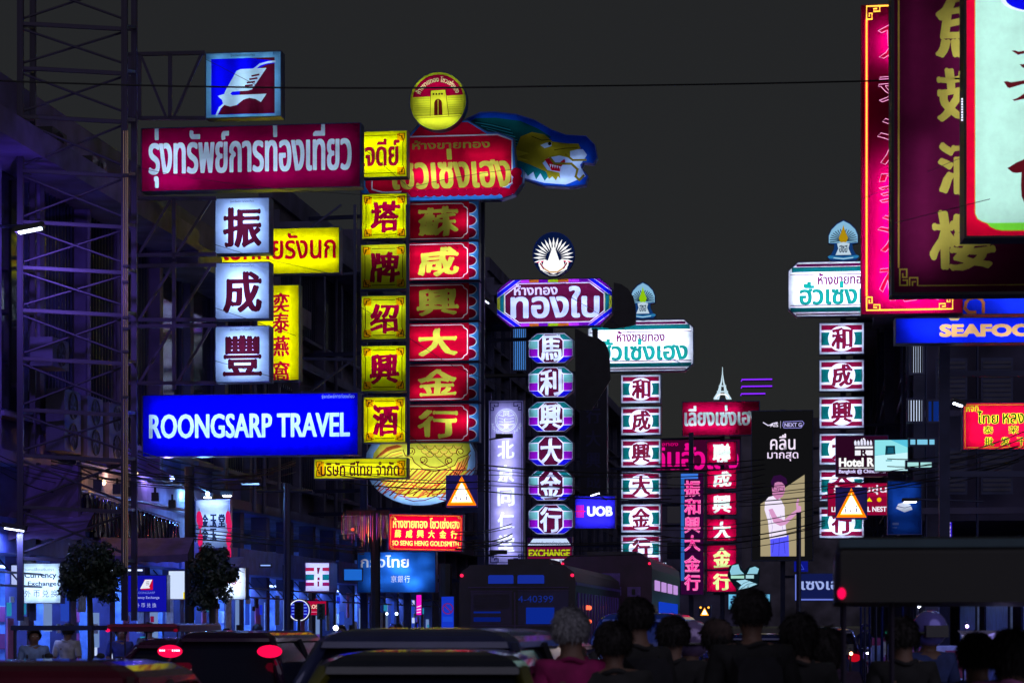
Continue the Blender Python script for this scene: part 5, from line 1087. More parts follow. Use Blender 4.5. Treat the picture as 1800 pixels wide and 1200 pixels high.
# ---------------------------------------------------------------- lit ground-floor shops (left)
SH = pbr('blue_shop_tiles', (.3, .45, .8), .3, noise=.3, scale=6)
CREAM = pbr('poster_white', (.6, .65, .75), .6, noise=.3, scale=10)
shops = [(37, 7), (44, 6), (50.2, 5), (55.4, 5), (60.6, 6), (67, 8), (75.4, 10)]
for i, (u0, Ls) in enumerate(shops):
    lb = ['shop at the far left', 'shop behind the left round tree', 'shop under the blue exchange board', 'shop behind the second round tree', 'shop with hanging posters behind the oncoming car', 'shop left of the lamp post', 'shop under the wide sky-blue bank sign'][i]
    r_ = empty('shopfront', S(-14, u0, .13), -ANG, 'blue lit open ' + lb, 'shop')
    MB().box(-3.1, -3.0, .1, Ls - .1, 0, 3.6).build('back_wall', SH, r_)
    for y in (.0, Ls - .12): MB().box(-3, -.42, y, y + .1, 0, 3.6).build('side_wall', SH, r_)
    MB().box(-.3, .4, 0, Ls, 2.75, 3.35).build('fascia', pbr('blue_fascia', (.06, .09, .4), .5, noise=.4), r_)
    for q in range(3):
        y = Ls * (q + .5) / 3; sh = MB().box(-1.4, -1., y - .5, y + .5, .0, 1.9).build('display_cabinet', STEEL if q % 2 else SH, r_)
        for z in (.6, 1.1, 1.6):
            MB().box(-.99, -.97, y - .45, y + .45, z, z + .28).build('shelf_goods', CREAM if (q + i) % 2 else pbr('goods_red', (.4, .05, .15), .5), sh)
    for q in range(int(Ls)):
        y = q + .4; z = R.uniform(.9, 1.8); MB().box(-.06, -.03, y, y + R.uniform(.3, .55), z, z + R.uniform(.6, 1.1)).build('poster', (CREAM, emi('#88a8e8', .6), emi('#2848c0', .8), pbr('goods_pink', (.5, .15, .3), .5))[q % 4], r_)  # some posters glow, added to brighten the shop with blue
    for q in range(int(Ls * 1.6)):
        y = R.uniform(.3, Ls - .6); z = R.uniform(.5, 2.3); w_ = R.uniform(.15, .5); MB().box(.02, .05, y, y + w_, z, z + R.uniform(.08, .3)).build('price_board', (emi('#c8d8ff', .9), emi('#1830d0', .9), CREAM, emi('#a01858', .5), BLACK, emi('#30a0d0', .6))[R.randrange(6)], r_)
    for z in (2.2, 2.42): bar(r_, 'awning_rail', (.5, .1, z), (.5, Ls - .1, z), .02, STEEL)
    for q in range(4): bar(r_, 'awning_strut', (.05, Ls * (q + .5) / 4, 2.7), (.5, Ls * (q + .5) / 4, 2.2), .015, STEEL)
    MB().tube([(-.8, .6, 2.6), (-.8, Ls - .6, 2.6)], .025, 6).build('fluorescent_tube', emi('#a8c4ff', 5), r_)
    l = bpy.data.lights.new('shop_light', 'AREA'); l.energy = 170 * Ls / 6; l.color = (.12, .28, 1.); l.shape = 'RECTANGLE'; l.size = .3; l.size_y = Ls - 1
    lo = bpy.data.objects.new('shop_light', l); col.objects.link(lo); lo.parent = r_; lo.location = (-.5, Ls / 2, 2.55); lo.rotation_euler = (0, radians(20), 0)
# a few lit strips and shelf glows seen between the cars and the awnings
for j, (x0, y0, x1, y1, Y, c, s_, lb) in enumerate(((110, 1000, 250, 1003, 46, '#c8d8ff', 1.6, 'long bright fluorescent strip above the blue exchange board'), (20, 993, 34, 1028, 41.8, '#b8c8ff', .9, 'bright white panel beside the left exchange board'), (370, 1000, 372, 1001, 50, '#ffffff', 1, 'tiny lamp'), (605, 1000, 636, 1019, 63, '#2070e0', .8, 'bright blue lit shop canopy left of the bank sign'), (499, 995, 502, 1050, 49, '#88a0e8', .8, 'upright lit tube beside the lamp post'), (458, 992, 475, 994, 48, '#90b0ff', 1.2, 'short lit tube right of the white emblem board'))):
    if 'tiny' in lb: continue
    k = Y / F; r_ = empty('light_strip', P(x0, y1, Y), 0, lb, 'light'); W_, H_ = (x1 - x0) * k, (y1 - y0) * k
    MB().box(0, W_, 0, .04, 0, H_).build('tube', emi(c, s_), r_); MB().box(-.03, W_ + .03, .045, .1, -.03, H_ + .03).build('housing', STEEL, r_)

# dim red-lit draped goods under the sign of the yellow company
r_ = empty('draped_goods', P(600, 960, 60), -ANG, 'dim red lit hanging strips in the dark opening left of the red goldsmith sign', 'goods')
for i in range(26):
    x = i * .052; h = R.uniform(.4, .75); MB().box(x, x + .018, 0, .02, .75 - h, R.uniform(.72, .85)).build('strip', (pbr('red_foil', (.6, .04, .06), .25, .6), pbr('gold_foil', (.6, .3, .06), .25, .7), pbr('magenta_foil', (.4, .02, .2), .25, .6))[i % 3], r_)
MB().box(.1, 1.2, .1, .14, .78, .9).build('backing', pbr('dull_red', (.06, .02, .03), .7), r_)
l = bpy.data.lights.new('lamp_light', 'POINT'); l.energy = 9; l.color = (1., .25, .12); l.shadow_soft_size = .05
rl = empty('hanging_lamp', P(620, 930, 59.2), 0, 'small dim red lamp in front of the hanging strips', 'lamp'); MB().ball((0, 0, 0), .04, 8, 6).build('bulb', emi('#ff5030', 1.2), rl)
lo = bpy.data.objects.new('lamp_light', l); col.objects.link(lo); lo.parent = rl; lo.location = (0, -.06, 0)

# ---------------------------------------------------------------- posts
def post(px, Y, ytop, r, label, name='lamp_post', m=STEEL):
    rt = empty(name, P(px, 1100 + (CZ - .13) * F / Y, Y), 0, label, 'post'); h = (1100 - ytop) * Y / F + CZ - .13
    bar(rt, 'pole', (0, 0, 0), (0, 0, h), r, m, n=8); MB().tube([(0, 0, 0), (0, 0, .25)], [r * 1.9, r * 1.5], 8).build('base', m, rt); return rt
p_ = post(505, 48, 850, .07, 'blue-grey lamp post in front of the oncoming car')
bar(p_, 'crossarm', (-.6, 0, 4.2), (.5, 0, 4.2), .03, STEEL)
post(333, 44.5, 820, .09, 'dark utility pole left of the pale panel with lanterns', 'utility_pole', DARK)
post(660, 60, 900, .12, 'dark utility pole left of the sky-blue bank sign', 'utility_pole', DARK)
post(1404, 60, 900, .06, 'thin dark pole at the right edge of the phone billboard', 'utility_pole', DARK)
post(783, 58.5, 990, .16, 'thick dark post right of the sky-blue bank sign', 'utility_pole', DARK)
post(1667, 66, 860, .07, 'slim pole behind the violet lit strip', 'utility_pole', DARK)
# transformer boxes on the left cables
for i, (x, y, w_, h) in enumerate(((171, 862, 15, 20), (205, 868, 14, 18), (229, 872, 13, 17), (272, 880, 12, 15), (302, 892, 12, 14))):
    Y = 42.5; k = Y / F; r_ = empty('junction_box', P(x, y, Y), 0, f"{('first', 'second', 'third', 'fourth', 'fifth')[i]} dark cable box from the left, in front of the corrugated cladding", 'cable box', 'cable boxes')
    MB().box(-w_ * k / 2, w_ * k / 2, 0, .12, 0, h * k).build('box', DARK, r_); MB().tube([(0, .06, h * k), (0, .06, h * k + .1)], .02, 6).build('gland', BLACK, r_)

# traffic signal heads seen from behind
for i, (x, y, Y) in enumerate(((525, 1064, 50), (564, 1070, 55))):
    k = Y / F; r_ = empty('traffic_signal', P(x, 1088, Y), 0, ('dark traffic signal head in front of the round blue board', 'dark green traffic signal head in front of the red strip sign')[i], 'traffic light', 'traffic signals')
    MB().box(-.09, .09, 0, .14, 0, .36).build('housing', DARK if i == 0 else pbr('dark_green', (.01, .05, .04), .5), r_)
    for q in range(3): MB().tube([(0, -.01, .06 + q * .12), (0, -.1, .07 + q * .12)], .045, 10, cap=False).build('visor', DARK, r_)
    bar(r_, 'pole', (0, .07, 0), (0, .07, -1.6), .035, DARK)

# ---------------------------------------------------------------- street trees with clipped round crowns
LEAF = pbr('dark_leaf', (.012, .03, .02), .5, noise=.4, scale=20); BARK = pbr('bark', (.03, .025, .025), .9, bump=.6)
def tree(px, py, Y, rx, rz_, label, seed, lump=6):
    rr = random.Random(seed); k = Y / F; base = P(px, 1100, Y); base.z = .13; r = empty('street_tree', base, 0, label, 'tree', 'round street trees')
    cz = CZ + (HY - py) * k - .13; cen = Vector((0, 0, cz)); MB().tube([(0, 0, 0), (.02, 0, cz * .5), (-.01, .02, cz - rz_ * .7)], [.07, .055, .045], 8).build('trunk', BARK, r, smooth=True)
    for q in range(9):
        a = q * 2.4; d = Vector((cos(a) * rx * .75, sin(a) * rx * .75, rr.uniform(-.3, .8) * rz_)); MB().tube([cen - Vector((0, 0, rz_ * .75)), cen + d * .55 - Vector((0, 0, rz_ * .15)), cen + d], [.03, .018, .007], 5).build('limb', BARK, r)
    clumps = []
    for q in range(60):
        d = Vector((rr.gauss(0, 1), rr.gauss(0, 1), rr.gauss(0, 1))).normalized() * rr.uniform(.3, .95); clumps.append((Vector((d.x * rx, d.y * rx, d.z * rz_)), rr.uniform(.1, .2)))
    b = MB()
    for q in range(9500):
        c, cr = rr.choice(clumps); d = Vector((rr.gauss(0, 1), rr.gauss(0, 1), rr.gauss(0, 1))).normalized() * cr * rr.uniform(.5, 1.1); p = cen + c + d
        n = (d.normalized() + Vector((rr.uniform(-.6, .6), rr.uniform(-.6, .6), rr.uniform(-.3, .9)))).normalized(); t = n.cross(Vector((rr.uniform(-1, 1), rr.uniform(-1, 1), rr.uniform(-1, 1)))).normalized(); u = n.cross(t)
        l = rr.uniform(.07, .115); w_ = l * .42; i = len(b.v); b.v += [p - t * l * .5, p + u * w_ * .5, p + t * l * .5, p - u * w_ * .5]; b.f.append((i, i + 1, i + 2, i + 3))
    o = mobj('crown', b.v, b.f, LEAF, r); o['kind'] = 'stuff'
    return r
tree(158, 1008, 39, .58, .5, 'left round-clipped dark street tree, hiding the right end of the white exchange board', 3)
tree(372, 1012, 43, .42, .60, 'second round-clipped dark street tree, in front of the white emblem board', 5)

# ---------------------------------------------------------------- cables
CAB_M = pbr('black_cable', (.008, .008, .012), .6, noise=.1)
def cable(label, strands, name='overhead_cable', r=.012, n=14):
    """strands: [(x0,y0,Y0, x1,y1,Y1, sag_px, radius_px)]"""
    a = strands[0]; rt = empty(name, P(a[0], a[1], a[2]), 0, label, 'cable'); o = rt.location
    for (x0, y0, Y0, x1, y1, Y1, sg, rp_) in strands:
        p, q = P(x0, y0, Y0), P(x1, y1, Y1); pts = []
        for i in range(n + 1):
            t = i / n; v = p.lerp(q, t); v.z -= 4 * t * (1 - t) * sg * (Y0 + Y1) / 2 / F; pts.append(v - o)
        MB().tube(pts, rp_ * (Y0 + Y1) / 2 / F, 5).build('strand', CAB_M, rt, smooth=True)
    return rt
cable('thick dark cable crossing the whole sky from left to right', [(-60, 140, 31, 960, 152, 31, 8, 1.6), (960, 152, 31, 1900, 132, 26, 3, 1.5)])
def bundle(label, x0, y0, Y0, x1, y1, Y1, n, spread, sag=10, rp=.9, seed=0):
    rr = random.Random(seed); st = []
    for i in range(n):
        a = (i - (n - 1) / 2) * spread + rr.uniform(-1.5, 1.5); b_ = a + rr.uniform(-6, 6)
        st.append((x0, y0 + a, Y0 + rr.uniform(-.3, .3), x1, y1 + b_, Y1 + rr.uniform(-.3, .3), sag + rr.uniform(-3, 5), rp * rr.uniform(.6, 1.3)))
    return cable(label, st, 'cable_bundle')
bundle('fan of black cables in front of the corrugated cladding', 90, 812, 41, 340, 848, 43, 6, 6, 8, 1.1, 1)
bundle('cables running from the utility pole past the pale panel', 333, 850, 44, 520, 815, 52, 5, 5, 6, .8, 2)
bundle('cables sagging in the dark below the pale panel', 333, 935, 44, 640, 965, 55, 5, 6, -4, .9, 3)
bundle('cables crossing the dragon scale board', 600, 832, 54, 862, 846, 55, 4, 9, 4, .9, 4)
bundle('cables crossing the lilac sign and the octagon column', 840, 838, 54, 1180, 848, 60, 6, 9, 4, 1.0, 5)
bundle('cables crossing the crimson boxes', 1150, 848, 60, 1345, 835, 56, 7, 11, 6, .9, 6)
bundle('cables crossing the lower edge of the phone billboard', 1150, 945, 60, 1450, 915, 52, 6, 9, 14, .9, 7)
bundle('cables climbing right across the phone billboard and striped column', 1300, 875, 60, 1790, 795, 45, 5, 8, 12, .9, 8)
bundle('dark cables in front of the right navy building', 1560, 830, 50, 1830, 770, 42, 5, 12, 22, 1.0, 9)
bundle('low cables in front of the middle striped column foot', 830, 962, 55, 1180, 958, 62, 4, 9, 5, .8, 10)
bundle('cables between the bank sign and the lilac sign', 800, 950, 54, 900, 935, 60, 5, 8, 5, 1., 11)
bundle('loops of cable under the blue travel sign', 225, 800, 44, 480, 835, 50, 5, 7, 18, .9, 12)
bundle('cables in front of the dark boxes under the left building', 0, 815, 40, 150, 850, 42, 4, 9, 10, 1., 13)
for i, st in enumerate(([(230, 292, 44, 470, 330, 44, 4, .45), (470, 330, 44, 760, 348, 46, 2, .45)], [(361, 104, 44, 470, 160, 44, 0, .45)], [(378, 430, 44, 436, 448, 44, 0, .5), (436, 448, 44, 600, 485, 44, 0, .4)], [(378, 541, 44, 520, 590, 44, 0, .5)], [(378, 634, 44, 560, 685, 44, 0, .5)],
        [(640, 262, 56, 720, 330, 56, 0, .4), (720, 330, 56, 905, 298, 58, -4, .4)], [(635, 540, 56, 790, 640, 58, 0, .5), (790, 640, 58, 930, 700, 60, 0, .5)], [(640, 700, 56, 812, 840, 56, 0, .5)], [(1515, 350, 30, 1780, 240, 24, 0, .5)], [(1573, 392, 25, 1740, 350, 22, 0, .6)], [(1000, 520, 68, 1200, 640, 80, 0, .5)])):
    cable(('thin wire hanging across the long maroon sign', 'thin wire across the bird logo box', 'thin wire across the top white box and yellow sign', 'thin wire across the middle white box', 'thin wire across the lowest white box', 'thin wire across the yellow Thai box and red header', 'thin wire across the third yellow box', 'thin wire across the lowest yellow box', 'thin wire across the pink neon board', 'thin wire across the dark maroon board', 'thin wire across the octagonal sign')[i], st, 'wire', n=6)
# black perched fittings on the bars in front of the lilac sign
for i, (x0, y0, x1, y1) in enumerate(((860, 772, 902, 766), (856, 976, 886, 970))):
    Y = 58; rt = empty('spot_fitting', P(x0, y0, Y), 0, ('black spotlight arm in front of the seal of the lilac sign', 'black spotlight arm in front of the foot of the lilac sign')[i], 'light fitting'); o = rt.location
    bar(rt, 'arm', (0, 0, 0), P(x1, y1, Y) - o, .02, BLACK); c = P((x0 + x1) / 2 + 6, (y0 + y1) / 2 - 1, Y) - o; MB().box(c.x - .22, c.x + .2, -.07, .07, c.z - .02, c.z + .08).build('head', BLACK, rt)
# ================================================================ STREET LIFE
CHROME = pbr('chrome', (.6, .6, .65), .15, 1., noise=.1)
TYRE = BLACK
def paint(name, c, rough=.2): return pbr(name, c, rough, .35, noise=.12, scale=6, coat=.8)
def loft(mb, secs):
    n = len(secs[0]); i0 = len(mb.v)
    for s_ in secs: mb.v += [Vector(p) for p in s_]
    for i in range(len(secs) - 1):
        for k in range(n): mb.f.append((i0 + i * n + k, i0 + i * n + (k + 1) % n, i0 + (i + 1) * n + (k + 1) % n, i0 + (i + 1) * n + k))
    mb.f.append(tuple(i0 + k for k in range(n))[::-1]); mb.f.append(tuple(i0 + (len(secs) - 1) * n + k for k in range(n)))
def car(px, Y, W, L, H, body, label, roofm=None, glass=None, rot=-ANG, cat='car', name='car', tail='#ff1030', tail_s=1.5, tail_z=.85, van=False, plate=None, flip=False, head_s=0, extras=None, tail_h=.16, third=False):
    base = P(px, 1100, Y); base.z = 0; r = empty(name, base, rot + (pi if flip else 0), label, cat)
    hw = W / 2; belt = H * .62
    def sec(y, zb, zt, h): return [(-h * .9, y, zb), (-h, y, zb + .22), (-h, y, zt - .16), (-h * .95, y, zt - .03), (-h * .82, y, zt), (h * .82, y, zt), (h * .95, y, zt - .03), (h, y, zt - .16), (h, y, zb + .22), (h * .9, y, zb)]
    b = MB()
    if van: st = [(0, .35, belt - .05, .92), (.08, .28, belt, .98), (.5, .22, belt, 1), (L * .78, .22, belt, 1), (L * .92, .25, belt * .9, .96), (L - .05, .3, belt * .72, .88), (L, .35, belt * .6, .8)]
    else: st = [(0, .38, belt - .12, .86), (.1, .3, belt - .02, .95), (.6, .22, belt, 1), (L * .68, .22, belt, 1), (L * .85, .24, belt * .84, .97), (L - .08, .3, belt * .72, .88), (L, .36, belt * .6, .78)]
    loft(b, [sec(y, zb, zt, h * hw) for y, zb, zt, h in st]); b.build('body', body, r, smooth=False)
    y0b, y1b = (.12, L * .86) if van else (.35, L * .72); y0t, y1t = (.38, L * .66) if van else (L * .24, L * .52)
    bw, tw = hw * .9, hw * .70
    g = MB(); zt = H - .12
    secs = []
    for t in (0, .5, 1):
        w_ = bw + (tw - bw) * t + .03 * sin(pi * t); ya = y0b + (y0t - y0b) * t ** 1.3; yb = y1b + (y1t - y1b) * t; z = belt - .01 + (zt - belt) * t
        secs.append([(-w_ * .94, ya, z), (w_ * .94, ya, z), (w_, ya + .12, z), (w_, yb - .12, z), (w_ * .94, yb, z), (-w_ * .94, yb, z), (-w_, yb - .12, z), (-w_, ya + .12, z)])
    loft(g, secs); g.build('window_glass', glass or GLASSD, r)
    rf = MB(); secs = []
    for z, k in ((zt - .01, 1.03), (zt + .03, 1.01), (zt + .065, .95), (zt + .095, .84), (H - .006, .66), (H, .42)):
        w_ = tw * k * 1.02; dy = (1 - k) * .5; ya, yb = y0t - .08 + dy, y1t + .04 - dy
        secs.append([(-w_ * .9, ya, z), (w_ * .9, ya, z), (w_, ya + .1, z), (w_, yb - .1, z), (w_ * .9, yb, z), (-w_ * .9, yb, z), (-w_, yb - .1, z), (-w_, ya + .1, z)])
    loft(rf, secs); rf.build('roof', roofm or body, r)
    for s_ in (-1, 1):
        MB().tube([(s_ * bw * .97, y0b + .0, belt - .02), (s_ * (bw + tw) / 2 * .99, (y0b + y0t) / 2 - .03, (belt + zt) / 2), (s_ * tw * .96, y0t - .02, zt)], [.07, .055, .05], 6).build('pillar', body, r, smooth=True)
        MB().tube([(s_ * bw * .97, y1b, belt - .02), (s_ * tw * .96, y1t, zt)], [.045, .04], 6).build('pillar', body, r)
        bar(r, 'pillar', (s_ * bw, (y0b + y1b) / 2, belt), (s_ * tw * 1.02, (y0t + y1t) / 2, zt), .03, DARK, square=True)
        o = MB().ball((s_ * hw * .74, .03, tail_z + tail_h / 2), (.15, .07, tail_h * .62), 14, 9).build('tail_light', emi(tail, tail_s if not flip else .02), r, smooth=True)
        MB().box(s_ * hw * .68 - .13, s_ * hw * .68 + .13, L - .03, L + .03, belt * .6, belt * .6 + .12).build('headlight', emi('#e8f0ff', head_s) if head_s else CHROME, r)
        MB().ball((s_ * (hw + .1), y1b - .25, belt + .08), (.1, .07, .07), 8, 6).build('mirror', body, r)
        for yy in (L * .18, L * .82):
            wl = MB().tube([(s_ * (hw - .19), yy, .31), (s_ * (hw + .005), yy, .31)], .31, 16).build('wheel', TYRE, r); MB().tube([(s_ * (hw + .006), yy, .31), (s_ * (hw + .012), yy, .31)], .19, 10).build('hubcap', CHROME, wl)
    loft_ = MB().box(-hw * .9, hw * .9, -.08, .05, .32, .55).build('bumper', body, r)
    MB().box(-.22, .22, -.1, -.082, .6, .72).build('number_plate', pbr('plate_white', (.6, .6, .6), .5), r)
    bar(r, 'roof_trim', (-tw * .8, y0t - .07, zt + .02), (tw * .8, y0t - .07, zt + .02), .014, DARK)
    if third:
        for i in range(9): MB().box(-.2 + i * .045, -.17 + i * .045, y0t - .1, y0t - .07, zt - .02, zt + .01).build('brake_lamp', emi('#ff2040', 1.5), r)
    return r
car(715, 15.4, 1.86, 4.6, 1.64, paint('slate_blue_van_paint', (.05, .06, .17)), 'dark violet-blue tall car behind the nearest taxi', van=True, tail_s=.1)
car(712, 12.4, 1.64, 4.5, 1.515, paint('olive_taxi_paint', (.28, .27, .03), .25), 'nearest olive yellow taxi with slate roof, only its top showing', roofm=paint('slate_roof_paint', (.025, .03, .05)), cat='taxi', name='taxi', tail_s=.1, rot=-ANG * .4)
c_ = car(385, 28, 1.6, 4.4, 1.6, paint('dark_maroon_paint', (.03, .008, .05)), 'dark minivan with glowing high pink tail lights', van=True, tail_z=1.3, tail='#ff0a4a', tail_s=1.2, tail_h=.12)
for i in range(10): MB().box(-.70 + i * .025, -.686 + i * .025, -.035, -.021, 1.36, 1.38).build('brake_lamp', emi('#ffb0c8', 4), c_)
car(-75, 12.2, 1.75, 4.4, 1.46, paint('crimson_paint', (.12, .005, .03)), 'crimson car with glossy shoulder at the lower left corner', tail_z=1.0, tail='#ff2060', tail_s=.8)
car(502, 150, 1.9, 4.5, 1.5, paint('steel_blue_paint', (.05, .08, .3)), 'distant oncoming car with two bright headlights', flip=True, head_s=9)
car(903, 24, 1.72, 4.5, 1.5, paint('dark_taxi_paint', (.06, .004, .01)), 'dark taxi behind the white-haired person', cat='taxi', name='taxi', tail_s=.4)
tx = bpy.context.scene.collection.objects
r_ = [o for o in bpy.data.objects if o.name.startswith('taxi') and o.parent is None][-1]
sg = MB(); loft(sg, [[(-.14, 1.5, 1.5), (.14, 1.5, 1.5), (.14, 1.62, 1.5), (-.14, 1.62, 1.5)], [(-.13, 1.5, 1.54), (.13, 1.5, 1.54), (.13, 1.62, 1.54), (-.13, 1.62, 1.54)], [(-.09, 1.51, 1.58), (.09, 1.51, 1.58), (.09, 1.61, 1.58), (-.09, 1.61, 1.58)]])
sgo = sg.build('roof_sign', emi('#b088c8', .8), r_)
vs_, fs = text_geo('TAXI', 0); mobj('lettering', [(-.09 + v[0] * .078, 1.495, 1.512 + v[1] * .075) for v in vs_], fs, BLACK, sgo)
for i, (c, x) in enumerate((('#e010e0', -.10), ('#ffa040', -.005), ('#ff3060', .085))): MB().ball((x, .98, 1.415), .022, 10, 7).build('brake_lamp', emi(c, 1.6), r_)
car(1125, 34, 1.7, 4.6, 1.84, paint('blue_van_paint', (.04, .12, .75)), 'blue rounded minivan behind the pedestrians', van=True, glass=pbr('blue_tinted_glass', (.03, .08, .5), .15, noise=.2), tail_s=.3)  # blue reflection painted into the rear glass colour
car(280, 30, 1.7, 4.4, 1.5, paint('plum_paint', (.07, .01, .06)), 'plum car behind the small tuk-tuk', tail_z=.95, tail='#ff2060', tail_s=.8)
car(640, 42, 1.75, 4.5, 1.55, paint('navy_paint', (.012, .02, .12)), 'navy car beyond the dark violet-blue car', tail_s=.3)

# ---------------------------------------------------------------- three-wheelers
def tuktuk(px, Y, W, H, th, label, m, lamp_c='#ff0a50', rim=None, lampz=None):
    base = P(px, 1100, Y); base.z = 0; r = empty('tuk_tuk', base, -ANG, label, 'tuk-tuk'); hw = W / 2; L = 2.6
    b = MB(); secs = []
    for z, k in ((H - th, 1.), (H - th * .25, 1.), (H - .015, .97), (H, .9)):
        a = hw * k; e = (1 - k) * .6; secs.append([(-a * .96, e, z), (a * .96, e, z), (a, e + .08, z), (a, L - e, z), (-a, L - e, z), (-a, e + .08, z)])
    loft(b, secs); b.build('canopy', m, r)
    if rim: MB().box(-hw * .97, hw * .97, -.015, .0, H - .05, H - .012).build('canopy_trim', rim, r)
    for x in (-hw + .04, -hw + .26, hw - .26, hw - .04): bar(r, 'post', (x, .1, .7), (x, .1, H - th), .013, VST)
    for x in (-hw + .05, hw - .05): bar(r, 'post', (x, L - .9, .7), (x, L - .6, H - th), .013, VST)
    b = MB(); loft(b, [[(-hw, .0, .3), (hw, .0, .3), (hw, .0, .78), (-hw, .0, .78)], [(-hw, 1.4, .3), (hw, 1.4, .3), (hw, 1.4, .7), (-hw, 1.4, .7)], [(-.3, 2.2, .35), (.3, 2.2, .35), (.25, 2.1, .95), (-.25, 2.1, .95)]]); b.build('body', paint('tuk_body', (.02, .03, .12)), r)
    MB().box(-hw + .1, hw - .1, .25, .75, .79, .9).build('seat', BLACK, r); MB().box(-hw + .1, hw - .1, .12, .24, .79, 1.2).build('backrest', BLACK, r)
    for x, y in ((-hw + .1, .4), (hw - .1, .4), (0, 2.15)): MB().tube([(x - .06, y, .24), (x + .06, y, .24)], .24, 14).build('wheel', TYRE, r)
    for s_ in (-1, 1): MB().ball((s_ * (hw - .03), -.03, lampz or H - th + .02), (.019 if W > 1.2 else .035, .02, .026), 10, 7).build('tail_light', emi(lamp_c, 1.3 if s_ < 0 else .15), r)
    return r
CANV = pbr('black_vinyl', (.02, .02, .022), .5, noise=.1)
tuktuk(1725, 11, 1.32, 2.06, .30, 'near tuk-tuk with wide black canopy and a round pink lamp, lower right', CANV, rim=pbr('teal_trim', (.04, .09, .13), .5), lampz=1.80)  # teal light along the canopy's top edge painted as a strip
tuktuk(250, 36, 1.1, 1.69, .12, 'small dark tuk-tuk with maroon canopy and pink lamp, lower left', pbr('maroon_vinyl', (.10, .015, .05), .3), rim=pbr('maroon_trim', (.3, .03, .1), .3))

# ---------------------------------------------------------------- buses
BUSM = pbr('bus_black_paint', (.016, .014, .025), .35, noise=.3)
def bus(px0, px1, ytop, Y, L, mat, label):
    W = (px1 - px0) * Y / F; H = CZ + (1100 - ytop) * Y / F; base = P((px0 + px1) / 2, 1100, Y); base.z = 0
    r = empty('bus', base, -ANG, label, 'bus'); hw = W / 2
    prof = [(-hw, .4), (hw, .4), (hw, H - .35), (hw * .97, H - .15), (hw * .8, H), (-hw * .8, H), (-hw * .97, H - .15), (-hw, H - .35)]
    MB().prism(prof, L, 'y').build('body', mat, r)
    for s_ in (-1, 1):
        for yy in (1.6, L - 2.2): MB().tube([(s_ * (hw - .3), yy, .45), (s_ * (hw + .01), yy, .45)], .45, 18).build('wheel', TYRE, r)
        MB().tube([(s_ * hw * .95, -.02, H - .22), (s_ * hw * .95, -.07, H - .22)], .035, 8).build('marker_lamp', emi('#ff2050', 1.6), r)
        MB().box(s_ * hw * .8 - .12, s_ * hw * .8 + .12, -.04, -.003, .9, 1.15).build('tail_light', emi('#c01030', .4), r)
    return r, W, H, hw
r_, W, H, hw = bus(806, 1012, 992, 50, 11, BUSM, 'old dark bus seen from behind with two blue rear windows and a number')
k = 50 / F; X = lambda x: (x - 909) * k; Z = lambda y: CZ + (1100 - y) * k
for x0, x1 in ((858, 903), (910, 957)):
    MB().prism([(X(x0), Z(1025)), (X(x1), Z(1025)), (X(x1) , Z(1012)), (X(x1 - 2), Z(1010)), (X(x0 + 2), Z(1010)), (X(x0), Z(1012))], .02, 'y', -.03).build('rear_window', emi('#1830a0', .8), r_)
MB().box(X(903), X(910), -.04, -.01, Z(1026), Z(1009)).build('window_bar', BUSM, r_)
for x0, x1, y0, y1, nm, m in ((827, 900, 1039, 1097, 'left_panel', pbr('bus_panel', (.03, .02, .07), .4)), (911, 1000, 1038, 1097, 'right_panel', pbr('bus_panel2', (.025, .02, .08), .4)), (925, 975, 1067, 1096, 'lower_window', emi('#0c2a98', .8)), (832, 880, 1074, 1077, 'lit_strip', emi('#0c2a98', .6)), (832, 880, 1084, 1092, 'lit_strip', emi('#0a2080', .6)), (904, 906, 1040, 1105, 'door_post', pbr('bus_post', (.06, .03, .12), .4))):
    MB().box(X(x0), X(x1), -.02 - .004 * (nm != 'left_panel' and nm != 'right_panel'), -.003, Z(y1), Z(y0)).build(nm, m, r_)
vs_, fs = text_geo('4-40399', 0); bx = max(v[0] for v in vs_); mobj('lettering', [(X(911) + v[0] / bx * (X(973) - X(911)), -.03, Z(1058) + v[1] * .2) for v in vs_], fs, emi('#142a88', .8, False), r_)
MB().box(X(888), X(962), .4, 2.6, H - .03, H + .13).build('roof_unit', BUSM, r_)
for y_ in range(15): MB().box(hw + .002, hw + .03, .5 + y_ * .68, .72 + y_ * .68, 1.0, 2.35).build('side_slat', pbr('violet_slat', (.12, .06, .4), .3, .2), r_)
for i, (yy, z) in enumerate(((2., 2.05), (2.5, 2.05), (2.0, 1.75), (2.5, 1.75), (8.2, 1.65), (8.8, 1.65))): MB().ball((hw + .05, yy, z), .05, 8, 6).build('side_lamp', emi('#ff6040', 2), r_)
MB().box(hw - .25, hw + .02, .1, 10.9, H - .42, H - .36).build('gutter', pbr('violet_slat', (.12, .06, .4), .3, .2), r_)
for x0, x1, y0, y1 in ((826, 901, 1037.5, 1038.7), (910, 1001, 1036.5, 1037.7), (826, 1001, 1098, 1100), (822, 1000, 1031, 1032.5), (815, 1003, 1120, 1126)): MB().box(X(x0), X(x1), -.035, -.003, Z(y1), Z(y0)).build('seam_trim', pbr('bus_post', (.06, .03, .12), .4), r_)
MB().box(-hw, hw, -.16, -.02, .42, .62).build('bumper', STEEL, r_); MB().box(-.3, .3, -.05, -.02, .72, .86).build('number_plate', pbr('plate_white', (.6, .6, .6), .5), r_)
for y_ in range(10): MB().box(X(832), X(896), -.034, -.021, Z(1045 + y_ * 2.6), Z(1044 + y_ * 2.6)).build('vent_slat', BUSM, r_)
MARB = pbr('bus_maroon_paint', (.035, .006, .04), .35, noise=.3)
r_, W, H, hw = bus(985, 1146, 975, 62, 12, MARB, 'maroon bus ahead with faded posters on its back and lit side windows')
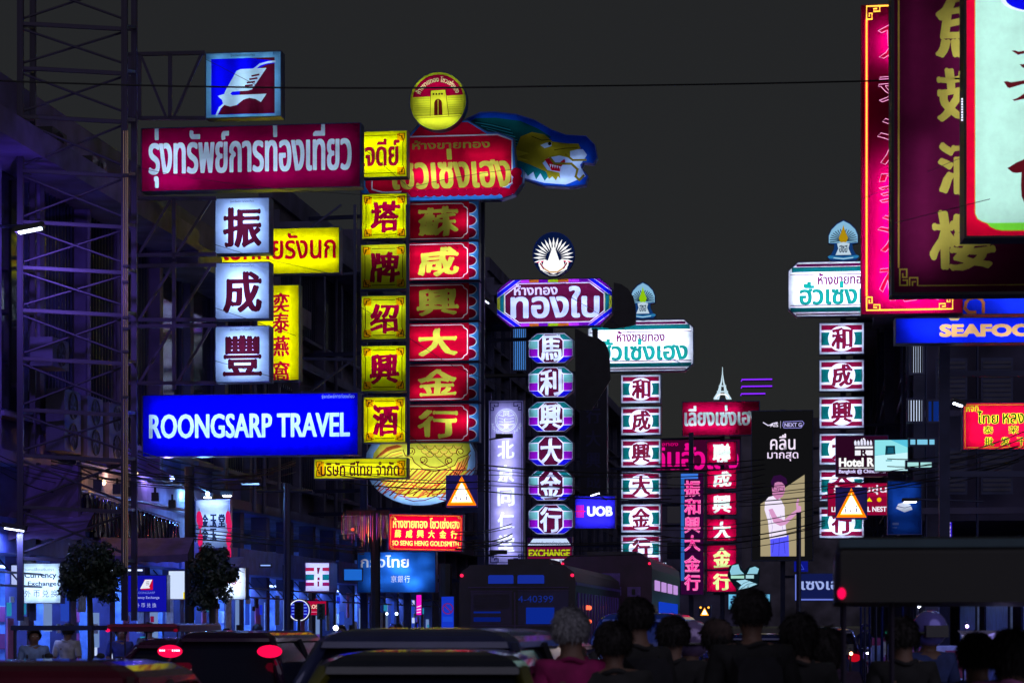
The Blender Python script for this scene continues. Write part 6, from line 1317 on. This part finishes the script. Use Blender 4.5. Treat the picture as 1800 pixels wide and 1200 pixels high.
k = 62 / F; xc = (985 + 1146) / 2; X = lambda x: (x - xc) * k; Z = lambda y: CZ + (1100 - y) * k
PO = pbr('faded_poster', (.12, .06, .3), .5, noise=.4, scale=6)
for x0, x1, y0, y1 in ((1018, 1049, 1007, 1023), (1056, 1090, 1007, 1028), (1062, 1092, 1031, 1046), (1103, 1126, 1031, 1048)):
    p_ = MB().box(X(x0), X(x1), -.03, -.003, Z(y1), Z(y0)).build('poster', PO, r_); MB().box(X(x0 + 8), X(x0 + 14), -.045, -.031, Z(y1 - 3), Z(y0 + 4)).build('print', DARK, p_)
for i in range(4): MB().box(hw + .002, hw + .03, 1. + i * 2.6, 2.7 + i * 2.6, Z(1036), Z(1018)).build('side_window', emi('#d0a0f0', .8), r_)
MB().box(hw + .002, hw + .03, 2.5, 10.5, Z(1082), Z(1055)).build('lit_door', emi('#1440d0', .8), r_)
MB().box(-hw * .5, hw * .6, 1, 5, H - .02, H + .12).build('roof_unit', BUSM, r_)

# ---------------------------------------------------------------- motorcycles and riders, people
def skin_mesh(name, verts, edges, radii, mat, parent, root=0, sub=1):
    me = bpy.data.meshes.new(name); me.from_pydata([tuple(v) for v in verts], edges, []); o = bpy.data.objects.new(name, me); col.objects.link(o); o.parent = parent; me.materials.append(mat)
    m = o.modifiers.new('skin', 'SKIN'); m.use_smooth_shade = True
    for i, d in enumerate(me.skin_vertices[0].data):
        r_ = radii[i]; d.radius = r_ if isinstance(r_, tuple) else (r_, r_); d.use_root = (i == root); d.use_loose = False
    s_ = o.modifiers.new('sub', 'SUBSURF'); s_.levels = sub; s_.render_levels = sub
    return o
SKIN = pbr('skin', (.20, .11, .085), .55, noise=.1); HAIRB = pbr('black_hair', (.012, .009, .012), .75, noise=.3, scale=60, bump=.4)
cl = lambda n, c: pbr('cloth_' + n, c, .85, noise=.35, scale=9, bump=.9)
def person(px, Y, Ht, label, shirt, hair=HAIRB, face_cam=False, rz=None, helmet=None, cap=None, seed=0, lean=0., phone=False, trousers=None, mask=False, hs=1., long_hair=False, raise_arm=False):
    rr = random.Random(seed); base = P(px, 1100, Y); base.z = 0.0; r = empty('person', base, (pi if face_cam else 0) + (rz if rz is not None else rr.uniform(-.4, .4)), label, 'person')
    h = Ht; zt = lambda f: h * f; st = rr.uniform(.08, .2)
    V = [(0, 0, zt(.53)), (0, .01, zt(.61)), (0, .02, zt(.72)), (0, .0, zt(.80)), (0, .0, zt(.835)), (0, .02, zt(.875)), (0, .03, zt(.925)), (0, .02, zt(.96))]
    RR = [(.14, .11), (.12, .095), (.145, .11), (.12, .09), (.055, .055), (.062, .07), (.078, .088), (.06, .07)]
    E_ = [(i, i + 1) for i in range(7)]
    def add(p, r__, par): V.append(p); RR.append(r__); E_.append((par, len(V) - 1)); return len(V) - 1
    for s_ in (-1, 1):
        a = add((s_ * .17 * hs, 0, zt(.805)), .058, 3)
        up = raise_arm and s_ > 0
        if up: e = add((s_ * .24, .16, zt(.69)), .042, a); w_ = add((s_ * .14, .36, zt(.78)), .028, e); d = Vector((-.1, .3, .9))
        else: e = add((s_ * .235 * hs, -.02, zt(.63)), .042, a); w_ = add((s_ * .25 * hs, .06, zt(.48)), .028, e); d = Vector((0, .1, -1))
        d.normalize(); wp = Vector(V[w_]); hd = add(tuple(wp + d * .07), (.036, .016), w_)
        for q in range(4):
            fp = Vector(V[hd]) + d * .045 + Vector((.0, (q - 1.5) * .02, 0)); f1 = add(tuple(fp), .010, hd); add(tuple(fp + d * (.05 - .008 * abs(q - 1.2)) + Vector((-s_ * .012, .01, 0))), .008, f1)
        th = add(tuple(wp + d * .05 + Vector((0, .035, 0))), .011, hd); add(tuple(wp + d * .085 + Vector((0, .05, 0))), .009, th)
        hp = add((s_ * .09, 0, zt(.50)), .085, 0); kn = add((s_ * .1, .04 + s_ * st * .4, zt(.275)), .058, hp); an = add((s_ * .1, s_ * st, zt(.045)), .038, kn); add((s_ * .11, s_ * st + .14, .03), .032, an)
    nz = add((0, .115, zt(.915)), .012, 6)
    for s_ in (-1, 1): add((s_ * .082, .025, zt(.918)), .016, 6)
    body = skin_mesh('body', V, E_, RR, SKIN, r, 0)
    cz = zt(.935); cy_ = .025
    for s_ in (-1, 1): MB().ball((s_ * .032, cy_ + .083, zt(.925)), (.013, .008, .008), 8, 5).build('eye', pbr('eye_white', (.5, .5, .5), .2), r)
    MB().box(-.025, .025, cy_ + .086, cy_ + .094, zt(.893), zt(.893) + .009).build('mouth', pbr('lips', (.3, .08, .08), .5), r)
    # clothes
    V2 = [(0, 0, zt(.50)), (0, .01, zt(.61)), (0, .02, zt(.72)), (0, .0, zt(.80)), (0, -.005, zt(.83))]; R2 = [(.165, .13), (.15, .12), (.17, .13), (.13, .105), (.075, .075)]; E2 = [(0, 1), (1, 2), (2, 3), (3, 4)]
    for s_ in (-1, 1):
        i = len(V2); e = Vector((s_ * .24, .16, zt(.69))) if (raise_arm and s_ > 0) else Vector((s_ * .235 * hs, -.02, zt(.63))); a = Vector((s_ * .17 * hs, 0, zt(.805))); V2 += [tuple(a), tuple(a.lerp(e, .8))]; R2 += [.075, .062]; E2 += [(3, i), (i, i + 1)]
    skin_mesh('shirt', V2, E2, R2, shirt, r, 1)
    V3 = [(0, 0, zt(.535))]; R3 = [(.155, .12)]; E3 = []
    for s_ in (-1, 1):
        i = len(V3); V3 += [(s_ * .09, 0, zt(.49)), (s_ * .1, .04 + s_ * st * .4, zt(.275)), (s_ * .1, s_ * st, zt(.06))]; R3 += [.098, .072, .06]; E3 += [(0, i), (i, i + 1), (i + 1, i + 2)]
    skin_mesh('trousers', V3, E3, R3, trousers or pbr('dark_denim', (.015, .02, .06), .8), r, 0)
    if helmet:
        hm = MB().ball((0, cy_, cz + .005), (.135, .155, .14), 18, 12).build('helmet', helmet, r, smooth=True); MB().box(-.09, .09, cy_ + .10, cy_ + .165, cz - .06, cz + .03).build('visor', GLASSD, hm); MB().tube([(.133 * cos(a), cy_ + .153 * sin(a), cz - .03) for a in [2 * pi * q / 20 for q in range(20)]], .012, 5, closed=True).build('trim', CHROME, hm)
    else:
        b = MB(); n = 18; m_ = 9; low = -.75 if not long_hair else -1.
        for j in range(m_ + 1):
            t = pi * .02 + (pi * (.70 if not long_hair else .88)) * j / m_
            for q in range(n):
                p = 2 * pi * q / n; wb = 1 + .035 * sin(5 * p + seed + 2 * t) + .025 * sin(11 * p + 6 * t + seed) + rr.uniform(-.035, .035); front = sin(p)
                cut = 1. if front < .1 else max(.45, 1 - (front - .1) * .7); tt = t * cut
                b.v.append(Vector((.104 * wb * sin(tt) * cos(p), cy_ + .122 * wb * sin(tt) * sin(p), cz + .115 * cos(tt) - (.09 * max(0, t - 1.9) if long_hair else 0))))
        for j in range(m_):
            for q in range(n): b.f.append((j * n + q, j * n + (q + 1) % n, j * n + n + (q + 1) % n, j * n + n + q))
        b.f.append(tuple(range(n)))
        for q in range(1500 if Y < 20 else 200):
            j_ = rr.randrange(1, m_); base_ = b.v[j_ * n + rr.randrange(n)].lerp(b.v[(j_ + (j_ < m_)) * n + rr.randrange(n)] if False else b.v[j_ * n + rr.randrange(n)], rr.random() * .12)
            out = (base_ - Vector((0, cy_, cz))).normalized(); dn = Vector((rr.uniform(-.5, .5), rr.uniform(-.5, .5), -1)); dn = (dn - out * dn.dot(out) * .75 + out * rr.uniform(0, .35)).normalized(); l_ = rr.uniform(.025, .06) * (1.5 if long_hair else 1)
            sd = dn.cross(out).normalized() * rr.uniform(.002, .005); p0 = base_ + out * rr.uniform(-.003, .006); i_ = len(b.v)
            b.v += [p0 - sd, p0 + sd, p0 + dn * l_ * .6 + sd * .7 + out * .004, p0 + dn * l_]; b.f.append((i_, i_ + 1, i_ + 2, i_ + 3))
        b.build('hair', hair, r)
    if cap: c2 = MB().ball((0, cy_, cz + .02), (.112, .13, .105), 16, 10).build('cap', cap, r, smooth=True); MB().box(-.08, .08, cy_ + .1, cy_ + .2, cz + .015, cz + .03).build('brim', cap, c2)
    if not helmet:                                    # collar, and a bag for some
        MB().tube([(.085 * cos(a), -.005 + .075 * sin(a), zt(.83) + .012 * sin(3 * a + seed)) for a in [2 * pi * q / 16 for q in range(16)]], .016, 6, closed=True).build('collar', shirt, r, smooth=True)
    if seed % 3 == 2:
        bg_ = MB(); loft(bg_, [[(-.14 * k, -.13 - d, z) for k, d in ((1, 0), (-1, 0))] + [(.13 * k2, -.24, z), (-.13 * k2, -.24, z)] for z, k, k2 in ((zt(.58), 1, 1), (zt(.62), 1.1, 1.1), (zt(.76), 1., .95), (zt(.795), .8, .6)) for k in (1,)]); bg_.build('backpack', cl('bag_black', (.02, .02, .03)), r)
        for s_ in (-1, 1): MB().tube([(s_ * .11, -.13, zt(.77)), (s_ * .12, -.04, zt(.83)), (s_ * .12, .07, zt(.80)), (s_ * .12, .12, zt(.72))], .014, 5).build('strap', BLACK, r)
    if mask: MB().ball((0, cy_ + .05, zt(.895)), (.07, .055, .05), 12, 8).build('face_mask', pbr('mask_lilac', (.5, .45, .8), .7), r, smooth=True)  # violet light put into the mask's own colour
    return r
person(1005, 14.0, 1.75, 'white-haired person in a magenta shirt, left of the other pedestrians', cl('magenta', (.35, .01, .14)), hair=pbr('white_hair', (.26, .26, .31), .4, noise=.3, scale=60, bump=.4), seed=1, rz=.2)
person(1121, 15.0, 1.83, 'dark-haired person in black in front of the blue minivan', cl('black', (.02, .02, .025)), seed=2)
person(1078, 14.0, 1.67, 'short dark-haired person between the white-haired person and the blue minivan', cl('charcoal', (.03, .03, .035)), seed=12, hs=1.05)
person(1182, 16.0, 1.71, 'dark-haired person in black beside the glossy helmet', cl('black', (.02, .02, .025)), seed=3)
person(1213, 17.5, 1.66, 'person with a glossy lilac helmet, right of the blue minivan', cl('plum', (.05, .02, .06)), helmet=paint('lilac_helmet', (.35, .25, .6), .2), seed=4, rz=-.8)
person(1322, 13.6, 1.86, 'tallest person in black in front of the phone billboard', cl('black', (.02, .02, .025)), seed=5, hs=1.1, rz=.1)
person(1262, 17.0, 1.69, 'person in dark clothes just left of the tallest person', cl('charcoal', (.03, .03, .035)), seed=6, cap=cl('brown_cap', (.05, .03, .03)))
person(1404, 14.5, 1.72, 'round-haired person in dark clothes right of the tallest person', cl('black', (.02, .02, .025)), seed=7, long_hair=True)
person(1452, 15.5, 1.63, 'shorter person with long hair beside the tuk-tuk post', cl('violet_dark', (.04, .02, .06)), seed=8, long_hair=True)
person(1588, 16.0, 1.70, 'person in dark clothes behind the tuk-tuk post', cl('black', (.02, .02, .025)), seed=9)
person(1632, 18.5, 1.74, 'person in glossy helmet and face mask with painted violet light, facing us beyond the tuk-tuk', cl('blue', (.03, .05, .2)), helmet=paint('indigo_helmet', (.25, .22, .9), .15), face_cam=True, seed=10, rz=.2, mask=True)  # violet reflection painted into a brighter helmet colour
person(1718, 13.4, 1.60, 'dark-haired person with pink sleeves under the canopy', cl('blue_shirt', (.06, .12, .6)), seed=11)  # light on the shirt put into a brighter, more saturated blue
person(1778, 13.0, 1.62, 'person in a pink shirt at the lower right corner', cl('pink', (.5, .15, .45)), seed=13, long_hair=True)  # lit look of the shirt painted as a stronger pink
# distant motorcycles with lights
def motorcycle(px, Y, label, face=True, hl=10, rider=True):
    base = P(px, 1100, Y); base.z = 0; r = empty('motorcycle', base, 0 if not face else pi, label, 'motorcycle')
    for y in (-.6, .65): MB().tube([(0, y + .29 * cos(a), .29 + .29 * sin(a)) for a in [2 * pi * q / 18 for q in range(18)]], .045, 6, closed=True).build('wheel', TYRE, r); bar(r, 'axle', (-.1, y, .29), (.1, y, .29), .02, CHROME)
    b = MB(); loft(b, [[(-.1, -.75, .6), (.1, -.75, .6), (.1, -.75, .72), (-.1, -.75, .72)], [(-.16, -.2, .35), (.16, -.2, .35), (.15, -.2, .78), (-.15, -.2, .78)], [(-.14, .3, .3), (.14, .3, .3), (.1, .3, .7), (-.1, .3, .7)], [(-.16, .55, .5), (.16, .55, .5), (.12, .5, 1.0), (-.12, .5, 1.0)]]); b.build('fairing', paint('scooter_paint', (.08, .05, .3)), r)
    MB().box(-.13, .13, -.7, .1, .78, .86).build('seat', BLACK, r); bar(r, 'handlebar', (-.34, .42, 1.02), (.34, .42, 1.02), .018, CHROME); bar(r, 'fork', (0, .5, .95), (0, .65, .3), .04, CHROME)
    MB().ball((0, .6, .92), (.08, .05, .07), 10, 7).build('headlight', emi('#f0f0ff', hl), r)
    for s_ in (-1, 1): bar(r, 'mirror_stem', (s_ * .25, .42, 1.02), (s_ * .33, .38, 1.22), .01, CHROME); MB().ball((s_ * .35, .37, 1.25), (.06, .02, .04), 8, 6).build('mirror', DARK, r)
    if rider:
        V = [(0, -.25, .92), (0, -.2, 1.15), (0, -.15, 1.38), (0, -.12, 1.45), (0, -.1, 1.56), (0, -.1, 1.64)]; RR = [(.15, .13), .13, .13, .055, .08, .06]; E_ = [(i, i + 1) for i in range(5)]
        for s_ in (-1, 1):
            i = len(V); V += [(s_ * .19, -.14, 1.36), (s_ * .27, .1, 1.15), (s_ * .28, .38, 1.05), (s_ * .12, -.2, .88), (s_ * .2, .22, .82), (s_ * .16, .1, .4), (s_ * .16, .22, .36)]; RR += [.06, .045, .035, .09, .065, .045, .04]
            E_ += [(2, i), (i, i + 1), (i + 1, i + 2), (0, i + 3), (i + 3, i + 4), (i + 4, i + 5), (i + 5, i + 6)]
        pr = empty('person', base, 0 if not face else pi, label.replace('motorcycle', 'rider of the motorcycle'), 'person'); skin_mesh('body', V, E_, RR, cl('rider_navy', (.02, .03, .1)), pr, 0); hm = MB().ball((0, -.09, 1.6), (.13, .14, .14), 14, 10).build('helmet', paint('rider_helmet', (.15, .15, .5), .2), pr, smooth=True); MB().box(-.09, .09, .02, .055, 1.55, 1.64).build('visor', GLASSD, hm)
    return r
motorcycle(1521, 70, 'motorcycle with a bright headlight between the two tuk-tuk posts', hl=12)
motorcycle(690, 75, 'distant motorcycle with a small blue-white headlight under the bank sign', hl=8)
motorcycle(1405, 62, 'motorcycle coming towards us under the lilac framed sign', hl=8)
for i, (x, y, Y, rr_, c, s_, lb) in enumerate(((590, 1103, 44, .045, '#f4f4ff', 16, 'dazzling white bulb on a pole beyond the dark car roof'), (680, 1078, 56, .03, '#c0d8ff', 8, 'left of two small white bulbs under the sky-blue sign'), (697, 1078, 56, .035, '#c0d8ff', 8, 'right of two small white bulbs under the sky-blue sign'),
        (1615, 1063, 30, .032, '#e0e8ff', 16, 'bright bulb on a pole just under the black canopy'), (1496, 1148, 26, .018, '#ffb080', 10, 'tiny warm bulb low beside the first tuk-tuk post'), (1478, 1136, 26, .012, '#d0d8ff', 10, 'tiny white bulb low beside the first tuk-tuk post'), (1570, 1058, 40, .02, '#a0b8ff', 6, 'small bluish bulb above the second tuk-tuk post'),
        (1245, 1121, 60, .03, '#4060ff', 5, 'small blue lamp under the small warning triangle'), (1370, 1150, 45, .025, '#a040ff', 4, 'small violet lamp right of the tallest person'), (1432, 1112, 50, .03, '#ff60a0', 3, 'small pink lamp over the round-haired person'), (1100, 1066, 58, .03, '#ff5030', 3, 'small red lamp beside the maroon bus'),
        (975, 1155, 30, .02, '#a0c0ff', 8, 'small bluish bulb beside the white-haired person'), (1560, 1110, 34, .03, '#30c0a0', 2, 'dull teal lamp behind the second tuk-tuk post'), (1700, 1100, 30, .022, '#c0a0ff', 8, 'small lilac bulb over the pale fabric awning'), (1785, 1140, 28, .022, '#80a0ff', 8, 'small blue bulb at the right edge'))):
    base = P(x, 1100, Y); base.z = 0; h = CZ + (1100 - y) * Y / F; r_ = empty('bulb_lamp', base, 0, lb, 'lamp')
    bar(r_, 'pole', (0, .06, 0), (0, .06, h + .05), .012, DARK); bar(r_, 'arm', (0, .06, h + .05), (0, 0, h + .04), .01, DARK)
    MB().ball((0, 0, h), rr_, 10, 7).build('bulb', emi(c, s_), r_)
# pale fabric stall awning at the right
r_ = empty('stall', P(1690, 1100, 24) * 1, -ANG, 'pale fabric stall awning with a lit edge seen under the black canopy', 'stall'); r_.location.z = 0.13; k = 24 / F; z0 = CZ - .13 - 20 * k
b = MB(); n = 12; Wd = 130 * k
for i in range(n + 1): t = i / n; b.v += [Vector((Wd * t, .8, z0 + .07)), Vector((Wd * t, 0, z0 + .03 - .02 * sin(pi * t * 3))), Vector((Wd * t, 0, z0 - .03 - .03 * (i % 2)))]
for i in range(n):
    for j in range(2): b.f.append((i * 3 + j, i * 3 + 3 + j, i * 3 + 4 + j, i * 3 + 1 + j))
b.build('awning', pbr('pale_canvas', (.4, .38, .6), .8), r_)
for x in (.03, Wd - .03): bar(r_, 'post', (x, .05, 0), (x, .05, z0), .02, STEEL)
MB().box(0, Wd, .3, .8, .7, .75).build('table', STEEL, r_); 
for i in range(5): MB().box(.06 + i * .14, .16 + i * .14, .4, .6, .751, .9).build('goods', (CREAM, SH)[i % 2], r_)
MB().ball((.06, -.02, z0 - .03), .022, 8, 6).build('bulb', emi('#f0f4ff', 12), r_)
l = bpy.data.lights.new('lamp_light', 'POINT'); l.energy = 10; l.color = (.5, .45, 1.); l.shadow_soft_size = .04; lo = bpy.data.objects.new('lamp_light', l); col.objects.link(lo); lo.parent = r_; lo.location = (.4, -.25, z0 - .2)
# blue work table and equipment, plant pots near kerb left: street vending cart
r_ = empty('vendor_cart', P(92, 1100, 30) * 1, -ANG, 'dark street vendor cart with blue trim at the lower left, under the left tree', 'cart'); r_.location.z = 0
MB().box(-.5, .5, 0, .7, .5, 1.0).build('box', pbr('navy_box', (.02, .04, .2), .5), r_); MB().box(-.55, .55, -.1, .8, 1.0, 1.05).build('counter', STEEL, r_)
for x in (-.48, .48):
    bar(r_, 'post', (x, 0, 1.05), (x, 0, 1.62), .02, STEEL)
    MB().tube([(x - .03, .35, .3), (x + .03, .35, .3)], .3, 14).build('wheel', TYRE, r_)
MB().box(-.52, .52, -.05, .6, 1.6, 1.66).build('roof', pbr('navy_canvas', (.02, .03, .14), .7), r_)
# ---------------------------------------------------------------- labels: never over 16 words
car(1330, 48, 1.75, 4.5, 1.5, paint('navy_paint', (.012, .02, .12)), 'dark navy car beyond the tallest person', tail_s=.5)
car(1450, 55, 1.8, 4.6, 1.62, paint('dark_blue_van_paint', (.03, .03, .10)), 'dark blue van parked beyond the lilac framed sign', van=True, tail_s=.5)
car(1240, 75, 1.75, 4.5, 1.5, paint('plum_paint', (.07, .01, .06)), 'distant plum car under the small warning triangle', tail_s=1.)
# stalls added along the right pavement to put blue light behind the crowd
for i, (w_, u_, Ls, lb) in enumerate(((1.1, 27, 5, 'nearest'), (1.0, 34, 5, 'second'), (.95, 41, 6, 'third'), (.9, 49, 6, 'farthest'))):
    r_ = empty('market_stall', S(w_, u_, .13), -ANG, lb + ' added blue lit market stall along the right pavement, behind the tuk-tuk', 'stall')
    MB().box(-.2, 2.2, 0, Ls, 2.15, 2.22).build('roof', pbr('navy_canvas', (.02, .03, .14), .7), r_)
    MB().box(-.24, -.2, 0, Ls, 1.95, 2.2).build('valance', pbr('blue_canvas', (.05, .1, .5), .7), r_)
    for x in (-.1, 2.1):
        for y in (.1, Ls - .1): bar(r_, 'post', (x, y, 0), (x, y, 2.15), .025, STEEL)
    MB().box(0, .8, .2, Ls - .2, .7, .76).build('table', STEEL, r_); MB().box(2.1, 2.16, .1, Ls - .1, .2, 2.1).build('back_sheet', SH, r_)
    for q in range(int(Ls * 2.2)): MB().box(R.uniform(.05, .3), R.uniform(.45, .7), .3 + q * .42, .55 + q * .42, .761, R.uniform(.9, 1.3)).build('goods', (CREAM, SH, pbr('goods_red', (.4, .05, .15), .5), pbr('goods_pink', (.5, .15, .3), .5))[q % 4], r_)
    MB().tube([(.4, .5, 2.08), (.4, Ls - .5, 2.08)], .015, 5).build('fluorescent_tube', emi('#b8c8ff', 5), r_)
    l = bpy.data.lights.new('stall_light', 'AREA'); l.energy = 16; l.color = (.15, .22, 1.); l.shape = 'RECTANGLE'; l.size = .2; l.size_y = Ls - 1
    lo = bpy.data.objects.new('stall_light', l); col.objects.link(lo); lo.parent = r_; lo.location = (.4, Ls / 2, 2.05)
tops = ('pale blue', 'white', 'navy', 'grey', 'violet', 'black', 'teal', 'plum')
tcol = ((.2, .3, .6), (.5, .5, .55), (.03, .04, .2), (.15, .15, .17), (.15, .08, .35), (.02, .02, .02), (.03, .2, .22), (.12, .03, .1))
for i, (x, Y, h) in enumerate(((60, 37, 1.62), (118, 39.5, 1.7), (212, 42, 1.66), (262, 44, 1.72), (398, 47, 1.6), (452, 51, 1.7), (600, 58, 1.68), (700, 60, 1.72))):
    person(x, Y, h, f'distant pedestrian in a {tops[i]} top on the left pavement', cl('top_' + tops[i].replace(' ', '_'), tcol[i]), seed=20 + i, face_cam=i % 2 == 0)
for i, (x, Y, lb) in enumerate(((440, 44, 'parked scooter with a faint headlight left of the lamp post'), (548, 46, 'parked scooter beyond the lamp post'), (140, 33, 'parked scooter beneath the left tree, in shadow'))): motorcycle(x, Y, lb, hl=.3 if i else 4, rider=False)
_bad = [(o.name, len(o['label'].split()), o['label']) for o in bpy.data.objects if 'label' in o.keys() and len(o['label'].split()) > 16]
for b_ in _bad: print('LONG', b_)
